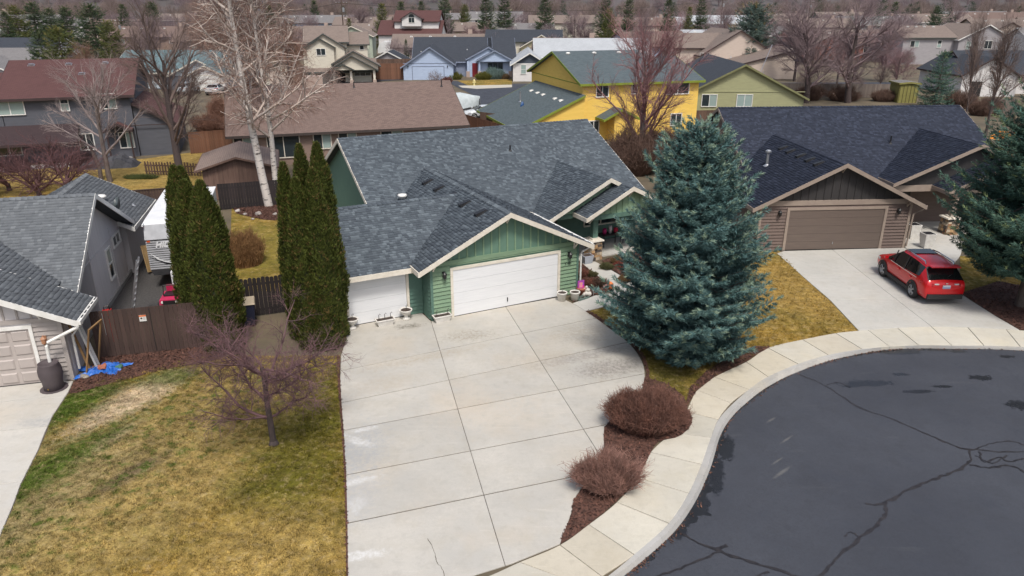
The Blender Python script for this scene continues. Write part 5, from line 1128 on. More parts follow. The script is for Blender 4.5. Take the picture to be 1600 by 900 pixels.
st = MB().tube([(0, 0, -.1), (.05, 0, .9), (-.15, .05, 1.9), (-.28, .05, 2.35)], [.16, .14, .12, .07], 8).build('broken_trunk', BARKG); st.location = (*at2(158, 281), 0); tag(st, 'snapped off bare trunk leaning beside the pale grey tree', 'tree stump'); st.rotation_euler.z = .3
d_ = tree_meshes(vase(57, 13.5, 38, .30, 15, .9, .05, .24), BARKD, TWIGB); plant_tree('bare_dark_tree', 'tall dark trunked bare tree behind the low picket fence', 'tree', d_, (*at2(284, 282), 0), 2.0)
for k, (x, y, s_) in enumerate(((62, 306, 1.0), (15, 298, .9), (105, 296, .8))):
    b_ = tree_meshes(bare(61+k, [dict(L=.5, r=.16, n=7, wob=.02, up=0, start=.4, seg=3, tip=.8), dict(L=4.2*s_, r=.085, n=8, ang=50, wob=.10, up=.03, start=.25, seg=6, cone=0), dict(L=1.9, r=.032, n=6, ang=42, wob=.13, up=.03, start=.15, seg=4), dict(L=.9, r=.014, n=3, ang=38, wob=.12, up=.02, start=.2, seg=3), dict(L=.4, r=.009, n=0, ang=35, wob=.1, up=0, start=1, seg=2)]), BARKD, M('wine_twigs', (.15,.07,.07), (.10,.05,.055), 3, .85))
    plant_tree('bare_plum_tree', ('multi stemmed bare tree with wine red twigs right behind the grey house ridge', 'bare wine red tree at the left edge in front of the slate grey house', 'smaller bare wine red tree before the shaded porch of the slate grey house')[k], 'tree', b_, (*at2(x, y), 0), k)
r_ = tree_meshes(vase(71, 13.2, 40, .26, 22, 1.0, .06, .05), BARKG, TWIGR); plant_tree('red_twigged_tree', 'tall vase shaped bare tree with red twig tips before the yellow house', 'tree', r_, (*at2(1003, 262), 0), 1)
BUSHT = M('dry_brown_twigs', (.17,.10,.075), (.11,.068,.052), 3, .9)
def thicket(seed, n, rx, ry, h, r0=.012, fan=.55, rag=.3):
    rg = np.random.default_rng(seed); a = rg.uniform(0, 6.283, n); q = np.sqrt(rg.random(n)); ex = np.cos(a)*q; ey = np.sin(a)*q; ez = np.sqrt(np.clip(1-q*q*.75, .05, 1))*rg.uniform(.72, 1.06, n)
    cd = rg.uniform(-1, 1, (34, 2)); ci = np.argmin((ex[:, None]-cd[None, :, 0])**2 + (ey[:, None]-cd[None, :, 1])**2, 1); cf = rg.uniform(1-rag, 1+rag*.35, 34)[ci]; lone = np.where(rg.random(n) < .04, 1.18, 1.)
    tip = np.stack([ex*rx*rg.uniform(.82, 1.08, n)*(.4+.6*cf)*lone, ey*ry*rg.uniform(.82, 1.08, n)*(.4+.6*cf)*lone, ez*h*cf*lone], 1); base = np.stack([ex*rx*(1-fan), ey*ry*(1-fan), np.zeros(n)], 1)
    mid = base*.45 + tip*.55 + rg.normal(0, .05*h, (n, 3)); mid[:, 2] = tip[:, 2]*.5; mid[:, 2] = np.maximum(mid[:, 2], .02)
    S = [np.concatenate([base, mid, np.full((n, 1), r0), np.full((n, 1), r0*.7)], 1), np.concatenate([mid, tip, np.full((n, 1), r0*.7), np.full((n, 1), r0*.3)], 1)]
    for _ in range(3):
        u = rg.uniform(.35, 1, n)[:, None]; p = mid + (tip-mid)*u; e = p + norm(tip-base + rg.normal(0, .75, (n, 3))*np.linalg.norm(tip-base, axis=1)[:, None])*h*rg.uniform(.08, .24, n)[:, None]; e[:, 2] = np.maximum(e[:, 2], .02)
        S.append(np.concatenate([p, e, np.full((n, 1), r0*.5), np.full((n, 1), r0*.3)], 1))
    V, F = tubes(np.concatenate(S), 3); return V, F
def bush(name, label, loc, seed, n, rx, ry, h, mat, r0=.012, fan=.55, cat='shrub', group=None, rz=0, rag=.3):
    t = thing(name, label, cat, loc, rz, group); V, F = thicket(seed, n, rx, ry, h, r0, fan, rag); put('twigs', np_mesh('twigs', V, F, mat), t); return t
BARB = M('barberry_twigs', (.215,.10,.07), (.14,.07,.052), 3, .9, isl=.4); BARB2 = M('rusty_twigs', (.33,.18,.14), (.21,.115,.09), 3, .9, isl=.35)
bush('barberry_bush', 'clipped dome of dark red leafless barberry between drive and pavement', (*at2(1009, 668), 0), 5, 4200, 1.25, .98, 1.25, BARB, .009, .45, rag=.18, group='barberry bushes in the mulch strip')
bush('barberry_bush', 'ragged rusty red barberry bush at the narrow end of the mulch strip', (*at2(947, 762), 0), 6, 2300, 1.02, .8, 1.05, BARB2, .009, .6, rag=.55, group='barberry bushes in the mulch strip')
for i, (x, y, rx, ry, h) in enumerate(((985, 272, 2.6, 1.8, 3.2), (1025, 262, 2.2, 1.6, 3.0))): bush('dry_thicket', ('tangled brown thicket below the red twigged tree nearest the green roof', 'tangled brown thicket between the red twigged tree and the blue spruce')[i], (*at2(x, y), 0), 70+i, 2600, rx, ry, h, BUSHT, .02, .5)
bush('ornamental_grass', 'rounded orange brown clipped shrub behind the arborvitae by the back lawn', (*at2(384, 412), 0), 81, 2600, .95, .95, 1.7, M('orange_brown_twigs', (.27,.15,.06), (.2,.1,.04), 3, .9, isl=.3), .012, .2)
# garden beds by the green porch
for i, (x, y, rx, h, c, lab) in enumerate(((918, 447, .42, .35, (.22,.08,.05), 'low russet plant along the garage side of the garden path'), (925, 432, .32, .3, (.12,.11,.04), 'olive green plant beside the top of the garden path'), (937, 446, .5, .4, (.13,.075,.05), 'wide brown plant beside the garden path'), (910, 432, .35, .4, (.26,.10,.07), 'rust red plant against the garage wall'),
    (948, 420, .4, .3, (.10,.10,.035), 'green tuft below the stone pier'), (962, 412, .3, .42, (.22,.14,.06), 'upright tan plant beside the stone pier'), (975, 418, .55, .3, (.28,.06,.04), 'bright red low plant in the porch bed'), (990, 425, .45, .35, (.27,.17,.06), 'golden dry plant in the porch bed'), (975, 440, .4, .3, (.2,.12,.05), 'dry tan plant at the edge of the lower path'), (1000, 412, .4, .35, (.24,.07,.06), 'dark red plant near the spruce in the porch bed'))):
    bush('garden_plant', lab, (*at2(x, y), 0), 200+i, 420, rx, rx, h, M('garden_plant_%02d' % i, c, tuple(v*.6 for v in c), 6, .9, isl=.4), .011, .5, 'plant', 'plants in the porch beds')
for i, (x, y, r, h, lab) in enumerate(((165, 200, 0, 0, ''),)): pass
# conifers and bare trees of the neighbourhood
smC = [conifer(90+k, 10, (2.6, 3.3, 2.2)[k], .3, .55, .62, 7, DK_N, pw=(.8, .6, .9)[k], width=.035, wh=.62) for k in range(3)]
smB = conifer(95, 7, 2.6, .2, .7, .45, 8, GRN_N, width=.022, wh=.5)
plant_tree('small_spruce', 'dark green conical spruce behind the blue roof of the brown house', 'spruce', smB, (*at2(1465, 170)[:1], 92, 0), 0, (1.05, 1.05, .93))
R2 = needle_mat('blue_grey_needles', (.05,.095,.09), (.10,.16,.14), (.22,.17,.08)); bgC = conifer(97, 11, 4.9, .2, .6, .75, 8, R2, pw=.55, width=.045, wh=.65)
p_ = on_ray(1180, 12, 142); plant_tree('big_spruce', 'broad blue grey spruce with brown cones behind the tan house', 'spruce', bgC, (p_[0], 142, 0), 0, (1.25, 1.25, p_[2]/10.6))
CONG = 'dark conifers among the far houses'
OLV_N = needle_mat('olive_conifer_needles', (.05,.068,.016), (.10,.12,.03), (.16,.14,.04))
def recol(t, m): c = t[1].copy(); c.materials.clear(); c.materials.append(m); return t[0], c
smO = [recol(t, OLV_N) for t in smC]
def far_con(x, yt, d, k, lab, wd=1.0):
    p = on_ray(x, yt, d); s = p[2]/10; plant_tree('conifer_tree', lab, 'conifer', (smO if x in (88, 168, 726, 952, 1078, 20, 545, 596) else smC)[k], (p[0], d, 0), rng.uniform(0, 6), (s*wd, s*wd, s), CONG)
for x, yt, d, k, lab, wd in ((88, 44, 100, 1, 'bushy olive green conifer behind the maroon roof', 1.25), (60, 52, 104, 1, 'darker bushy conifer left of the olive green one behind the maroon roof', 1.1), (140, 8, 150, 1, 'tall dark conifer rising right of the bushy olive one', 1.3), (168, 34, 140, 1, 'dark conifer leaning over the teal roof', 1.2), (20, 10, 210, 1, 'dark conifer mass at the upper left corner', 1.3), (48, 5, 220, 1, 'second dark conifer from the upper left corner', 1.3), (5, 18, 190, 2, 'blue dark conifer touching the left edge above the white bungalow', 1.4), (100, 12, 200, 1, 'round dark conifer beside the far grey roof', 1.2), (75, 14, 215, 1, 'conifer between the upper left pair and the far grey roof', 1.2), (190, 8, 240, 0, 'conifer above the utility pole on the left', 1.1), (235, 4, 250, 1, 'conifer behind the dark trunked tree top', 1.1),
    (596, 7, 215, 0, 'pointed green conifer left of the red roofed house', 1.15), (626, 4, 222, 0, 'slim dark conifer just left of the red roofed house', 1.0), (658, 3, 300, 0, 'small conifer above the maroon roof', 1.0), (694, -6, 230, 0, 'tall green conifer at the right end of the maroon roof', 1.15), (726, 8, 270, 1, 'yellowish conifer right of the tall green one', .9), (759, -4, 250, 0, 'broad dark conifer left of the pair above the blue house', 1.2), (788, -6, 255, 0, 'broad dark conifer right of the pair above the blue house', 1.25), (852, -4, 235, 0, 'dark spiky conifer behind the cream yellow house', 1.2), (952, 16, 190, 1, 'olive conifer above the pale grey roof', .9), (948, -8, 260, 0, 'dark conifer behind the olive one above the pale roof', 1.1), (984, -6, 215, 2, 'slim dark conifer left of the red twig tops', 1.0), (1046, -4, 175, 2, 'tall narrow dark conifer left of the tan house', .9), (1078, 12, 240, 0, 'small olive conifer above the tan house', .9), (1098, -8, 260, 2, 'narrow blue dark conifer above the tan house', 1.0), (1466, 10, 240, 1, 'small dark conifer behind the grey gabled house', .9), (1400, 4, 300, 0, 'conifer far behind the bare trees on the right', 1.0), (420, 10, 230, 0, 'dim conifer behind the birch crowns', 1.0), (490, 2, 300, 0, 'conifer left of the utility pole', 1.0), (545, 30, 190, 0, 'low conifer beside the sage gable', .8), (480, 88, 150, 0, 'unlit conifer left of the cream house', .5), (862, 58, 150, 2, 'narrow shrub like conifer beside the pale roof', .5), (634, 62, 150, 2, 'brown green columnar conifer beside the grey shed', .7)): far_con(x, yt, d, k, lab, wd)
frB = []
for k, (sp_, fine) in enumerate(((34, 1.0), (44, 1.0), (28, .95), (38, 1.1))):
    s_ = bare(140+k, [dict(L=7.2, r=.24, n=15, wob=.05, up=.03, start=.18, seg=8, tip=.3), dict(L=5.4, r=.10, n=9*fine, ang=sp_, wob=.08, up=.05, start=.15, seg=5, tip=.3), dict(L=2.3, r=.042, n=8.5*fine, ang=36, wob=.11, up=.03, start=.12, seg=4), dict(L=1.2, r=.026, n=4.4*fine, ang=34, wob=.1, up=.02, start=.2, seg=2), dict(L=.6, r=.017, n=0, ang=34, wob=.1, up=.02, start=1, seg=1)]); frB.append(s_)
TW = [M('mauve_twigs', (.26,.19,.195), (.19,.14,.145), .4, .9), TWIGB, M('pinkish_twigs', (.30,.19,.195), (.22,.14,.145), .4, .9), M('ochre_twigs', (.27,.155,.105), (.19,.105,.075), .4, .9)]
FH_ = [float(s_[:, 5].max()) for s_ in frB]
FM = [[tree_meshes(s_, BARKD, tw) for tw in TW] for s_ in frB]
BTG = 'bare trees among the far houses'
def far_bare(x, yt, d, k, c, lab, wd=1.0):
    p = on_ray(x, yt, d); s = max(.3, p[2]/FH_[k]); wd = wd*FH_[k]/12; plant_tree('bare_tree', lab, 'tree', FM[k][c], (p[0], d, 0), rng.uniform(0, 6), (s*wd, s*wd, s), BTG)
for x, yt, d, k, c, lab, wd in ((1285, -22, 97, 0, 0, 'wide bare tree left of the pair behind the blue roof ridge', 1.45), (1355, -26, 97, 1, 0, 'wide bare tree right of the pair behind the blue roof ridge', 1.5), (1322, 40, 118, 3, 2, 'reddish bare tree between the wide pair', 1.0), (1395, 20, 125, 1, 2, 'mauve bare tree filling the gap above the olive yellow shed', 1.3), (1255, 22, 125, 3, 0, 'mauve bare tree at the left flank of the wide pair', 1.2), (1430, 24, 205, 1, 0, 'mauve bare tree behind the left wing of the grey gabled house', 1.2), (1412, 62, 112, 3, 2, 'low wine tinted bare tree left of the small spruce', 1.0), (1552, -14, 78, 2, 1, 'lean dark bare tree near the right edge', .42), (1592, -10, 72, 2, 1, 'bare tree cut by the right edge', .5), (1240, 30, 150, 0, 2, 'pinkish bare tree beside the broad blue grey spruce', 1.2), (900, 4, 205, 1, 0, 'mauve bare tree behind the pale grey roof', 1.2), (915, 22, 170, 3, 0, 'second mauve bare tree behind the pale grey roof', 1.0), (735, 30, 185, 3, 2, 'pinkish bare tree above the blue house roof', .9), (760, 34, 190, 1, 2, 'pinkish bare tree right above the blue house ridge', .9), (310, 2, 125, 0, 1, 'bare tree behind the teal roof', 1.0), (345, 6, 135, 1, 3, 'ochre bare tree behind the teal roof', 1.1), (220, 12, 130, 0, 0, 'grey mauve bare tree left of the dark trunked tree', 1.0), (120, 55, 90, 0, 3, 'ochre tipped bare tree behind the maroon roof', .9), (385, 10, 140, 2, 3, 'ochre bare tree behind the tall birch', 1.1), (440, 8, 150, 1, 1, 'bare tree behind the thin birch', 1.1), (475, 20, 145, 0, 0, 'bare tree left of the cream house', .9), (1010, -4, 120, 2, 0, 'tall thin bare tree behind the yellow ridge', .8), (1140, -6, 190, 2, 0, 'pale bare tree behind the tan house', 1.0), (1180, 0, 230, 1, 2, 'pinkish bare tree beyond the broad spruce', 1.2), (1500, 0, 260, 1, 0, 'mauve bare tree beyond the grey gabled house', 1.2), (560, 0, 260, 3, 0, 'mauve bare tree beyond the sage gable', 1.1), (870, 70, 140, 3, 1, 'brown bare tree beside the pale roof edge', .7), (372, 62, 78, 1, 3, 'russet bare tree just left of the tall birch trunk', 1.0), (462, 96, 92, 0, 3, 'russet bare tree right of the thin birch above the brown roof', .9), (445, 40, 110, 1, 3, 'taller russet bare tree between the birch crowns', 1.0)): far_bare(x, yt, d, k, c, lab, wd)

# ------------------------------------------------------------------ fences
FB_D = M('dark_stained_board', (.075,.045,.036), (.055,.034,.028), 3, .85, objr=.18, stretch=(8, 8, .5)); FB_K = M('black_stained_board', (.028,.021,.022), (.02,.015,.016), 3, .85, objr=.2, stretch=(8, 8, .5))
FB_R = M('red_cedar_board', (.20,.095,.055), (.14,.065,.04), 3, .85, objr=.2, stretch=(8, 8, .5)); FB_G = M('silvered_board', (.26,.215,.185), (.19,.155,.135), 3, .9, objr=.18, stretch=(8, 8, .5)); FB_B = M('worn_brown_board', (.14,.085,.06), (.10,.06,.045), 3, .9, objr=.2, stretch=(8, 8, .5))
def fence(name, label, p0, p1, h, mat, bw=.14, gap=.008, cap=None, cat='fence', group=None, dog=0, rails=True, hv=.0):
    p0, p1 = Vector(p0[:2]), Vector(p1[:2]); Ln = (p1-p0).length; a = math.atan2(p1.y-p0.y, p1.x-p0.x); t = thing(name, label, cat, (*p0, 0), a, group)
    n = max(1, int(Ln/bw)); bw = Ln/n; me = []
    for k in range(3):
        m = MB(); w_ = bw-gap; hh = h + (k-1)*hv
        if dog: m.prism([(0, 0, 0), (w_, 0, 0), (w_, 0, hh-dog), (w_*.72, 0, hh), (w_*.28, 0, hh), (0, 0, hh-dog)], (0, .02, 0))
        else: m.box(0, w_, 0, .02, 0, hh)
        b = m.mesh('board', mat); me.append(b)
    for k in range(n): put('board', me[random.randrange(3)], t, (k*bw+gap/2, random.uniform(-.004, .004), .03))
    if rails:
        rm = MB().box(0, Ln, .022, .06, -.045, .045).mesh('rail', mat)
        for z in (.25, h-.25): put('rail', rm, t, (0, 0, z))
        pm = MB().box(-.045, .045, .062, .15, -.3, h-.05).mesh('post', mat)
        for k in range(int(Ln/2.4)+1): put('post', pm, t, (min(k*2.4+.05, Ln-.05), 0, 0))
    if cap: boxpart(t, 'top_rail', mat, -.02, Ln+.02, -.03, .10, h+.03, h+.065)
    return t
g_ = fence('board_gate', 'dark brown board gate with a notice between the grey house and the arborvitae', (-14.99, 23.72), (-11.3, 24.72), 1.8, FB_D, .15, .010, cat='gate')
boxpart(g_, 'drop_rod', STEEL, .42, .435, -.03, -.01, .9, 1.75); boxpart(g_, 'hinge_strap', BLACK, 1.95, 1.97, -.012, 0, .1, 1.78)
no = thing('notice_board', 'white notice with an orange top stripe on the brown gate', 'sign', (-14.99+1.72*math.cos(.2636), 23.72+1.72*math.sin(.2636)-.022, 1.42), .2636)
boxpart(no, 'panel', WHITE, -.115, .115, -.012, 0, -.12, .12); boxpart(no, 'header_stripe', M('orange_print', (.75,.18,.04), rough=.5), -.115, .115, -.016, -.012, .06, .12)
MB().lathe((0, 0, 0), [(.035, 0), (.035, .004)], 12).build('pictogram', BLACK, no).matrix_local = Matrix.Translation((-.045, -.013, .0)) @ Matrix.Rotation(R(90), 4, 'X')
for k in range(3): boxpart(no, 'text_line', M('grey_print', (.25,.25,.27)), .01, .09, -.0145, -.012, .02-k*.035, .032-k*.035)
fence('dog_eared_fence', 'near black picket fence between the two arborvitae clumps', (-11.0, 27.45), (-8.0, 28.55), 1.62, FB_K, .16, .012, dog=.045, hv=.02)
fence('board_fence', 'dark brown boundary fence with a top rail behind the grey house', (-25, 40.9), (-18.3, 43.2), 1.75, FB_D, .16, cap=True)
fence('board_fence', 'dark boundary fence in front of the timber shed and birches', (-18.2, 44.2), (-9.5, 47.3), 1.6, FB_K, .16)
fence('board_fence', 'fence running back beside the green house behind the arborvitae', (-8.0, 28.7), (-5.0, 34.0), 1.6, FB_K, .16)
lp = fence('picket_fence', 'low wavy picket fence on the yellow lawn by the dark trunked tree', (-27.6, 54.3), (-22.0, 53.6), .95, FB_B, .22, .10, dog=.05, hv=.04)
fence('board_fence', 'red cedar fence beyond the right end of the brown roof', (-5.0, 74.0), (-.4, 65.6), 1.8, FB_R, .16)
fence('board_fence', 'dark fence stretch standing before the covered boat and white car', (-3.3, 76.5), (1.2, 72.6), 1.6, FB_B, .16)
fence('board_fence', 'reddish brown fence joining the cream house and the blue house', (-24.6, 127.5), (-17.2, 128.2), 2.6, FB_R, .26)
fence('board_fence', 'darker second fence behind the reddish one by the grey shed', (-25, 134), (-17, 134.6), 2.9, FB_B, .28)
fence('board_fence', 'brown fence below the olive house windows', (16.5, 76), (33.5, 78.6), 1.75, FB_B, .17)
fence('board_fence', 'silvered fence behind the pair of wide bare trees', (33, 104), (53, 102), 1.8, FB_G, .2)
fence('board_fence', 'silvered fence right of the small spruce', (55, 87), (64, 80), 1.8, FB_G, .2)
fence('board_fence', 'worn brown fence by the lean dark tree at the right edge', (62, 84.5), (78, 76), 1.9, FB_B, .2)
fence('board_fence', 'worn brown fence beside the slate grey house and its dark trunked tree', (-27.5, 62.4), (-19.5, 66.5), 1.8, FB_R, .17)
fence('board_fence', 'brown fence behind the brown roofed house near the birches', (-33, 84), (-22, 88), 1.9, FB_R, .2)

# ------------------------------------------------------------------ vehicles
def paint(name, c):
    m, nt, b = new_mat(name); n = noise(nt, nnode(nt, 'ShaderNodeTexCoord').outputs['Object'], 1.1, 3)
    L(nt, mix(nt, n.outputs[0], c, tuple(v*.86 for v in c)), b.inputs['Base Color']); b.inputs['Roughness'].default_value = .28; b.inputs['Coat Weight'].default_value = .5; b.inputs['Coat Roughness'].default_value = .06; b.inputs['Metallic'].default_value = .15; return m
CARGLASS = glass_mat('tinted_car_glass', (.008,.009,.010), .05); CLAD = M('black_cladding', (.022,.022,.023), rough=.7); LAMPR = M('red_lamp_lens', (.35,.012,.015), rough=.2); LAMPW = M('clear_lamp_lens', (.6,.6,.6), rough=.15); CHROME = M('chrome', (.75,.75,.76), rough=.18, metal=1)
ALLOY = M('alloy', (.50,.50,.51), rough=.35, metal=.85); PLATE = M('plate_white', (.62,.66,.72), rough=.5); PLATEB = M('plate_blue', (.10,.22,.5), rough=.5)
def wheel_mesh():
    m = MB(); 
    prof = [(.20, -.10), (.33, -.11), (.36, -.06), (.36, .06), (.33, .11), (.24, .115), (.235, .05), (.20, .05)]
    m.lathe((0, 0, 0), prof, 24); ty = m.mesh('tyre', RUBBER, True)
    m = MB(); m.lathe((0, 0, 0), [(.235, .045), (.24, .10), (.225, .105), (.21, .055)], 24)
    for k in range(5):
        a = k*1.2566; c_, s_ = math.cos(a), math.sin(a)
        for off in (-.13, .13):
            cc, ss = math.cos(a+off), math.sin(a+off); m.tube([(c_*.04, s_*.04, .085), (cc*.225, ss*.225, .09)], [.028, .022], 5)
    m.lathe((0, 0, 0), [(.06, .05), (.06, .10), (.03, .11)], 10); rim = m.mesh('rim', ALLOY, True)
    disc = MB().lathe((0, 0, 0), [(.21, .02), (.21, .03)], 16).mesh('brake_disc', BLACK); return ty, rim, disc
WHEEL = wheel_mesh()
SUV = [(-2.28,.78,.80,.60,.74),(-2.22,.98,1.02,.70,.84),(-2.14,1.05,1.10,.74,.885),(-1.62,1.12,1.55,.62,.915),(-1.1,1.07,1.63,.655,.93),(-.4,1.03,1.665,.67,.925),(.30,1.0,1.625,.65,.92),(1.22,.97,1.04,.74,.915),(1.65,.95,1.0,.70,.90),(2.02,.86,.90,.64,.87),(2.22,.72,.76,.52,.78),(2.30,.58,.60,.42,.66)]
SEDAN = [(-2.32,.72,.74,.60,.72),(-2.24,.90,.95,.70,.82),(-1.55,.96,1.02,.70,.88),(-1.05,.96,1.36,.60,.89),(-.5,.95,1.43,.60,.89),(.2,.94,1.42,.59,.885),(.45,.93,1.36,.58,.88),(1.15,.91,.97,.70,.87),(1.75,.84,.89,.66,.85),(2.1,.76,.80,.58,.80),(2.26,.62,.66,.48,.70),(2.33,.5,.52,.4,.6)]
def car(label, loc, rz, body, prof=SUV, cat='car', name='parked_car', roofrail=True, iR=(2, 3), iW=(6, 7), group=None):
    t = thing(name, label, cat, loc, rz, group); wb = 1.33; N = len(prof)
    def ring(x, zb, zr, rw, w_):
        return [(w_*.86, .30), (w_*.97, .42), (w_, .62), (w_*.985, .82 if zb > .9 else zb*.85), (w_*.95, zb), ((rw+.03) if zr-zb > .2 else w_*.86, zr-.05 if zr-zb > .2 else zr-.02), (rw*.93, zr-.005), (rw*.5, zr+.02), (0, zr+.028)]
    V = []; nr = 9
    for (x, zb, zr, rw, w_) in prof:
        rr = ring(x, zb, zr, rw, w_); V += [(x, -y, z) for y, z in rr] + [(x, y, z) for y, z in rr[:-1][::-1]]
    W2 = 2*nr-1; cats = {'body': [], 'side_window': [], 'windscreen': [], 'rear_window': []}
    for i in range(N-1):
        for k in range(W2-1):
            f = (i*W2+k, i*W2+k+1, (i+1)*W2+k+1, (i+1)*W2+k); j = k if k < nr-1 else W2-2-k; c = 'body'
            if j == 4 and iR[0]+1 <= i <= iW[1]-1: c = 'side_window'
            if j >= 5 and i == iW[0]: c = 'windscreen'
            if j >= 5 and iR[0] <= i < iR[1]: c = 'rear_window'
            if j == 4 and iR[0] <= i < iR[1]: c = 'body'
            cats[c].append(f)
    for e_, i in ((0, 0), (1, N-1)): cats['body'].append(tuple(i*W2+k for k in range(W2))[::1 if e_ else -1])
    for c, fs in cats.items():
        if not fs: continue
        m = MB(); used = sorted({v for f in fs for v in f}); mp = {v: i for i, v in enumerate(used)}
        m.add([V[v] for v in used], [tuple(mp[v] for v in f) for f in fs]); o = m.build(c, body if c == 'body' else CARGLASS, t, True); recalc(o)
        if c == 'body':
            md = o.modifiers.new('bev', 'SUBSURF'); md.levels = 1; md.render_levels = 1
    zt = max(p[2] for p in prof)
    for sy in (-1, 1):
        for sx in (-1, 1):
            a = MB(); w_ = .925 if prof is SUV else .885
            pts = []
            for k in range(17):
                th = math.pi*k/16; pts.append((sx*wb + .455*math.cos(th), sy*w_, .36 + .455*math.sin(th)))
            inn = [(sx*wb + .375*math.cos(math.pi*k/16), sy*(w_+.012), .34 + .375*math.sin(math.pi*k/16)) for k in range(17)]
            o = MB().add(pts + inn, [(k, k+1, 18+k, 17+k) for k in range(16)]).build('wheel_arch', CLAD if prof is SUV else body, t, True)
            MB().add([(x, sy*(w_-.008), z) for x, y, z in inn] + [(sx*wb, sy*(w_-.01), .3)], [(k, k+1, 17) for k in range(16)]).build('wheel_well', DARK, t)
            wh = put('wheel', WHEEL[0], t, (sx*wb, sy*(w_-.10), .36)); wh.rotation_euler = (R(-90*sy), 0, 0); put('rim', WHEEL[1], wh); put('brake_disc', WHEEL[2], wh)
        boxpart(t, 'sill', CLAD, -1.0, 1.0, sy*.905-.03, sy*.905+.03, .24, .40)
        m = MB(); m.hexa([(.95, sy*.93, 1.02), (1.12, sy*.93, 1.02), (1.12, sy*1.08, 1.04), (.95, sy*1.1, 1.04), (.97, sy*.93, 1.15), (1.08, sy*.93, 1.13), (1.08, sy*1.07, 1.14), (.97, sy*1.09, 1.17)]); o = m.build('mirror', body, t); recalc(o)
        for x in (.0, -1.0): boxpart(t, 'door_handle', body, x-.10, x+.08, sy*.93-.02, sy*.93+.02, .86, .90)
        m = MB(); m.hexa([(-2.26, sy*.62, .86), (-1.86, sy*.93, .88), (-1.84, sy*.93, .98), (-2.24, sy*.60, .98), (-2.285, sy*.55, .86+.02), (-1.9, sy*.945, .9), (-1.9, sy*.94, .99), (-2.245, sy*.55, .99)]); o = m.build('tail_light', LAMPR, t); recalc(o)
        boxpart(t, 'reverse_light', LAMPW, -2.275, -2.2, sy*.42-.09, sy*.42+.09, .94, .985)
        m = MB(); m.hexa([(2.0, sy*.58, .66), (2.2, sy*.5, .64), (2.1, sy*.82, .66), (1.75, sy*.9, .72), (1.95, sy*.58, .78), (2.16, sy*.5, .74), (2.0, sy*.84, .80), (1.7, sy*.905, .84)]); o = m.build('headlight', LAMPW, t); recalc(o)
        for x0, x1 in ((-.45, .98), (-1.45, -.5)):
            pass
        if roofrail: MB().tube([(-1.5, sy*.60, zt-.06), (-1.4, sy*.60, zt+.035), (-.2, sy*.60, zt+.05), (.2, sy*.585, zt+.02), (.3, sy*.585, zt-.05)], .026, 6).build('roof_rail', CHROME, t)
        boxpart(t, 'beltline_trim', CHROME, -1.5, .75, sy*.905-.012, sy*.905+.012, 1.0, 1.02) if prof is SUV else None
        for x in (-.42, .55 if prof is SUV else .6): 
            m = MB(); m.hexa([(x-.035, sy*.905, 1.0), (x+.035, sy*.905, 1.0), (x+.035, sy*.895, 1.0), (x-.035, sy*.895, 1.0), (x-.035, sy*.745, zt-.10), (x+.035, sy*.745, zt-.10), (x+.035, sy*.735, zt-.10), (x-.035, sy*.735, zt-.10)]); m.build('door_pillar', BLACK, t)
    boxpart(t, 'rear_bumper', CLAD, -2.33, -2.12, -.74, .74, .32, .52); boxpart(t, 'front_bumper', CLAD, 2.15, 2.32, -.62, .62, .3, .48)
    pl = boxpart(t, 'number_plate', PLATE, -2.30, -2.26, -.16, .16, .78, .92); boxpart(pl, 'plate_band', PLATEB, -2.304, -2.30, -.15, .15, .80, .84)
    boxpart(t, 'grille', BLACK, 2.2, 2.31, -.45, .45, .5, .6); return t
suv = car('red crossover car parked nose in on the pale drive', (18.34, 30.98, 0), R(90), paint('red_car_paint', (.60,.006,.011)))
boxpart(suv, 'sunroof', CARGLASS, -.35, .28, -.5, .5, 1.695, 1.712); boxpart(suv, 'emblem', CHROME, -2.27, -2.24, -.05, .05, .98, 1.01)
m_ = MB().hexa([(-2.0, -.62, 1.60), (-1.72, -.64, 1.635), (-1.72, .64, 1.635), (-2.0, .62, 1.60), (-2.02, -.60, 1.64), (-1.72, -.62, 1.66), (-1.72, .62, 1.66), (-2.02, .60, 1.64)]); o_ = m_.build('rear_spoiler', paint('red_spoiler', (.60,.006,.011)), suv); recalc(o_)
MB().tube([(-2.1, .05, 1.13), (-1.95, -.3, 1.30)], .012, 5).build('rear_wiper', BLACK, suv)
car('pale silver car parked on the left before the teal roofed house', (-46.3, 107.4, 0), R(86), paint('silver_paint', (.42,.45,.46)), group='cars before the teal roofed house'); car('white car parked on the right before the teal roofed house', (-42.2, 107, 0), R(94), paint('white_paint_car', (.7,.68,.66)), SEDAN, roofrail=False, iR=(2, 3), group='cars before the teal roofed house')
car('white car parked beside the covered boat and the yellow house', (-3.2, 83.4, 0), R(200), paint('white_car_paint', (.66,.69,.72)), SEDAN, roofrail=False, iR=(2, 3))
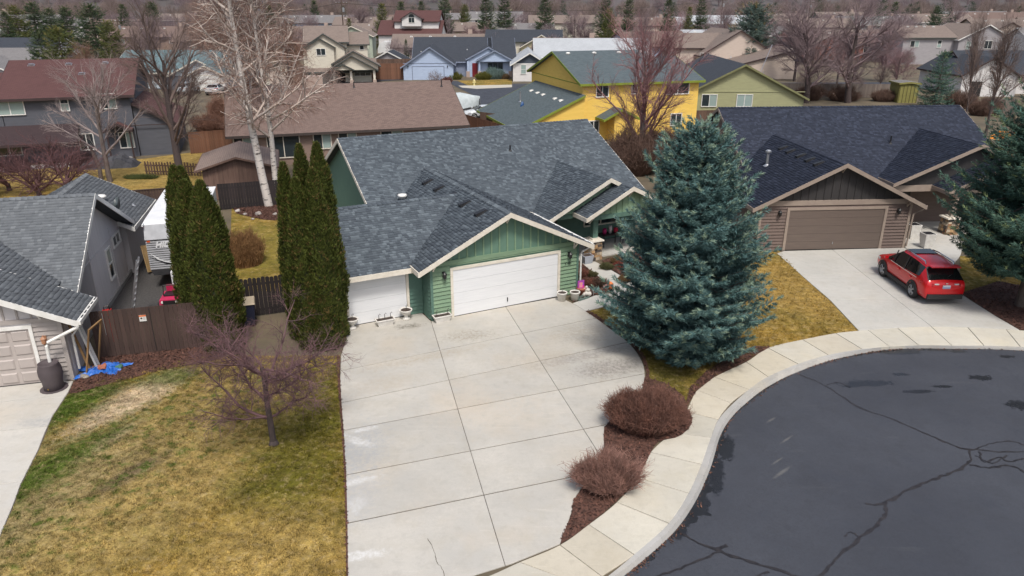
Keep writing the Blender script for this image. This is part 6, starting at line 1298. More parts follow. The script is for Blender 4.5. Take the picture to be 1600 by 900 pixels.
# travel trailer
tr = thing('travel_trailer', 'white roofed travel trailer with ribbed grey front behind the arborvitae', 'trailer', (-14.85, 30.75, 0), R(16))
ALUM = M('ribbed_aluminium', (.50,.51,.53), (.44,.45,.47), 2, .45, metal=.1); TW_ = M('trailer_white', (.74,.745,.75), (.66,.67,.68), 1.5, .5)
prof = [(.55, .55), (.02, 1.0), (0, 2.35), (.28, 2.92), (.6, 3.05)]
m = MB(); P = [(-1.2, y, z) for y, z in prof] + [(-1.2, 6.6, 3.05), (-1.2, 6.6, .55)]; m.prism(P, (2.4, 0, 0)); o = m.build('body', M('trailer_side', (.55,.55,.55), (.48,.48,.48), 1.5, .5), tr); recalc(o)
boxpart(tr, 'roof_skin', TW_, -1.24, 1.24, .55, 6.65, 3.05, 3.09); m = MB(); m.hexa([(-1.22, -.02, 2.37), (1.22, -.02, 2.37), (1.22, .28, 2.94), (-1.22, .28, 2.94), (-1.22, -.06, 2.39), (1.22, -.06, 2.39), (1.22, .25, 2.965), (-1.22, .25, 2.965)]); o = m.build('front_cap', M('trailer_grey', (.42,.43,.45)), tr); recalc(o); m = MB(); m.hexa([(-1.22, .25, 2.95), (1.22, .25, 2.95), (1.22, .6, 3.06), (-1.22, .6, 3.06), (-1.22, .25, 2.99), (1.22, .25, 2.99), (1.22, .6, 3.095), (-1.22, .6, 3.095)]); o = m.build('front_cap', TW_, tr); recalc(o)
boxpart(tr, 'rib_backing', DARK, -1.2, 1.2, -.008, .01, 1.0, 2.34)
for k in range(13): boxpart(tr, 'front_rib', ALUM, -1.2, 1.2, -.035, .012, 1.02+k*.102, 1.085+k*.102)
m = MB(); m.prism([(.55, 0, .58), (.04, 0, .98)], (0, 0, 0)) if False else None
m = MB(); m.hexa([(-1.2, .50, .56), (1.2, .50, .56), (1.2, .56, .56), (-1.2, .56, .56), (-1.2, -.02, .99), (1.2, -.02, .99), (1.2, .04, .99), (-1.2, .04, .99)]); m.build('rock_guard', M('trailer_grey', (1,1,1)), tr)
text(tr, 'HIDEOUT', .34, TW_, (-.10, -.045, 2.12), (R(90), 0, 0), .012, shear=.3, bold=.015)
m = MB(); m.prism([(-1.18, -.05, 1.85), (-.7, -.05, 1.45), (-.1, -.05, 1.2), (-.75, -.05, 1.38)], (0, .01, 0)); m.build('swoosh', TW_, tr); m = MB(); m.prism([(-1.15, -.055, 1.62), (-.5, -.055, 1.3), (.3, -.055, 1.16), (-.5, -.055, 1.22)], (0, .01, 0)); m.build('swoosh', BLACK, tr)
for s_ in (-1.08, 1.08): boxpart(tr, 'marker_lamp', M('amber_lens', (.7,.10,.02), rough=.3), s_-.06, s_+.06, -.05, 0, 2.28, 2.35)
boxpart(tr, 'corner_trim', TW_, -1.25, -1.19, .0, 6.6, 2.98, 3.06)
MB().tube([(-.45, .6, .5), (0, -1.0, .45), (.45, .6, .5)], .05, 6).build('drawbar', BLACK, tr); boxpart(tr, 'gas_bottle_cover', TW_, -.3, .35, -.75, -.15, .5, 1.05); MB().tube([(0, -.95, .02), (0, -.95, .8)], .04, 8).build('jack', STEEL, tr)
for y in (3.3, 4.2):
    for s_ in (-1.08, 1.08): w_ = put('wheel', WHEEL[0], tr, (s_, y, .36)); w_.rotation_euler = (0, R(90), 0); put('rim', WHEEL[1], w_)
for x, y in ((-.6, 5.6), (.2, 5.6)): MB().tube([(x-.12, y, 3.08), (x-.12, y, 3.28), (x, y, 3.36), (x+.12, y, 3.28), (x+.12, y, 3.08)], .03, 6).build('roof_ladder_hoop', TW_, tr)
put('roof_vent', MB().box(-.22, .22, -.22, .22, 0, .14).mesh('roof_vent', TW_), tr, (-.6, 3.2, 3.09)); boxpart(tr, 'awning_tube', M('awning_maroon', (.22,.05,.06)), -1.32, -1.22, .6, 6.3, 2.75, 2.88)
# covered boat on its trailer
bt = thing('covered_boat', 'boat under a pale grey cover on a trailer beside the brown roof end', 'boat', (-6.6, 84.5, 0), R(12))
COVER = M('pale_grey_cover', (.48,.53,.54), (.40,.45,.46), 3, .7, bmp=.5, bscale=5)
V = []; F = []
for i in range(9):
    f = i/8; w_ = 1.25*(1 - max(0, f-.45)**2*2.6); zt = 2.1+.55*math.sin(f*3.0); zk = .9+.35*f**3
    for k in range(9): 
        a = math.pi*k/8; V.append((3.0 - 6.0*(1-f), w_*math.cos(a), zk + (zt-zk)*math.sin(a)**.7 + .05*math.sin(i*2+k)))
F = [(i*9+k, i*9+k+1, (i+1)*9+k+1, (i+1)*9+k) for i in range(8) for k in range(8)] + [tuple(range(9))[::-1], tuple(range(72, 81))]
MB().add(V, F).build('cover', COVER, bt, True); m = MB(); m.hexa([(-2.9, -.5, .5), (2.4, -.2, .6), (2.4, .2, .6), (-2.9, .5, .5), (-2.9, -1.1, 1.1), (2.9, -.2, 1.3), (2.9, .2, 1.3), (-2.9, 1.1, 1.1)]); m.build('hull', WHITE, bt); boxpart(bt, 'trailer_frame', STEEL, -2.8, 3.6, -.5, .5, .4, .5)
for s_ in (-1, 1): w_ = put('wheel', WHEEL[0], bt, (-1, s_*.95, .36)); w_.rotation_euler = (R(90), 0, 0)
MB().tube([(2.9, -.5, .1), (2.9, -.5, 2.0)], .05, 6).tube([(2.9, .1, .1), (2.9, .1, 2.0)], .05, 6).build('boarding_ladder', BLACK, bt)
ka = MB()
vs = []; 
for i in range(9):
    f = i/8; w_ = .36*math.sin(max(.03, min(.97, f))*math.pi)**.6
    for k in range(8): a = 6.283*k/8; vs.append((w_*math.cos(a), .16*math.sin(a)*w_/.36, f*3.0))
ka.add(vs, [(i*8+k, i*8+(k+1) % 8, (i+1)*8+(k+1) % 8, (i+1)*8+k) for i in range(8) for k in range(8)] + [tuple(range(8))[::-1], tuple(range(64, 72))])
kk = put('kayak', ka.mesh('kayak', M('blue_kayak', (.03,.10,.26), (.02,.07,.2), 3, .45), True), None, (.9, 74.0, 0)); kk.rotation_euler = (R(6), 0, R(25)); tag(kk, 'blue kayak stood on end against the yellow house wing', 'kayak')

# ------------------------------------------------------------------ yard things
CLAY = M('plum_grey_resin', (.085,.068,.072), (.07,.055,.06), 3, .65)
br = thing('rain_barrel', 'plum grey rain barrel below the white downspout of the grey house', 'barrel', (*at2(85, 607), 0))
m = MB().lathe((0, 0, 0), [(.25, 0), (.30, .03), (.31, .3), (.36, .55), (.355, .75), (.30, .92), (.31, .96), (.29, .97), (.27, .93), (.02, .90)], 24); m.build('vessel', CLAY, br, True); m = MB().lathe((0, -.30, .12), [(.02, -.02), (.025, .02)], 8); m.build('tap', M('brass', (.6,.42,.12), rough=.35, metal=.8), br); MB().lathe((0, 0, 0), [(.42, .016), (.42, .03)], 16).build('stand', CLAY, br)
WD = M('raw_timber', (.32,.19,.08), (.24,.14,.06), 4, .8, stretch=(6, 6, .6))
fr = thing('leaning_timber_rectangle', 'large empty wooden frame leaning on the side of the grey house', 'wooden frame', (-14.72, 22.45, .02), R(14.5+90)); fr.rotation_euler = (R(14), 0, R(14.5+78))
for a in ((0, .06, 0, 1.75), (.85, .91, 0, 1.75), (.06, .85, 0, .06), (.06, .85, 1.69, 1.75)): boxpart(fr, 'frame_bar', WD, a[0], a[1], 0, .05, a[2], a[3])
for k, (x, y, mt, lab) in enumerate(((-14.62, 22.95, WHITE, 'white gutter length leaning inside the wooden frame, left one'), (-14.7, 23.2, WHITE, 'white gutter length leaning nearer the gate'), (-14.75, 22.75, WD, 'brown pole leaning between the frame and the wall'))):
    o = MB().box(-.035, .035, -.03, .03, 0, 1.85).build('leaning_plank', mt); o.location = (x, y, .02); o.rotation_euler = (R(-4), R(-12), R(14)); tag(o, lab, 'plank', 'lengths leaning by the grey house')
TARP = M('blue_tarpaulin', (.02,.14,.52), (.015,.10,.40), 6, .45)
n_ = 22; vs = []; rg_ = np.random.default_rng(4)
for i in range(n_):
    for j in range(n_):
        u, v = i/(n_-1)-.5, j/(n_-1)-.5; rr = math.hypot(u, v)*2; ed = 1 + .28*math.sin(5*math.atan2(v, u)+1) + .15*math.sin(9*math.atan2(v, u)); vs.append((u*1.35*ed, v*.85*ed, max(.015, .22*(1-rr*.9)*(.6+.4*math.sin(u*13+v*7)) + .06*rg_.random())))
tp = put('tarpaulin', MB().add(vs, [(i*n_+j, i*n_+j+1, (i+1)*n_+j+1, (i+1)*n_+j) for i in range(n_-1) for j in range(n_-1)]).mesh('tarpaulin', TARP), None, (-14.35, 22.85, .01), R(20)); tag(tp, 'crumpled blue tarpaulin on the bark below the leaning frame', 'tarpaulin')
for k, (x, y, s_, c, lab, nm) in enumerate(((-14.3, 22.8, .17, (.38,.13,.08), 'broken terracotta piece lying on the blue tarpaulin', 'terracotta_shard'), (-14.75, 22.3, .12, (.25,.23,.21), 'grey stone at the house corner beside the tarpaulin', 'stone'), (-14.62, 22.22, .09, (.33,.29,.24), 'small tan stone next to the grey one at the house corner', 'stone'), (-13.85, 23.0, .14, (.06,.16,.10), 'scrap of dark green cloth at the far end of the tarpaulin', 'cloth_scrap'))):
    m = MB(); bmh = bmesh.new(); bmesh.ops.create_icosphere(bmh, subdivisions=2, radius=s_)
    for v in bmh.verts: v.co = v.co*(1+.25*math.sin(v.co.x*31+v.co.y*17+k)); v.co.z *= .55
    me = bpy.data.meshes.new(nm); bmh.to_mesh(me); bmh.free(); me.materials.append(M('rubble_%d' % k, c)); tag(put(nm, me, None, (x, y, .16 if k == 0 else .05), k), lab, nm.split('_')[-1] if k != 0 else 'shard')
# gravel yard odds and ends
ld_ = thing('extension_ladder', 'aluminium ladder leaning on the grey house behind the gate', 'ladder', (-15.55, 27.4, 0), R(14.5+90)); ld_.rotation_euler = (R(-14), 0, R(14.5-90))
for x in (-.2, .2): boxpart(ld_, 'rail', STEEL, x-.025, x+.025, -.03, .03, 0, 2.6)
for k in range(9): boxpart(ld_, 'rung', STEEL, -.2, .2, -.015, .015, .2+k*.27, .23+k*.27)
def coil(name, label, loc, mat, r0, turns, rt, cat):
    pts = []; rg = np.random.default_rng(2)
    for k in range(turns*18): a = k*.349; pts.append((r0*(.75+.25*math.sin(k*.13))*math.cos(a), r0*(.7+.3*math.cos(k*.11))*math.sin(a), .03+.02*(k/18)+.07*abs(math.sin(k*.21))))
    o = put(name, MB().tube(pts, rt, 6).mesh(name, mat, True), None, loc); return tag(o, label, cat)
coil('hose_coil', 'heap of black hose on the gravel behind the gate', (-15.35, 26.4, .02), BLACK, .48, 6, .035, 'hose'); coil('cable_coil', 'blue coil beside the black hose heap behind the gate', (-15.75, 26.1, .02), M('blue_plastic', (.04,.08,.16), rough=.5), .3, 5, .04, 'hose')
jc = thing('fuel_can', 'bright red can standing behind the left end of the gate', 'can', (-15.2, 25.2, 0), .3); boxpart(jc, 'vessel', M('red_plastic', (.6,.03,.025), rough=.4), -.15, .15, -.1, .1, 0, 1.3); MB().tube([(-.1, 0, 1.3), (-.08, 0, 1.45), (.08, 0, 1.45), (.1, 0, 1.3)], .03, 6).build('handle', BLACK, jc)
PINK = M('hot_pink_plastic', (.55,.025,.10), rough=.4)
ty = thing('ride_on_toy', 'hot pink and black ride on toy car on the dark gravel', 'toy', (-14.35, 28.6, 0), R(10))
m = MB(); m.hexa([(-.42, -.5, .22), (.42, -.5, .22), (.42, .5, .22), (-.42, .5, .22), (-.40, -.48, .5), (.40, -.48, .5), (.42, .5, .55), (-.42, .5, .55)]); m.build('body', PINK, ty); boxpart(ty, 'grille', BLACK, -.26, .26, -.53, -.49, .3, .48); boxpart(ty, 'cockpit', BLACK, -.32, .32, -.1, .42, .5, .58); boxpart(ty, 'seat_back', PINK, -.3, .3, .38, .48, .5, .85)
m = MB(); m.tube([(-.36, .05, .5), (-.33, .1, .95), (.33, .1, .95), (.36, .05, .5)], .03, 6); m.build('roll_bar', BLACK, ty)
for x in (-.28, .28): MB().lathe((0, 0, 0), [(.06, 0), (.06, .03)], 10).build('headlight', WHITE, ty).matrix_local = Matrix.Translation((x, -.5, .42)) @ Matrix.Rotation(R(90), 4, 'X')
for x in (-.44, .44):
    for y in (-.32, .32): w_ = MB().lathe((0, 0, 0), [(.16, -.07), (.19, -.04), (.19, .04), (.16, .07), (.05, .08)], 14).build('wheel', RUBBER, ty, True); w_.location = (x, y, .19); w_.rotation_euler = (0, R(90), 0)
bd = put('plywood_board', MB().box(-.55, .55, -.02, .02, 0, 1.3).mesh('plywood_board', M('plywood', (.45,.30,.14), (.36,.24,.11), 3, .8)), None, (-17.15, 33.0, 0)); bd.rotation_euler = (R(-16), R(14), R(80)); tag(bd, 'tan plywood sheet leaning on the grey house by the trailer', 'board')
lg = thing('firewood_pile', 'dark firewood heap between the grey house and the trailer', 'firewood', (-17.0, 34.6, 0), R(15))
for k in range(26): o = MB().tube([(-.05, -.25, 0), (.05, .25, 0)], .07, 6).build('log', M('firewood', (.12,.075,.05), (.07,.045,.03), 6, .9), lg); o.location = (rng.uniform(-.25, .25), rng.uniform(-.9, .9), .08+.13*(k//5)); o.rotation_euler.z = rng.uniform(-.7, .7)+1.2
bn = thing('wheelie_bin', 'dark blue bin with a tan lid in front of the near black picket fence', 'bin', (-10.55, 26.75, 0), R(18))
m = MB(); m.hexa([(-.25, -.28, .08), (.25, -.28, .08), (.25, .25, .08), (-.25, .25, .08), (-.31, -.36, .98), (.31, -.36, .98), (.31, .32, .98), (-.31, .32, .98)]); m.build('body', M('navy_plastic', (.02,.025,.055), rough=.5), bn); m = MB(); m.hexa([(-.34, -.40, .98), (.34, -.40, .98), (.34, .36, .98), (-.34, .36, .98), (-.31, -.36, 1.05), (.31, -.36, 1.05), (.31, .34, 1.07), (-.31, .34, 1.07)]); m.build('lid', M('tan_plastic', (.5,.42,.3), (.42,.35,.25), 5, .6), bn)
for x in (-.27, .27): w_ = MB().lathe((0, 0, 0), [(.1, -.03), (.1, .03)], 12).build('wheel', RUBBER, bn); w_.location = (x, .24, .1); w_.rotation_euler = (0, R(90), 0)
# pots along the green garage
POTW = M('white_planter', (.72,.70,.66), (.6,.575,.53), 5, .6); SOIL = M('potting_soil', (.07,.05,.04), (.045,.033,.027), 20, .95); DRYST = M('dry_stem', (.09,.08,.075), rough=.9)
def ornament(par, x, y, z, h=.22):
    MB().tube([(x, y, z), (x, y, z+h), (x+.04, y, z+h+.04), (x+.07, y, z+h)], .012, 5).build('metal_stake', DRYST, par)
def trough(label, loc, rz, n=3):
    t = thing('trough_planter', label, 'planter', (*loc, .012), rz, 'white troughs by the garage doors'); m = MB()
    a, b = (.28, .11), (.36, .16); m.hexa([(-a[0], -a[1], 0), (a[0], -a[1], 0), (a[0], a[1], 0), (-a[0], a[1], 0), (-b[0], -b[1], .24), (b[0], -b[1], .24), (b[0], b[1], .24), (-b[0], b[1], .24)]); m.build('trough', POTW, t)
    for bx in ((-.38, .38, -.18, -.14), (-.38, .38, .14, .18), (-.38, -.34, -.14, .14), (.34, .38, -.14, .14)): boxpart(t, 'rim', POTW, *bx, .23, .27)
    boxpart(t, 'soil', SOIL, -.345, .345, -.145, .145, .235, .248)
    for k in range(n): ornament(t, -.24+.48*k/max(1, n-1), 0, .25)
def urn(label, loc):
    t = thing('urn_planter', label, 'planter', (*loc, .012), 0, 'white urns by the third garage door'); MB().lathe((0, 0, 0), [(.15, 0), (.15, .05), (.08, .10), (.07, .17), (.16, .24), (.24, .36), (.27, .42), (.25, .44), (.22, .41), (.02, .40)], 20).build('bowl', POTW, t, True); MB().lathe((0, 0, .39), [(.21, 0), (.21, .02)], 16).build('soil', SOIL, t); ornament(t, .02, 0, .4, .2)
trough('white trough planter before the third garage door', at2(602, 508), R(26.5)); trough('white trough planter at the left post of the double garage door', at2(691, 502), R(26.5), 2); urn('white urn planter at the right edge of the third garage door', at2(635, 499)); urn('white urn planter half hidden by the arborvitae at the third door', at2(551, 514))
def bucket(label, loc, stake=True):
    t = thing('tub_planter', label, 'planter', (*loc, .014), 0, 'white tubs right of the garage door'); MB().lathe((0, 0, 0), [(.15, 0), (.205, .33), (.23, .335), (.23, .39), (.205, .395), (.195, .36), (.02, .35)], 20).build('tub', POTW, t, True); MB().lathe((0, 0, .345), [(.19, 0), (.19, .015)], 14).build('soil', SOIL, t)
    if stake: ornament(t, 0, 0, .35, .15)
bucket('white tub with a stake at the right post of the garage door', at2(878, 470)); bucket('white tub on the bark by the downspout corner', at2(898, 469), False)
sb = thing('splash_block', 'grey splash tray below the downspout by the garden path', 'drain tray', (*at2(910, 467), .012), R(-50)); boxpart(sb, 'tray', M('dull_green_plastic', (.12,.17,.15)), -.1, .1, -.3, .3, 0, .03)
for x in (-.12, .12): boxpart(sb, 'edge', M('dull_green_plastic', (1,1,1)), x-.02, x+.02, -.3, .3, 0, .08)
fl = thing('garden_flag', 'pink and purple garden flag beside the downspout', 'flag', (*at2(907, 462), 0), R(20)); fl.scale = (.78, .78, .78); MB().tube([(-.22, 0, 0), (-.22, 0, .95), (.2, 0, .95)], .012, 5).build('stand', BLACK, fl)
boxpart(fl, 'cloth', M('purple_cloth', (.28,.08,.42), (.5,.05,.35), 6, .8), -.2, .2, -.008, .0, .38, .93); boxpart(fl, 'print', M('peach_print', (.75,.35,.2), (.8,.2,.5), 9, .8), -.1, .1, -.014, -.009, .5, .8); boxpart(fl, 'print', M('magenta_print', (.7,.02,.4)), .08, .19, -.012, -.009, .4, .62)
tc = thing('terracotta_pot', 'terracotta pot standing below the pink flag', 'pot', (*at2(908, 462), .01)); MB().lathe((0, 0, 0), [(.14, 0), (.21, .3), (.23, .3), (.23, .38), (.2, .38), (.02, .34)], 16).build('pot', M('terracotta', (.36,.12,.075), (.3,.1,.06)), tc, True)
fg = thing('stacked_bears_ornament', 'white stone ornament of small figures in the bed by the path', 'garden ornament', (*at2(916, 463), .01))
for k, (x, z, r) in enumerate(((-.12, .11, .12), (.12, .11, .12), (0, .13, .12), (-.07, .3, .09), (.07, .3, .09), (0, .43, .06))): MB().lathe((x, 0, z), [(.01, -r), (r*.7, -r*.7), (r, 0), (r*.7, r*.7), (.01, r)], 12).build('figure', M('pale_stone', (.66,.62,.56)), fg, True)
f2 = thing('solar_light', 'small white stake light in the bed by the path corner', 'garden light', (*at2(927, 462), .01)); MB().tube([(0, 0, 0), (0, 0, .22)], .015, 6).build('stake', STEEL, f2); MB().lathe((0, 0, .22), [(.04, 0), (.06, .06), (.02, .11)], 10).build('lamp', WHITE, f2)
f3 = thing('orange_ornament', 'orange and pink ornament in the bed before the spruce', 'garden ornament', (*at2(951, 452), .01)); MB().lathe((.08, 0, .0), [(.06, 0), (.13, .12), (.11, .28), (.02, .36)], 12).build('figure', M('orange_glaze', (.85,.22,.04), rough=.4), f3, True); MB().lathe((-.12, 0, .0), [(.1, 0), (.14, .14), (.02, .22)], 12).build('base', M('dusty_pink', (.5,.25,.22)), f3, True)
f4 = thing('white_globe', 'white globe ornament at the edge of the porch bed', 'garden ornament', (*at2(974, 401), .01)); MB().lathe((0, 0, .12), [(.02, -.12), (.09, -.08), (.12, 0), (.09, .08), (.02, .12)], 14).build('globe', WHITE, f4, True)
gp_ = thing('square_planter', 'pale grey square planter by the stone pier of the green porch', 'planter', (*at2(917, 411), .02), R(26.5)); m = MB(); m.hexa([(-.2, -.16, 0), (.2, -.16, 0), (.2, .16, 0), (-.2, .16, 0), (-.27, -.22, .4), (.27, -.22, .4), (.27, .22, .4), (-.27, .22, .4)]); m.build('box', M('pale_grey_planter', (.42,.45,.50)), gp_); boxpart(gp_, 'soil', SOIL, -.23, .23, -.18, .18, .39, .405)
# porch table with pots, chair
def toA(s_, t_): a = R(26.5); return (GA[0] + s_*math.cos(a) - t_*math.sin(a), GA[1] + s_*math.sin(a) + t_*math.cos(a))
pt = thing('porch_table', 'dark table standing on the green porch behind the pier', 'table', (*toA(11.9, 5.0), .05), R(26.5)); boxpart(pt, 'table_top', BLACK, -.6, .6, -.3, .3, .62, .66)
for x in (-.52, .52):
    for y in (-.24, .24): boxpart(pt, 'leg', BLACK, x-.02, x+.02, y-.02, y+.02, 0, .62)
for k, (x, c, r, h, lab) in enumerate(((-.35, (.5,.03,.16), .12, .3, 'crimson pot at the left of the porch table'), (0, (.65,.6,.6), .10, .42, 'pale figure in the middle of the porch table'), (.35, (.55,.02,.06), .13, .26, 'red pot at the right of the porch table'))): tag(put('table_pot', MB().lathe((0, 0, 0), [(r*.7, 0), (r, h*.5), (r*.8, h), (.02, h*.98)], 12).mesh('table_pot', M('table_pot_%d' % k, c), True), None, (*toA(11.9+x, 5.0), .715)), lab, 'pot')
ch = thing('porch_chair', 'dark metal chair at the right of the porch table', 'chair', (*toA(13.0, 4.9), .05), R(60)); boxpart(ch, 'seat', BLACK, -.22, .22, -.22, .22, .42, .45); boxpart(ch, 'backrest', BLACK, -.22, .22, .2, .23, .45, .9)
for x in (-.2, .2):
    for y in (-.2, .2): boxpart(ch, 'leg', BLACK, x-.015, x+.015, y-.015, y+.015, 0, .42)
# square planters by the brown house
for (x, y, lab) in ((1446, 387, 'white tapered planter nearest the red car'), (1424, 372, 'white tapered planter at the corner of the brown garage')):
    t = thing('tapered_planter', lab, 'planter', (*at2(x, y), .02), R(4), 'white tapered planters by the brown house'); m = MB(); m.hexa([(-.2, -.2, 0), (.2, -.2, 0), (.2, .2, 0), (-.2, .2, 0), (-.3, -.3, .78), (.3, -.3, .78), (.3, .3, .78), (-.3, .3, .78)]); m.build('box', POTW, t); boxpart(t, 'soil', BLACK, -.25, .25, -.25, .25, .775, .79)
# street furniture and far yard things
hy = thing('fire_hydrant', 'pale yellow fire hydrant on the far lawn before the blue house', 'hydrant', (*at2(741, 133.5), 0)); HYD = M('pale_yellow_enamel', (.72,.62,.28), rough=.5)
MB().lathe((0, 0, 0), [(.2, 0), (.2, .06), (.14, .1), (.14, .65), (.19, .68), (.19, .74), (.12, .88), (.04, .95)], 12).build('barrel', HYD, hy); MB().tube([(-.26, 0, .5), (.26, 0, .5)], .08, 8).build('outlet', HYD, hy); MB().tube([(0, -.25, .5), (0, 0, .5)], .09, 8).build('outlet', HYD, hy)
def util_pole(x, yt, d, lab):
    p = on_ray(x, yt, d); t = thing('utility_pole', lab, 'utility pole', (p[0], d, 0), R(8), 'utility poles'); h = p[2]; MB().tube([(0, 0, -.3), (0, 0, h)], [.17, .11], 8).build('pole', M('pole_timber', (.10,.07,.055)), t)
    boxpart(t, 'crossarm', M('pole_timber', (1,1,1)), -1.3, 1.3, -.08, .08, h-.75, h-.58); 
    for s_ in (-1.1, -.5, .5, 1.1): MB().lathe((s_, 0, h-.58), [(.05, 0), (.07, .1), (.03, .2)], 8).build('insulator', STEEL, t)
    MB().lathe((.3, 0, h-2.4), [(.24, 0), (.26, .1), (.26, .8), (.1, .92)], 10).build('transformer', STEEL, t)
util_pole(533, 0, 165, 'dark utility pole above the cream house roof'); util_pole(182, 28, 165, 'pale utility pole between the conifers on the left'); util_pole(1130, -4, 210, 'utility pole behind the tan house'); util_pole(1267, 0, 240, 'utility pole above the wide bare trees on the right')
gc = thing('covered_furniture', 'patio furniture heap under a dark grey cover by the slate grey house', 'covered furniture', (-31.8, 57.3, 0), R(15))
vs = []; 
for i in range(13):
    for j in range(9): u, v = i/12-.5, j/8-.5; vs.append((u*4.2, v*2.2, max(0, 1.05*(1-abs(2*u)**4)*(1-abs(2*v)**4)*(.75+.2*math.sin(i*1.7)+.12*math.sin(j*2.3)))))
MB().add(vs, [(i*9+j, (i+1)*9+j, (i+1)*9+j+1, i*9+j+1) for i in range(12) for j in range(8)]).build('cover', M('charcoal_cover', (.06,.06,.068), (.04,.04,.046), 5, .7), gc)
for k, (x, y) in enumerate(((-33.6, 57.0), (-38, 55.5))): bush('dark_shrub', ('dark evergreen shrub before the porch of the slate grey house', 'second dark shrub farther left before the shaded porch')[k], (x, y, 0), 300+k, 900, 1.1, .9, 1.3, M('dark_wine_twigs', (.05,.028,.032)), .014, .3)
bush('ground_creeper', 'low green creeper beside the pale stone on the yellow lawn', (-27.3, 53.0, 0), 310, 700, 1.5, .6, .35, M('creeper_green', (.09,.11,.03), (.06,.08,.02)), .012, .3, cat='plant')
for k, (x, y, rx, h, c, lab) in enumerate(((710, 124, 1.5, 1.2, (.13,.13,.02), 'rounded yellow green shrub left of the red front door'), (755, 124, 1.5, 1.2, (.13,.13,.02), 'rounded yellow green shrub right of the red front door'), (773, 123, 1.9, 1.9, (.16,.24,.22), 'pale blue green rounded conifer before the blue house window'), (721, 115, 1.4, 1.9, (.12,.05,.045), 'dark red shrub beside the blue garage'), (697, 131, 1.0, 1.1, (.17,.06,.05), 'red brown shrub at the corner of the far street'), (788, 123, 1.0, .9, (.2,.13,.07), 'dry brown grass clump before the blue house'))): bush('rounded_shrub', lab, (*at2(x, y), 0), 330+k, 900, rx, rx*.8, h, M('far_shrub_%d' % k, c, tuple(v*.6 for v in c), 3, .9, isl=.3), .03, .3)
ps = thing('play_tower', 'play tower with an orange roof behind the brown house, partly hidden by the spruce', 'play tower', (39.0, 55.5, 0), R(20)); ORG = M('orange_canvas', (.80,.28,.02), (.7,.23,.02), 2, .7)
o = MB().prism([(-1.1, 0, 2.2), (1.1, 0, 2.2), (0, 0, 2.75)], (0, 2.4, 0)).build('canopy', ORG, ps); recalc(o)
for x in (-1.1, 1.1):
    for y in (.15, 2.2): boxpart(ps, 'post', WD, x-.06, x+.06, y-.06, y+.06, 0, 2.22)
boxpart(ps, 'deck', WD, -1.15, 1.15, .1, 2.3, 1.3, 1.4)
yd = thing('garden_shed', 'olive yellow garden shed left of the small spruce', 'shed', (50.0, 97, 0), R(-4)); OLY = M('olive_yellow_board', (.27,.25,.075), (.22,.2,.06), 3, .8)
walls(yd, 't', 0, 3, 0, 2.4, 1.2, 2.5, .1, OLY); gable(yd, 't', -.15, 3.2, -.15, 2.55, 1.2, 2.62, .1, R_GRY, OLY)
for k in range(6): boxpart(yd, 'batten', M('dark_olive', (.10,.09,.03)), .05+k*.45, .11+k*.45, -.03, 0, 0, 2.2)
rv = thing('camper_van', 'white camper parked at the gable of the red roofed house', 'camper', (-33.3, 190, 0), R(-5)); m = MB(); m.prism([(0, 0, .5), (6.2, 0, .5), (6.2, 0, 3.3), (1.4, 0, 3.3), (.4, 0, 2.5), (0, 0, 1.6)], (0, 2.4, 0)); o = m.build('body', TW_, rv); recalc(o); boxpart(rv, 'window', GLASS, 3.2, 4.4, -.03, 0, 1.8, 2.5); boxpart(rv, 'door', M('trailer_grey', (1,1,1)), 4.9, 5.6, -.03, 0, .6, 2.5)
for x in (1.2, 4.8):
    w_ = put('wheel', WHEEL[0], rv, (x, .1, .4)); w_.rotation_euler = (R(90), 0, 0)
bb = thing('recycling_bin', 'blue bin at the left edge behind the maroon roof', 'bin', (-72.5, 104, 0), 0); m = MB(); m.hexa([(-.5, -.4, 0), (.5, -.4, 0), (.5, .4, 0), (-.5, .4, 0), (-.6, -.5, 1.3), (.6, -.5, 1.3), (.6, .5, 1.3), (-.6, .5, 1.3)]); m.build('body', M('bright_blue_plastic', (.02,.12,.5), rough=.5), bb); boxpart(bb, 'lid', M('bright_blue_plastic', (1,1,1)), -.62, .62, -.52, .52, 1.3, 1.4)

for k, (x, y, r) in enumerate(((372, 331, .16), (383, 336, .12), (404, 336, .2), (430, 336, .14), (441, 329, .17), (395, 343, .1))):
    bmh = bmesh.new(); bmesh.ops.create_icosphere(bmh, subdivisions=2, radius=r)
    for v in bmh.verts: v.co = v.co*(1+.2*math.sin(v.co.x*23+v.co.y*19+k)); v.co.z *= .7
    me = bpy.data.meshes.new('garden_stone'); bmh.to_mesh(me); bmh.free(); me.materials.append(M('pale_garden_stone', (.42,.38,.35), (.3,.27,.25), 8, .9, objr=.3)); tag(put('garden_stone', me, None, (*at2(x, y), r*.4), k), ('leftmost of the six pale stones in the bark below the birches', 'second of the six pale stones from the left, at the front of the birch bed', 'largest pale stone, in the middle of the bark bed below the birches', 'pale stone at the front just left of the birch trunks', 'rightmost pale stone, beside the birch trunk', 'smallest pale stone, nearest the lawn in the birch bed')[k], 'stone', 'stones below the birches')

def wire(label, p, q, sag):
    pts = [Vector(p).lerp(Vector(q), k/14) - Vector((0, 0, sag*4*(k/14)*(1-k/14))) for k in range(15)]; o = put('power_line', MB().tube(pts, .035, 4).mesh('power_line', BLACK)); tag(o, label, 'power line', 'power lines between the poles')
_P = {x: on_ray(x, yt, d) for x, yt, d in ((533, 0, 165), (182, 28, 165), (1130, -4, 210))}
wire('upper power line running left from the pole above the cream house', (_P[533][0], 165, _P[533][2]-.5), (_P[182][0], 165, _P[182][2]-.5), 1.5)
wire('power line running right from the pole above the cream house', (_P[533][0], 165, _P[533][2]-.6), (_P[1130][0], 210, _P[1130][2]-.6), 2.2)

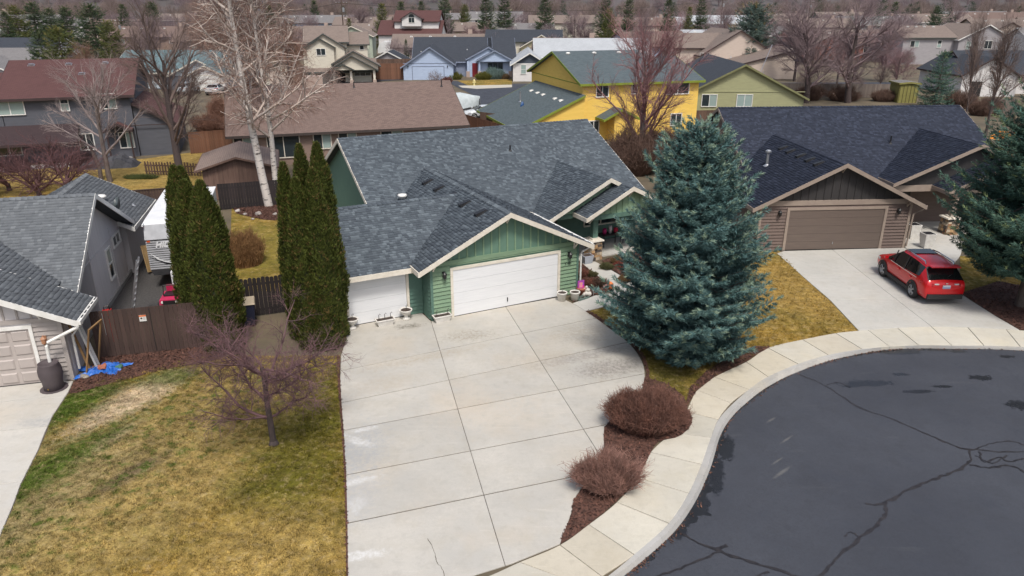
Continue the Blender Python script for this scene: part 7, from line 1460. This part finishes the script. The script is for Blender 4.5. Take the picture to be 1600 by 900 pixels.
for k, (x, y, rx, h, lab) in enumerate(((1262, 156, 2.2, 2.0, 'brown leafless bush left of the wide bare trees'), (1318, 157, 2.6, 1.8, 'brown leafless bush between the trunks of the wide bare trees'), (1380, 158, 1.8, 1.6, 'brown leafless bush just left of the olive yellow shed'), (1500, 168, 2.2, 2.2, 'brown leafless bush right of the small spruce'), (1535, 180, 2.0, 2.0, 'brown leafless bush at the foot of the lean dark tree'), (330, 205, 2.0, 1.8, 'russet bush by the red cedar fence left of the birches'), (385, 200, 2.0, 2.2, 'russet bush behind the timber shed roof'), (355, 186, 2.4, 2.4, 'larger russet bush farther back beyond the timber shed'))):
    bush('leafless_bush', lab, (*at2(x, y), 0), 400+k, 1100, rx, rx*.8, h, (BUSHT, M('russet_twigs', (.24,.12,.08), (.16,.08,.055), 3, .9))[k > 4], .022, .4, group='leafless bushes in the back yards', rag=.45)

# ------------------------------------------------------------------ the far town, woods and hills
FH = 'far houses'
def far_house(x, y, rz, wl, dp, zr, wm, rm, tr, label, wing=0):
    h = thing('far_house', label, 'house', (x, y, 0), R(rz), FH); ev = zr - .42*dp/2
    walls(h, 's', -wl/2, wl/2, 0, dp, dp/2, zr, .42, wm, th=.2); gable(h, 's', -wl/2-.5, wl/2+.5, -.5, dp+.5, dp/2, zr, .42, rm, tr)
    if wing: walls(h, 't', -3, dp/2, wing-3.5, wing+3.5, wing, zr-.7, .5, wm, th=.2); gable(h, 't', -3.5, dp/2, wing-4, wing+4, wing, zr-.7, .5, rm, tr)
    for c in (-wl*.32, -wl*.12, wl*.14): roof_vent(h, c, dp*.38, zr-.42*dp*.12, .42, WHITE, (0, -1), (.5, .5, .22))
    boxpart(h, 'chimney', M('tan_brick', (1,1,1)), wl*.3-.5, wl*.3+.5, dp*.55, dp*.55+.8, zr-1, zr+.9); boxpart(h, 'front_door', DARK if len(label) % 2 else CREAM, -.5, .5, -.04, 0, 0, 2.1)
    for c in (-wl*.3, wl*.28): 
        if not wing or abs(c-wing) > 4: window(h, c, -.02, max(1.5, ev-1.3), 0, 1.8, 1.2, 2, (0, 1))
    return h
def fx(x, d): return (x-800)/FPX*d/_c*.985
for x, d, rz, wl, dp, zr, wm, rm, lab, wing in (
    (700, 175, 2, 22, 12, 5.4, TANW, R_TAN, 'low house with a long tan roof just above the blue house ridge', 0), (640, 250, 3, 30, 13, 6, GRYW, R_TAN, 'long tan roof behind the red roofed house', 0), (740, 262, 0, 22, 12, 6, TANW, R_TAN, 'tan roofed house between the tall conifers', 0), (455, 178, 10, 20, 12, 6, BRNW, R_BRN, 'brown roofed house left of the utility pole', 0), (500, 215, 6, 24, 12, 6, TANW, R_TAN, 'pale tan roof behind the sage gable', 0),
    (615, 330, 0, 18, 11, 6.5, BLUD, R_CHA, 'dark blue house far behind the pointed conifer', -4), (560, 360, 0, 20, 11, 7, WHTW, R_GRY, 'white house far above the utility pole', 0), (880, 150, -8, 14, 10, 5.6, BRNW, R_BRN, 'brown roof beside the pale blue gabled house', 0), (815, 250, 0, 20, 12, 6, TANW, R_GRY, 'grey roofed house behind the dark conifers', 0), (1090, 205, -3, 18, 11, 5.4, WHTW, R_LGT, 'house with a pale grey roof above the tan house', 5), (1150, 220, 0, 16, 11, 6, GRYW, R_GRY, 'grey roofed house right of the pale roof above the tan house', 0),
    (1275, 178, 3, 26, 13, 6.2, REDW, R_TAN, 'brick red walled house behind the wide bare trees', -6), (1330, 175, 0, 16, 11, 5.8, REDW, R_BRN, 'brown roofed brick red house right of the long one behind the bare trees', 0), (1260, 300, 0, 18, 11, 9, NAVY, R_TAN, 'house with a small navy gable far above the bare trees', -3), (1400, 205, -4, 20, 12, 6, GRYW, R_BRN, 'brown roofed house left of the grey gabled house', 4), (1510, 215, 0, 24, 12, 8, TANW, R_TAN, 'tan roofed two storey house behind the grey gabled house', -5), (1575, 235, -5, 24, 12, 8, TANW, R_TAN, 'tan roofed house at the upper right corner', 6), (1590, 150, -5, 16, 11, 7.5, WHTW, R_GRY, 'pale house at the right edge above the white low house', 0),
    (97, 225, 5, 14, 10, 5.2, SLATEW, R_GRY, 'dark house with a grey roof between the left conifers', 0), (290, 215, 5, 24, 12, 6, BRNW, R_BRN, 'brown house behind the bare trees above the teal roof', 0), (390, 190, 8, 22, 12, 6, BRNW, R_BRN, 'brown roof behind the birch limbs', 0), (20, 260, 5, 22, 12, 6, WHTW, R_GRY, 'pale house at the upper left behind the conifers', 0), (180, 290, 0, 20, 12, 6.5, WHTW, R_GRY, 'white house just showing above the left conifers', 0), (1035, 310, 0, 18, 12, 7, WHTW, R_LGT, 'white walled house between the narrow conifers', 0), (925, 300, 0, 24, 12, 7, TANW, R_TAN, 'tan house far behind the mauve trees', 0), (1450, 320, 0, 26, 12, 9, GRYW, R_GRY, 'grey house far behind the small dark conifer', 0), (1350, 330, 0, 24, 12, 8, TANW, R_BRN, 'brown roofed house far above the bare trees', 0), (1180, 340, 0, 22, 12, 8, GRYW, R_TAN, 'tan roofed house far above the broad spruce', 0), (690, 350, 0, 24, 12, 8, TANW, R_GRY, 'grey roofed house far behind the tall green conifer', 0), (330, 330, 0, 24, 12, 8, GRYW, R_TAN, 'tan roofed house far behind the dark trunked tree', 0),
    (430, 262, 4, 22, 12, 7.5, WHTW, R_TAN, 'white walled tan roof seen between the birch tops', 0), (250, 262, 0, 22, 12, 7, TANW, R_BRN, 'brown roof above the dark trunked tree crown', 0), (120, 300, 0, 24, 12, 8, GRYW, R_GRY, 'grey roof over the left conifer tops', 0), (60, 330, 0, 24, 12, 9, TANW, R_TAN, 'tan roof at the upper left skyline', 0), (520, 285, 0, 22, 12, 8, BLUW, R_GRY, 'pale blue house near the top edge by the utility pole', 0), (590, 280, 0, 20, 12, 7.5, TANW, R_TAN, 'tan house near the top edge left of the pointed conifer', 0), (665, 290, 0, 20, 12, 8, CRMW, R_BRN, 'cream house with brown roof behind the red roofed house top', 0), (775, 310, 0, 22, 12, 9, WHTW, R_GRY, 'white house near the top edge between the dark conifer pair', 0), (870, 285, 0, 24, 12, 8, CRMW, R_TAN, 'cream house near the top edge behind the spiky conifer', 0), (985, 270, 0, 22, 12, 7.5, TANW, R_BRN, 'brown roofed house near the top edge by the slim conifer', 0), (1095, 280, 0, 22, 12, 8, GRYW, R_LGT, 'pale roofed house near the top edge above the tan house', 0), (1225, 250, 0, 24, 12, 7.5, TANW, R_TAN, 'tan house near the top edge right of the broad spruce', 0), (1310, 262, 0, 24, 12, 8, GRYW, R_GRY, 'grey house near the top edge above the wide bare trees', 0), (1395, 275, 0, 24, 12, 8.5, WHTW, R_TAN, 'white house with tan roof near the top edge above the shed', 0), (1480, 285, 0, 24, 12, 9, CRMW, R_BRN, 'cream house near the top edge behind the grey gabled house', 0), (1565, 300, 0, 26, 12, 9, GRYW, R_TAN, 'tan roofed grey house at the very top right', 0)):
    far_house(fx(x, d), d, rz, wl, dp, zr, wm, rm, WHITE if wm in (WHTW, GRYW) else MARTRIM, lab, wing)
# leafless woods and dark pines between and beyond the houses, too many to count
def wood(name, n, y0, y1, meshes, hmin, hmax, xw=1.0, seed=1):
    rg = np.random.default_rng(seed); Vs, Fs, o = [], [], 0
    for k in range(n):
        d = y0 + (y1-y0)*rg.random()**1.0; x = rg.uniform(-.84, .84)*d*xw; h = rg.uniform(hmin, hmax); V0, F0 = meshes[k % len(meshes)]
        a = rg.uniform(0, 6.28); c_, s_ = math.cos(a), math.sin(a); V = V0*h; V = np.stack([V[:, 0]*c_-V[:, 1]*s_+x, V[:, 0]*s_+V[:, 1]*c_+d, V[:, 2]], 1); Vs.append(V); Fs.append(F0+o); o += len(V)
    return np.concatenate(Vs), np.concatenate(Fs)
def unit_bare(seed, n=620):
    """whole small tree as blades: trunk, limbs and a broad haze of twigs, 1 m high"""
    rg = np.random.default_rng(seed); L0 = [(0, 0, 0, 0, 0, .42, .022, .014)]
    for k in range(12): a = rg.uniform(0, 6.28); e = rg.uniform(.5, 1.1); l = rg.uniform(.3, .5); z = rg.uniform(.15, .42); L0.append((0, 0, z, l*math.cos(a)*math.cos(e), l*math.sin(a)*math.cos(e), z+l*math.sin(e), .011, .005))
    q = rg.normal(0, 1, (n, 3)); q /= np.linalg.norm(q, axis=1)[:, None]; q *= rg.random((n, 1))**.4*np.array([.40, .40, .40]); q[:, 2] += .60; d = norm(q - np.array([0, 0, .18])) + rg.normal(0, .35, (n, 3)); e = q + norm(d)*rg.uniform(.08, .18, (n, 1))
    tw = np.concatenate([q, e, np.full((n, 1), .0042), np.full((n, 1), .002)], 1); V1, F1 = tubes(np.array(L0), 4); V2, F2 = tubes(tw, 3); return np.concatenate([V1, V2]), np.concatenate([F1, F2+len(V1)])
ub = [unit_bare(k) for k in range(6)]
WOODT = [M('far_mauve_wood', (.27,.205,.215), (.20,.15,.158), .05, .95, isl=.25, world=True), M('far_brown_wood', (.24,.18,.16), (.18,.135,.12), .05, .95, isl=.25, world=True)]
def wood_obj(name, n, y0, y1, hmin, hmax, mat, seed, ms=None):
    V, F = wood(name, n, y0, y1, ms or ub, hmin, hmax, seed=seed); return put(name, np_mesh(name, V, F, mat), kind='stuff')
wood_obj('bare_woodland', 150, 225, 420, 5.5, 9.5, WOODT[0], 3); wood_obj('bare_woodland', 260, 380, 700, 9, 15, WOODT[1], 4); wood_obj('yard_saplings', 120, 150, 250, 3.0, 5.5, WOODT[0], 5)
wood_obj('hedgerow_saplings', 70, 100, 160, 2.0, 3.6, WOODT[1], 6)
cn = [(np.array([v.co[:] for v in smC[k][1].vertices])/10*np.array([1.25, 1.25, 1]), np.array([p.vertices[:] for p in smC[k][1].polygons])) for k in range(1)]
cn = [(c[0].reshape(-1, 3, 3)[::4].reshape(-1, 3)*1.0, np.arange(len(c[0].reshape(-1, 3, 3)[::4])*3).reshape(-1, 3)) for c in cn]
V, F = wood('pines', 105, 215, 560, cn, 7, 14, seed=9); me = np_mesh('pine_woodland', V, F, DK_N); put('pine_woodland', me, kind='stuff')
# wooded rise closing the view
HILL = M('wooded_hillside', (.10,.085,.085), (.07,.065,.06), .03, .95, bmp=1, bscale=.4, world=True)
m = MB(); nx = 60; vs = []
for j, (y, zf) in enumerate(((640, 0), (760, .45), (900, .85), (1100, 1.0), (1500, .9))):
    for i in range(nx+1): x = -1400 + 2800*i/nx; vs.append((x*(.6+.4*y/900), y, zf*(34 + 9*math.sin(i*.45) + 6*math.sin(i*1.13+2) + 4*math.sin(i*2.7)) - .3))
m.add(vs, [(j*(nx+1)+i, j*(nx+1)+i+1, (j+1)*(nx+1)+i+1, (j+1)*(nx+1)+i) for j in range(4) for i in range(nx)]); o = m.build('hills', HILL, None, True); o['kind'] = 'structure'
V, F = wood('ridge', 420, 660, 900, ub, 12, 18, xw=.95, seed=12); i_ = V[:, 1]; zz = np.interp(V[:, 1], [640, 760, 900], [0, .40, .75])*30; V[:, 2] += zz
put('hillside_wood', np_mesh('hillside_wood', V, F, WOODT[0]), kind='stuff')
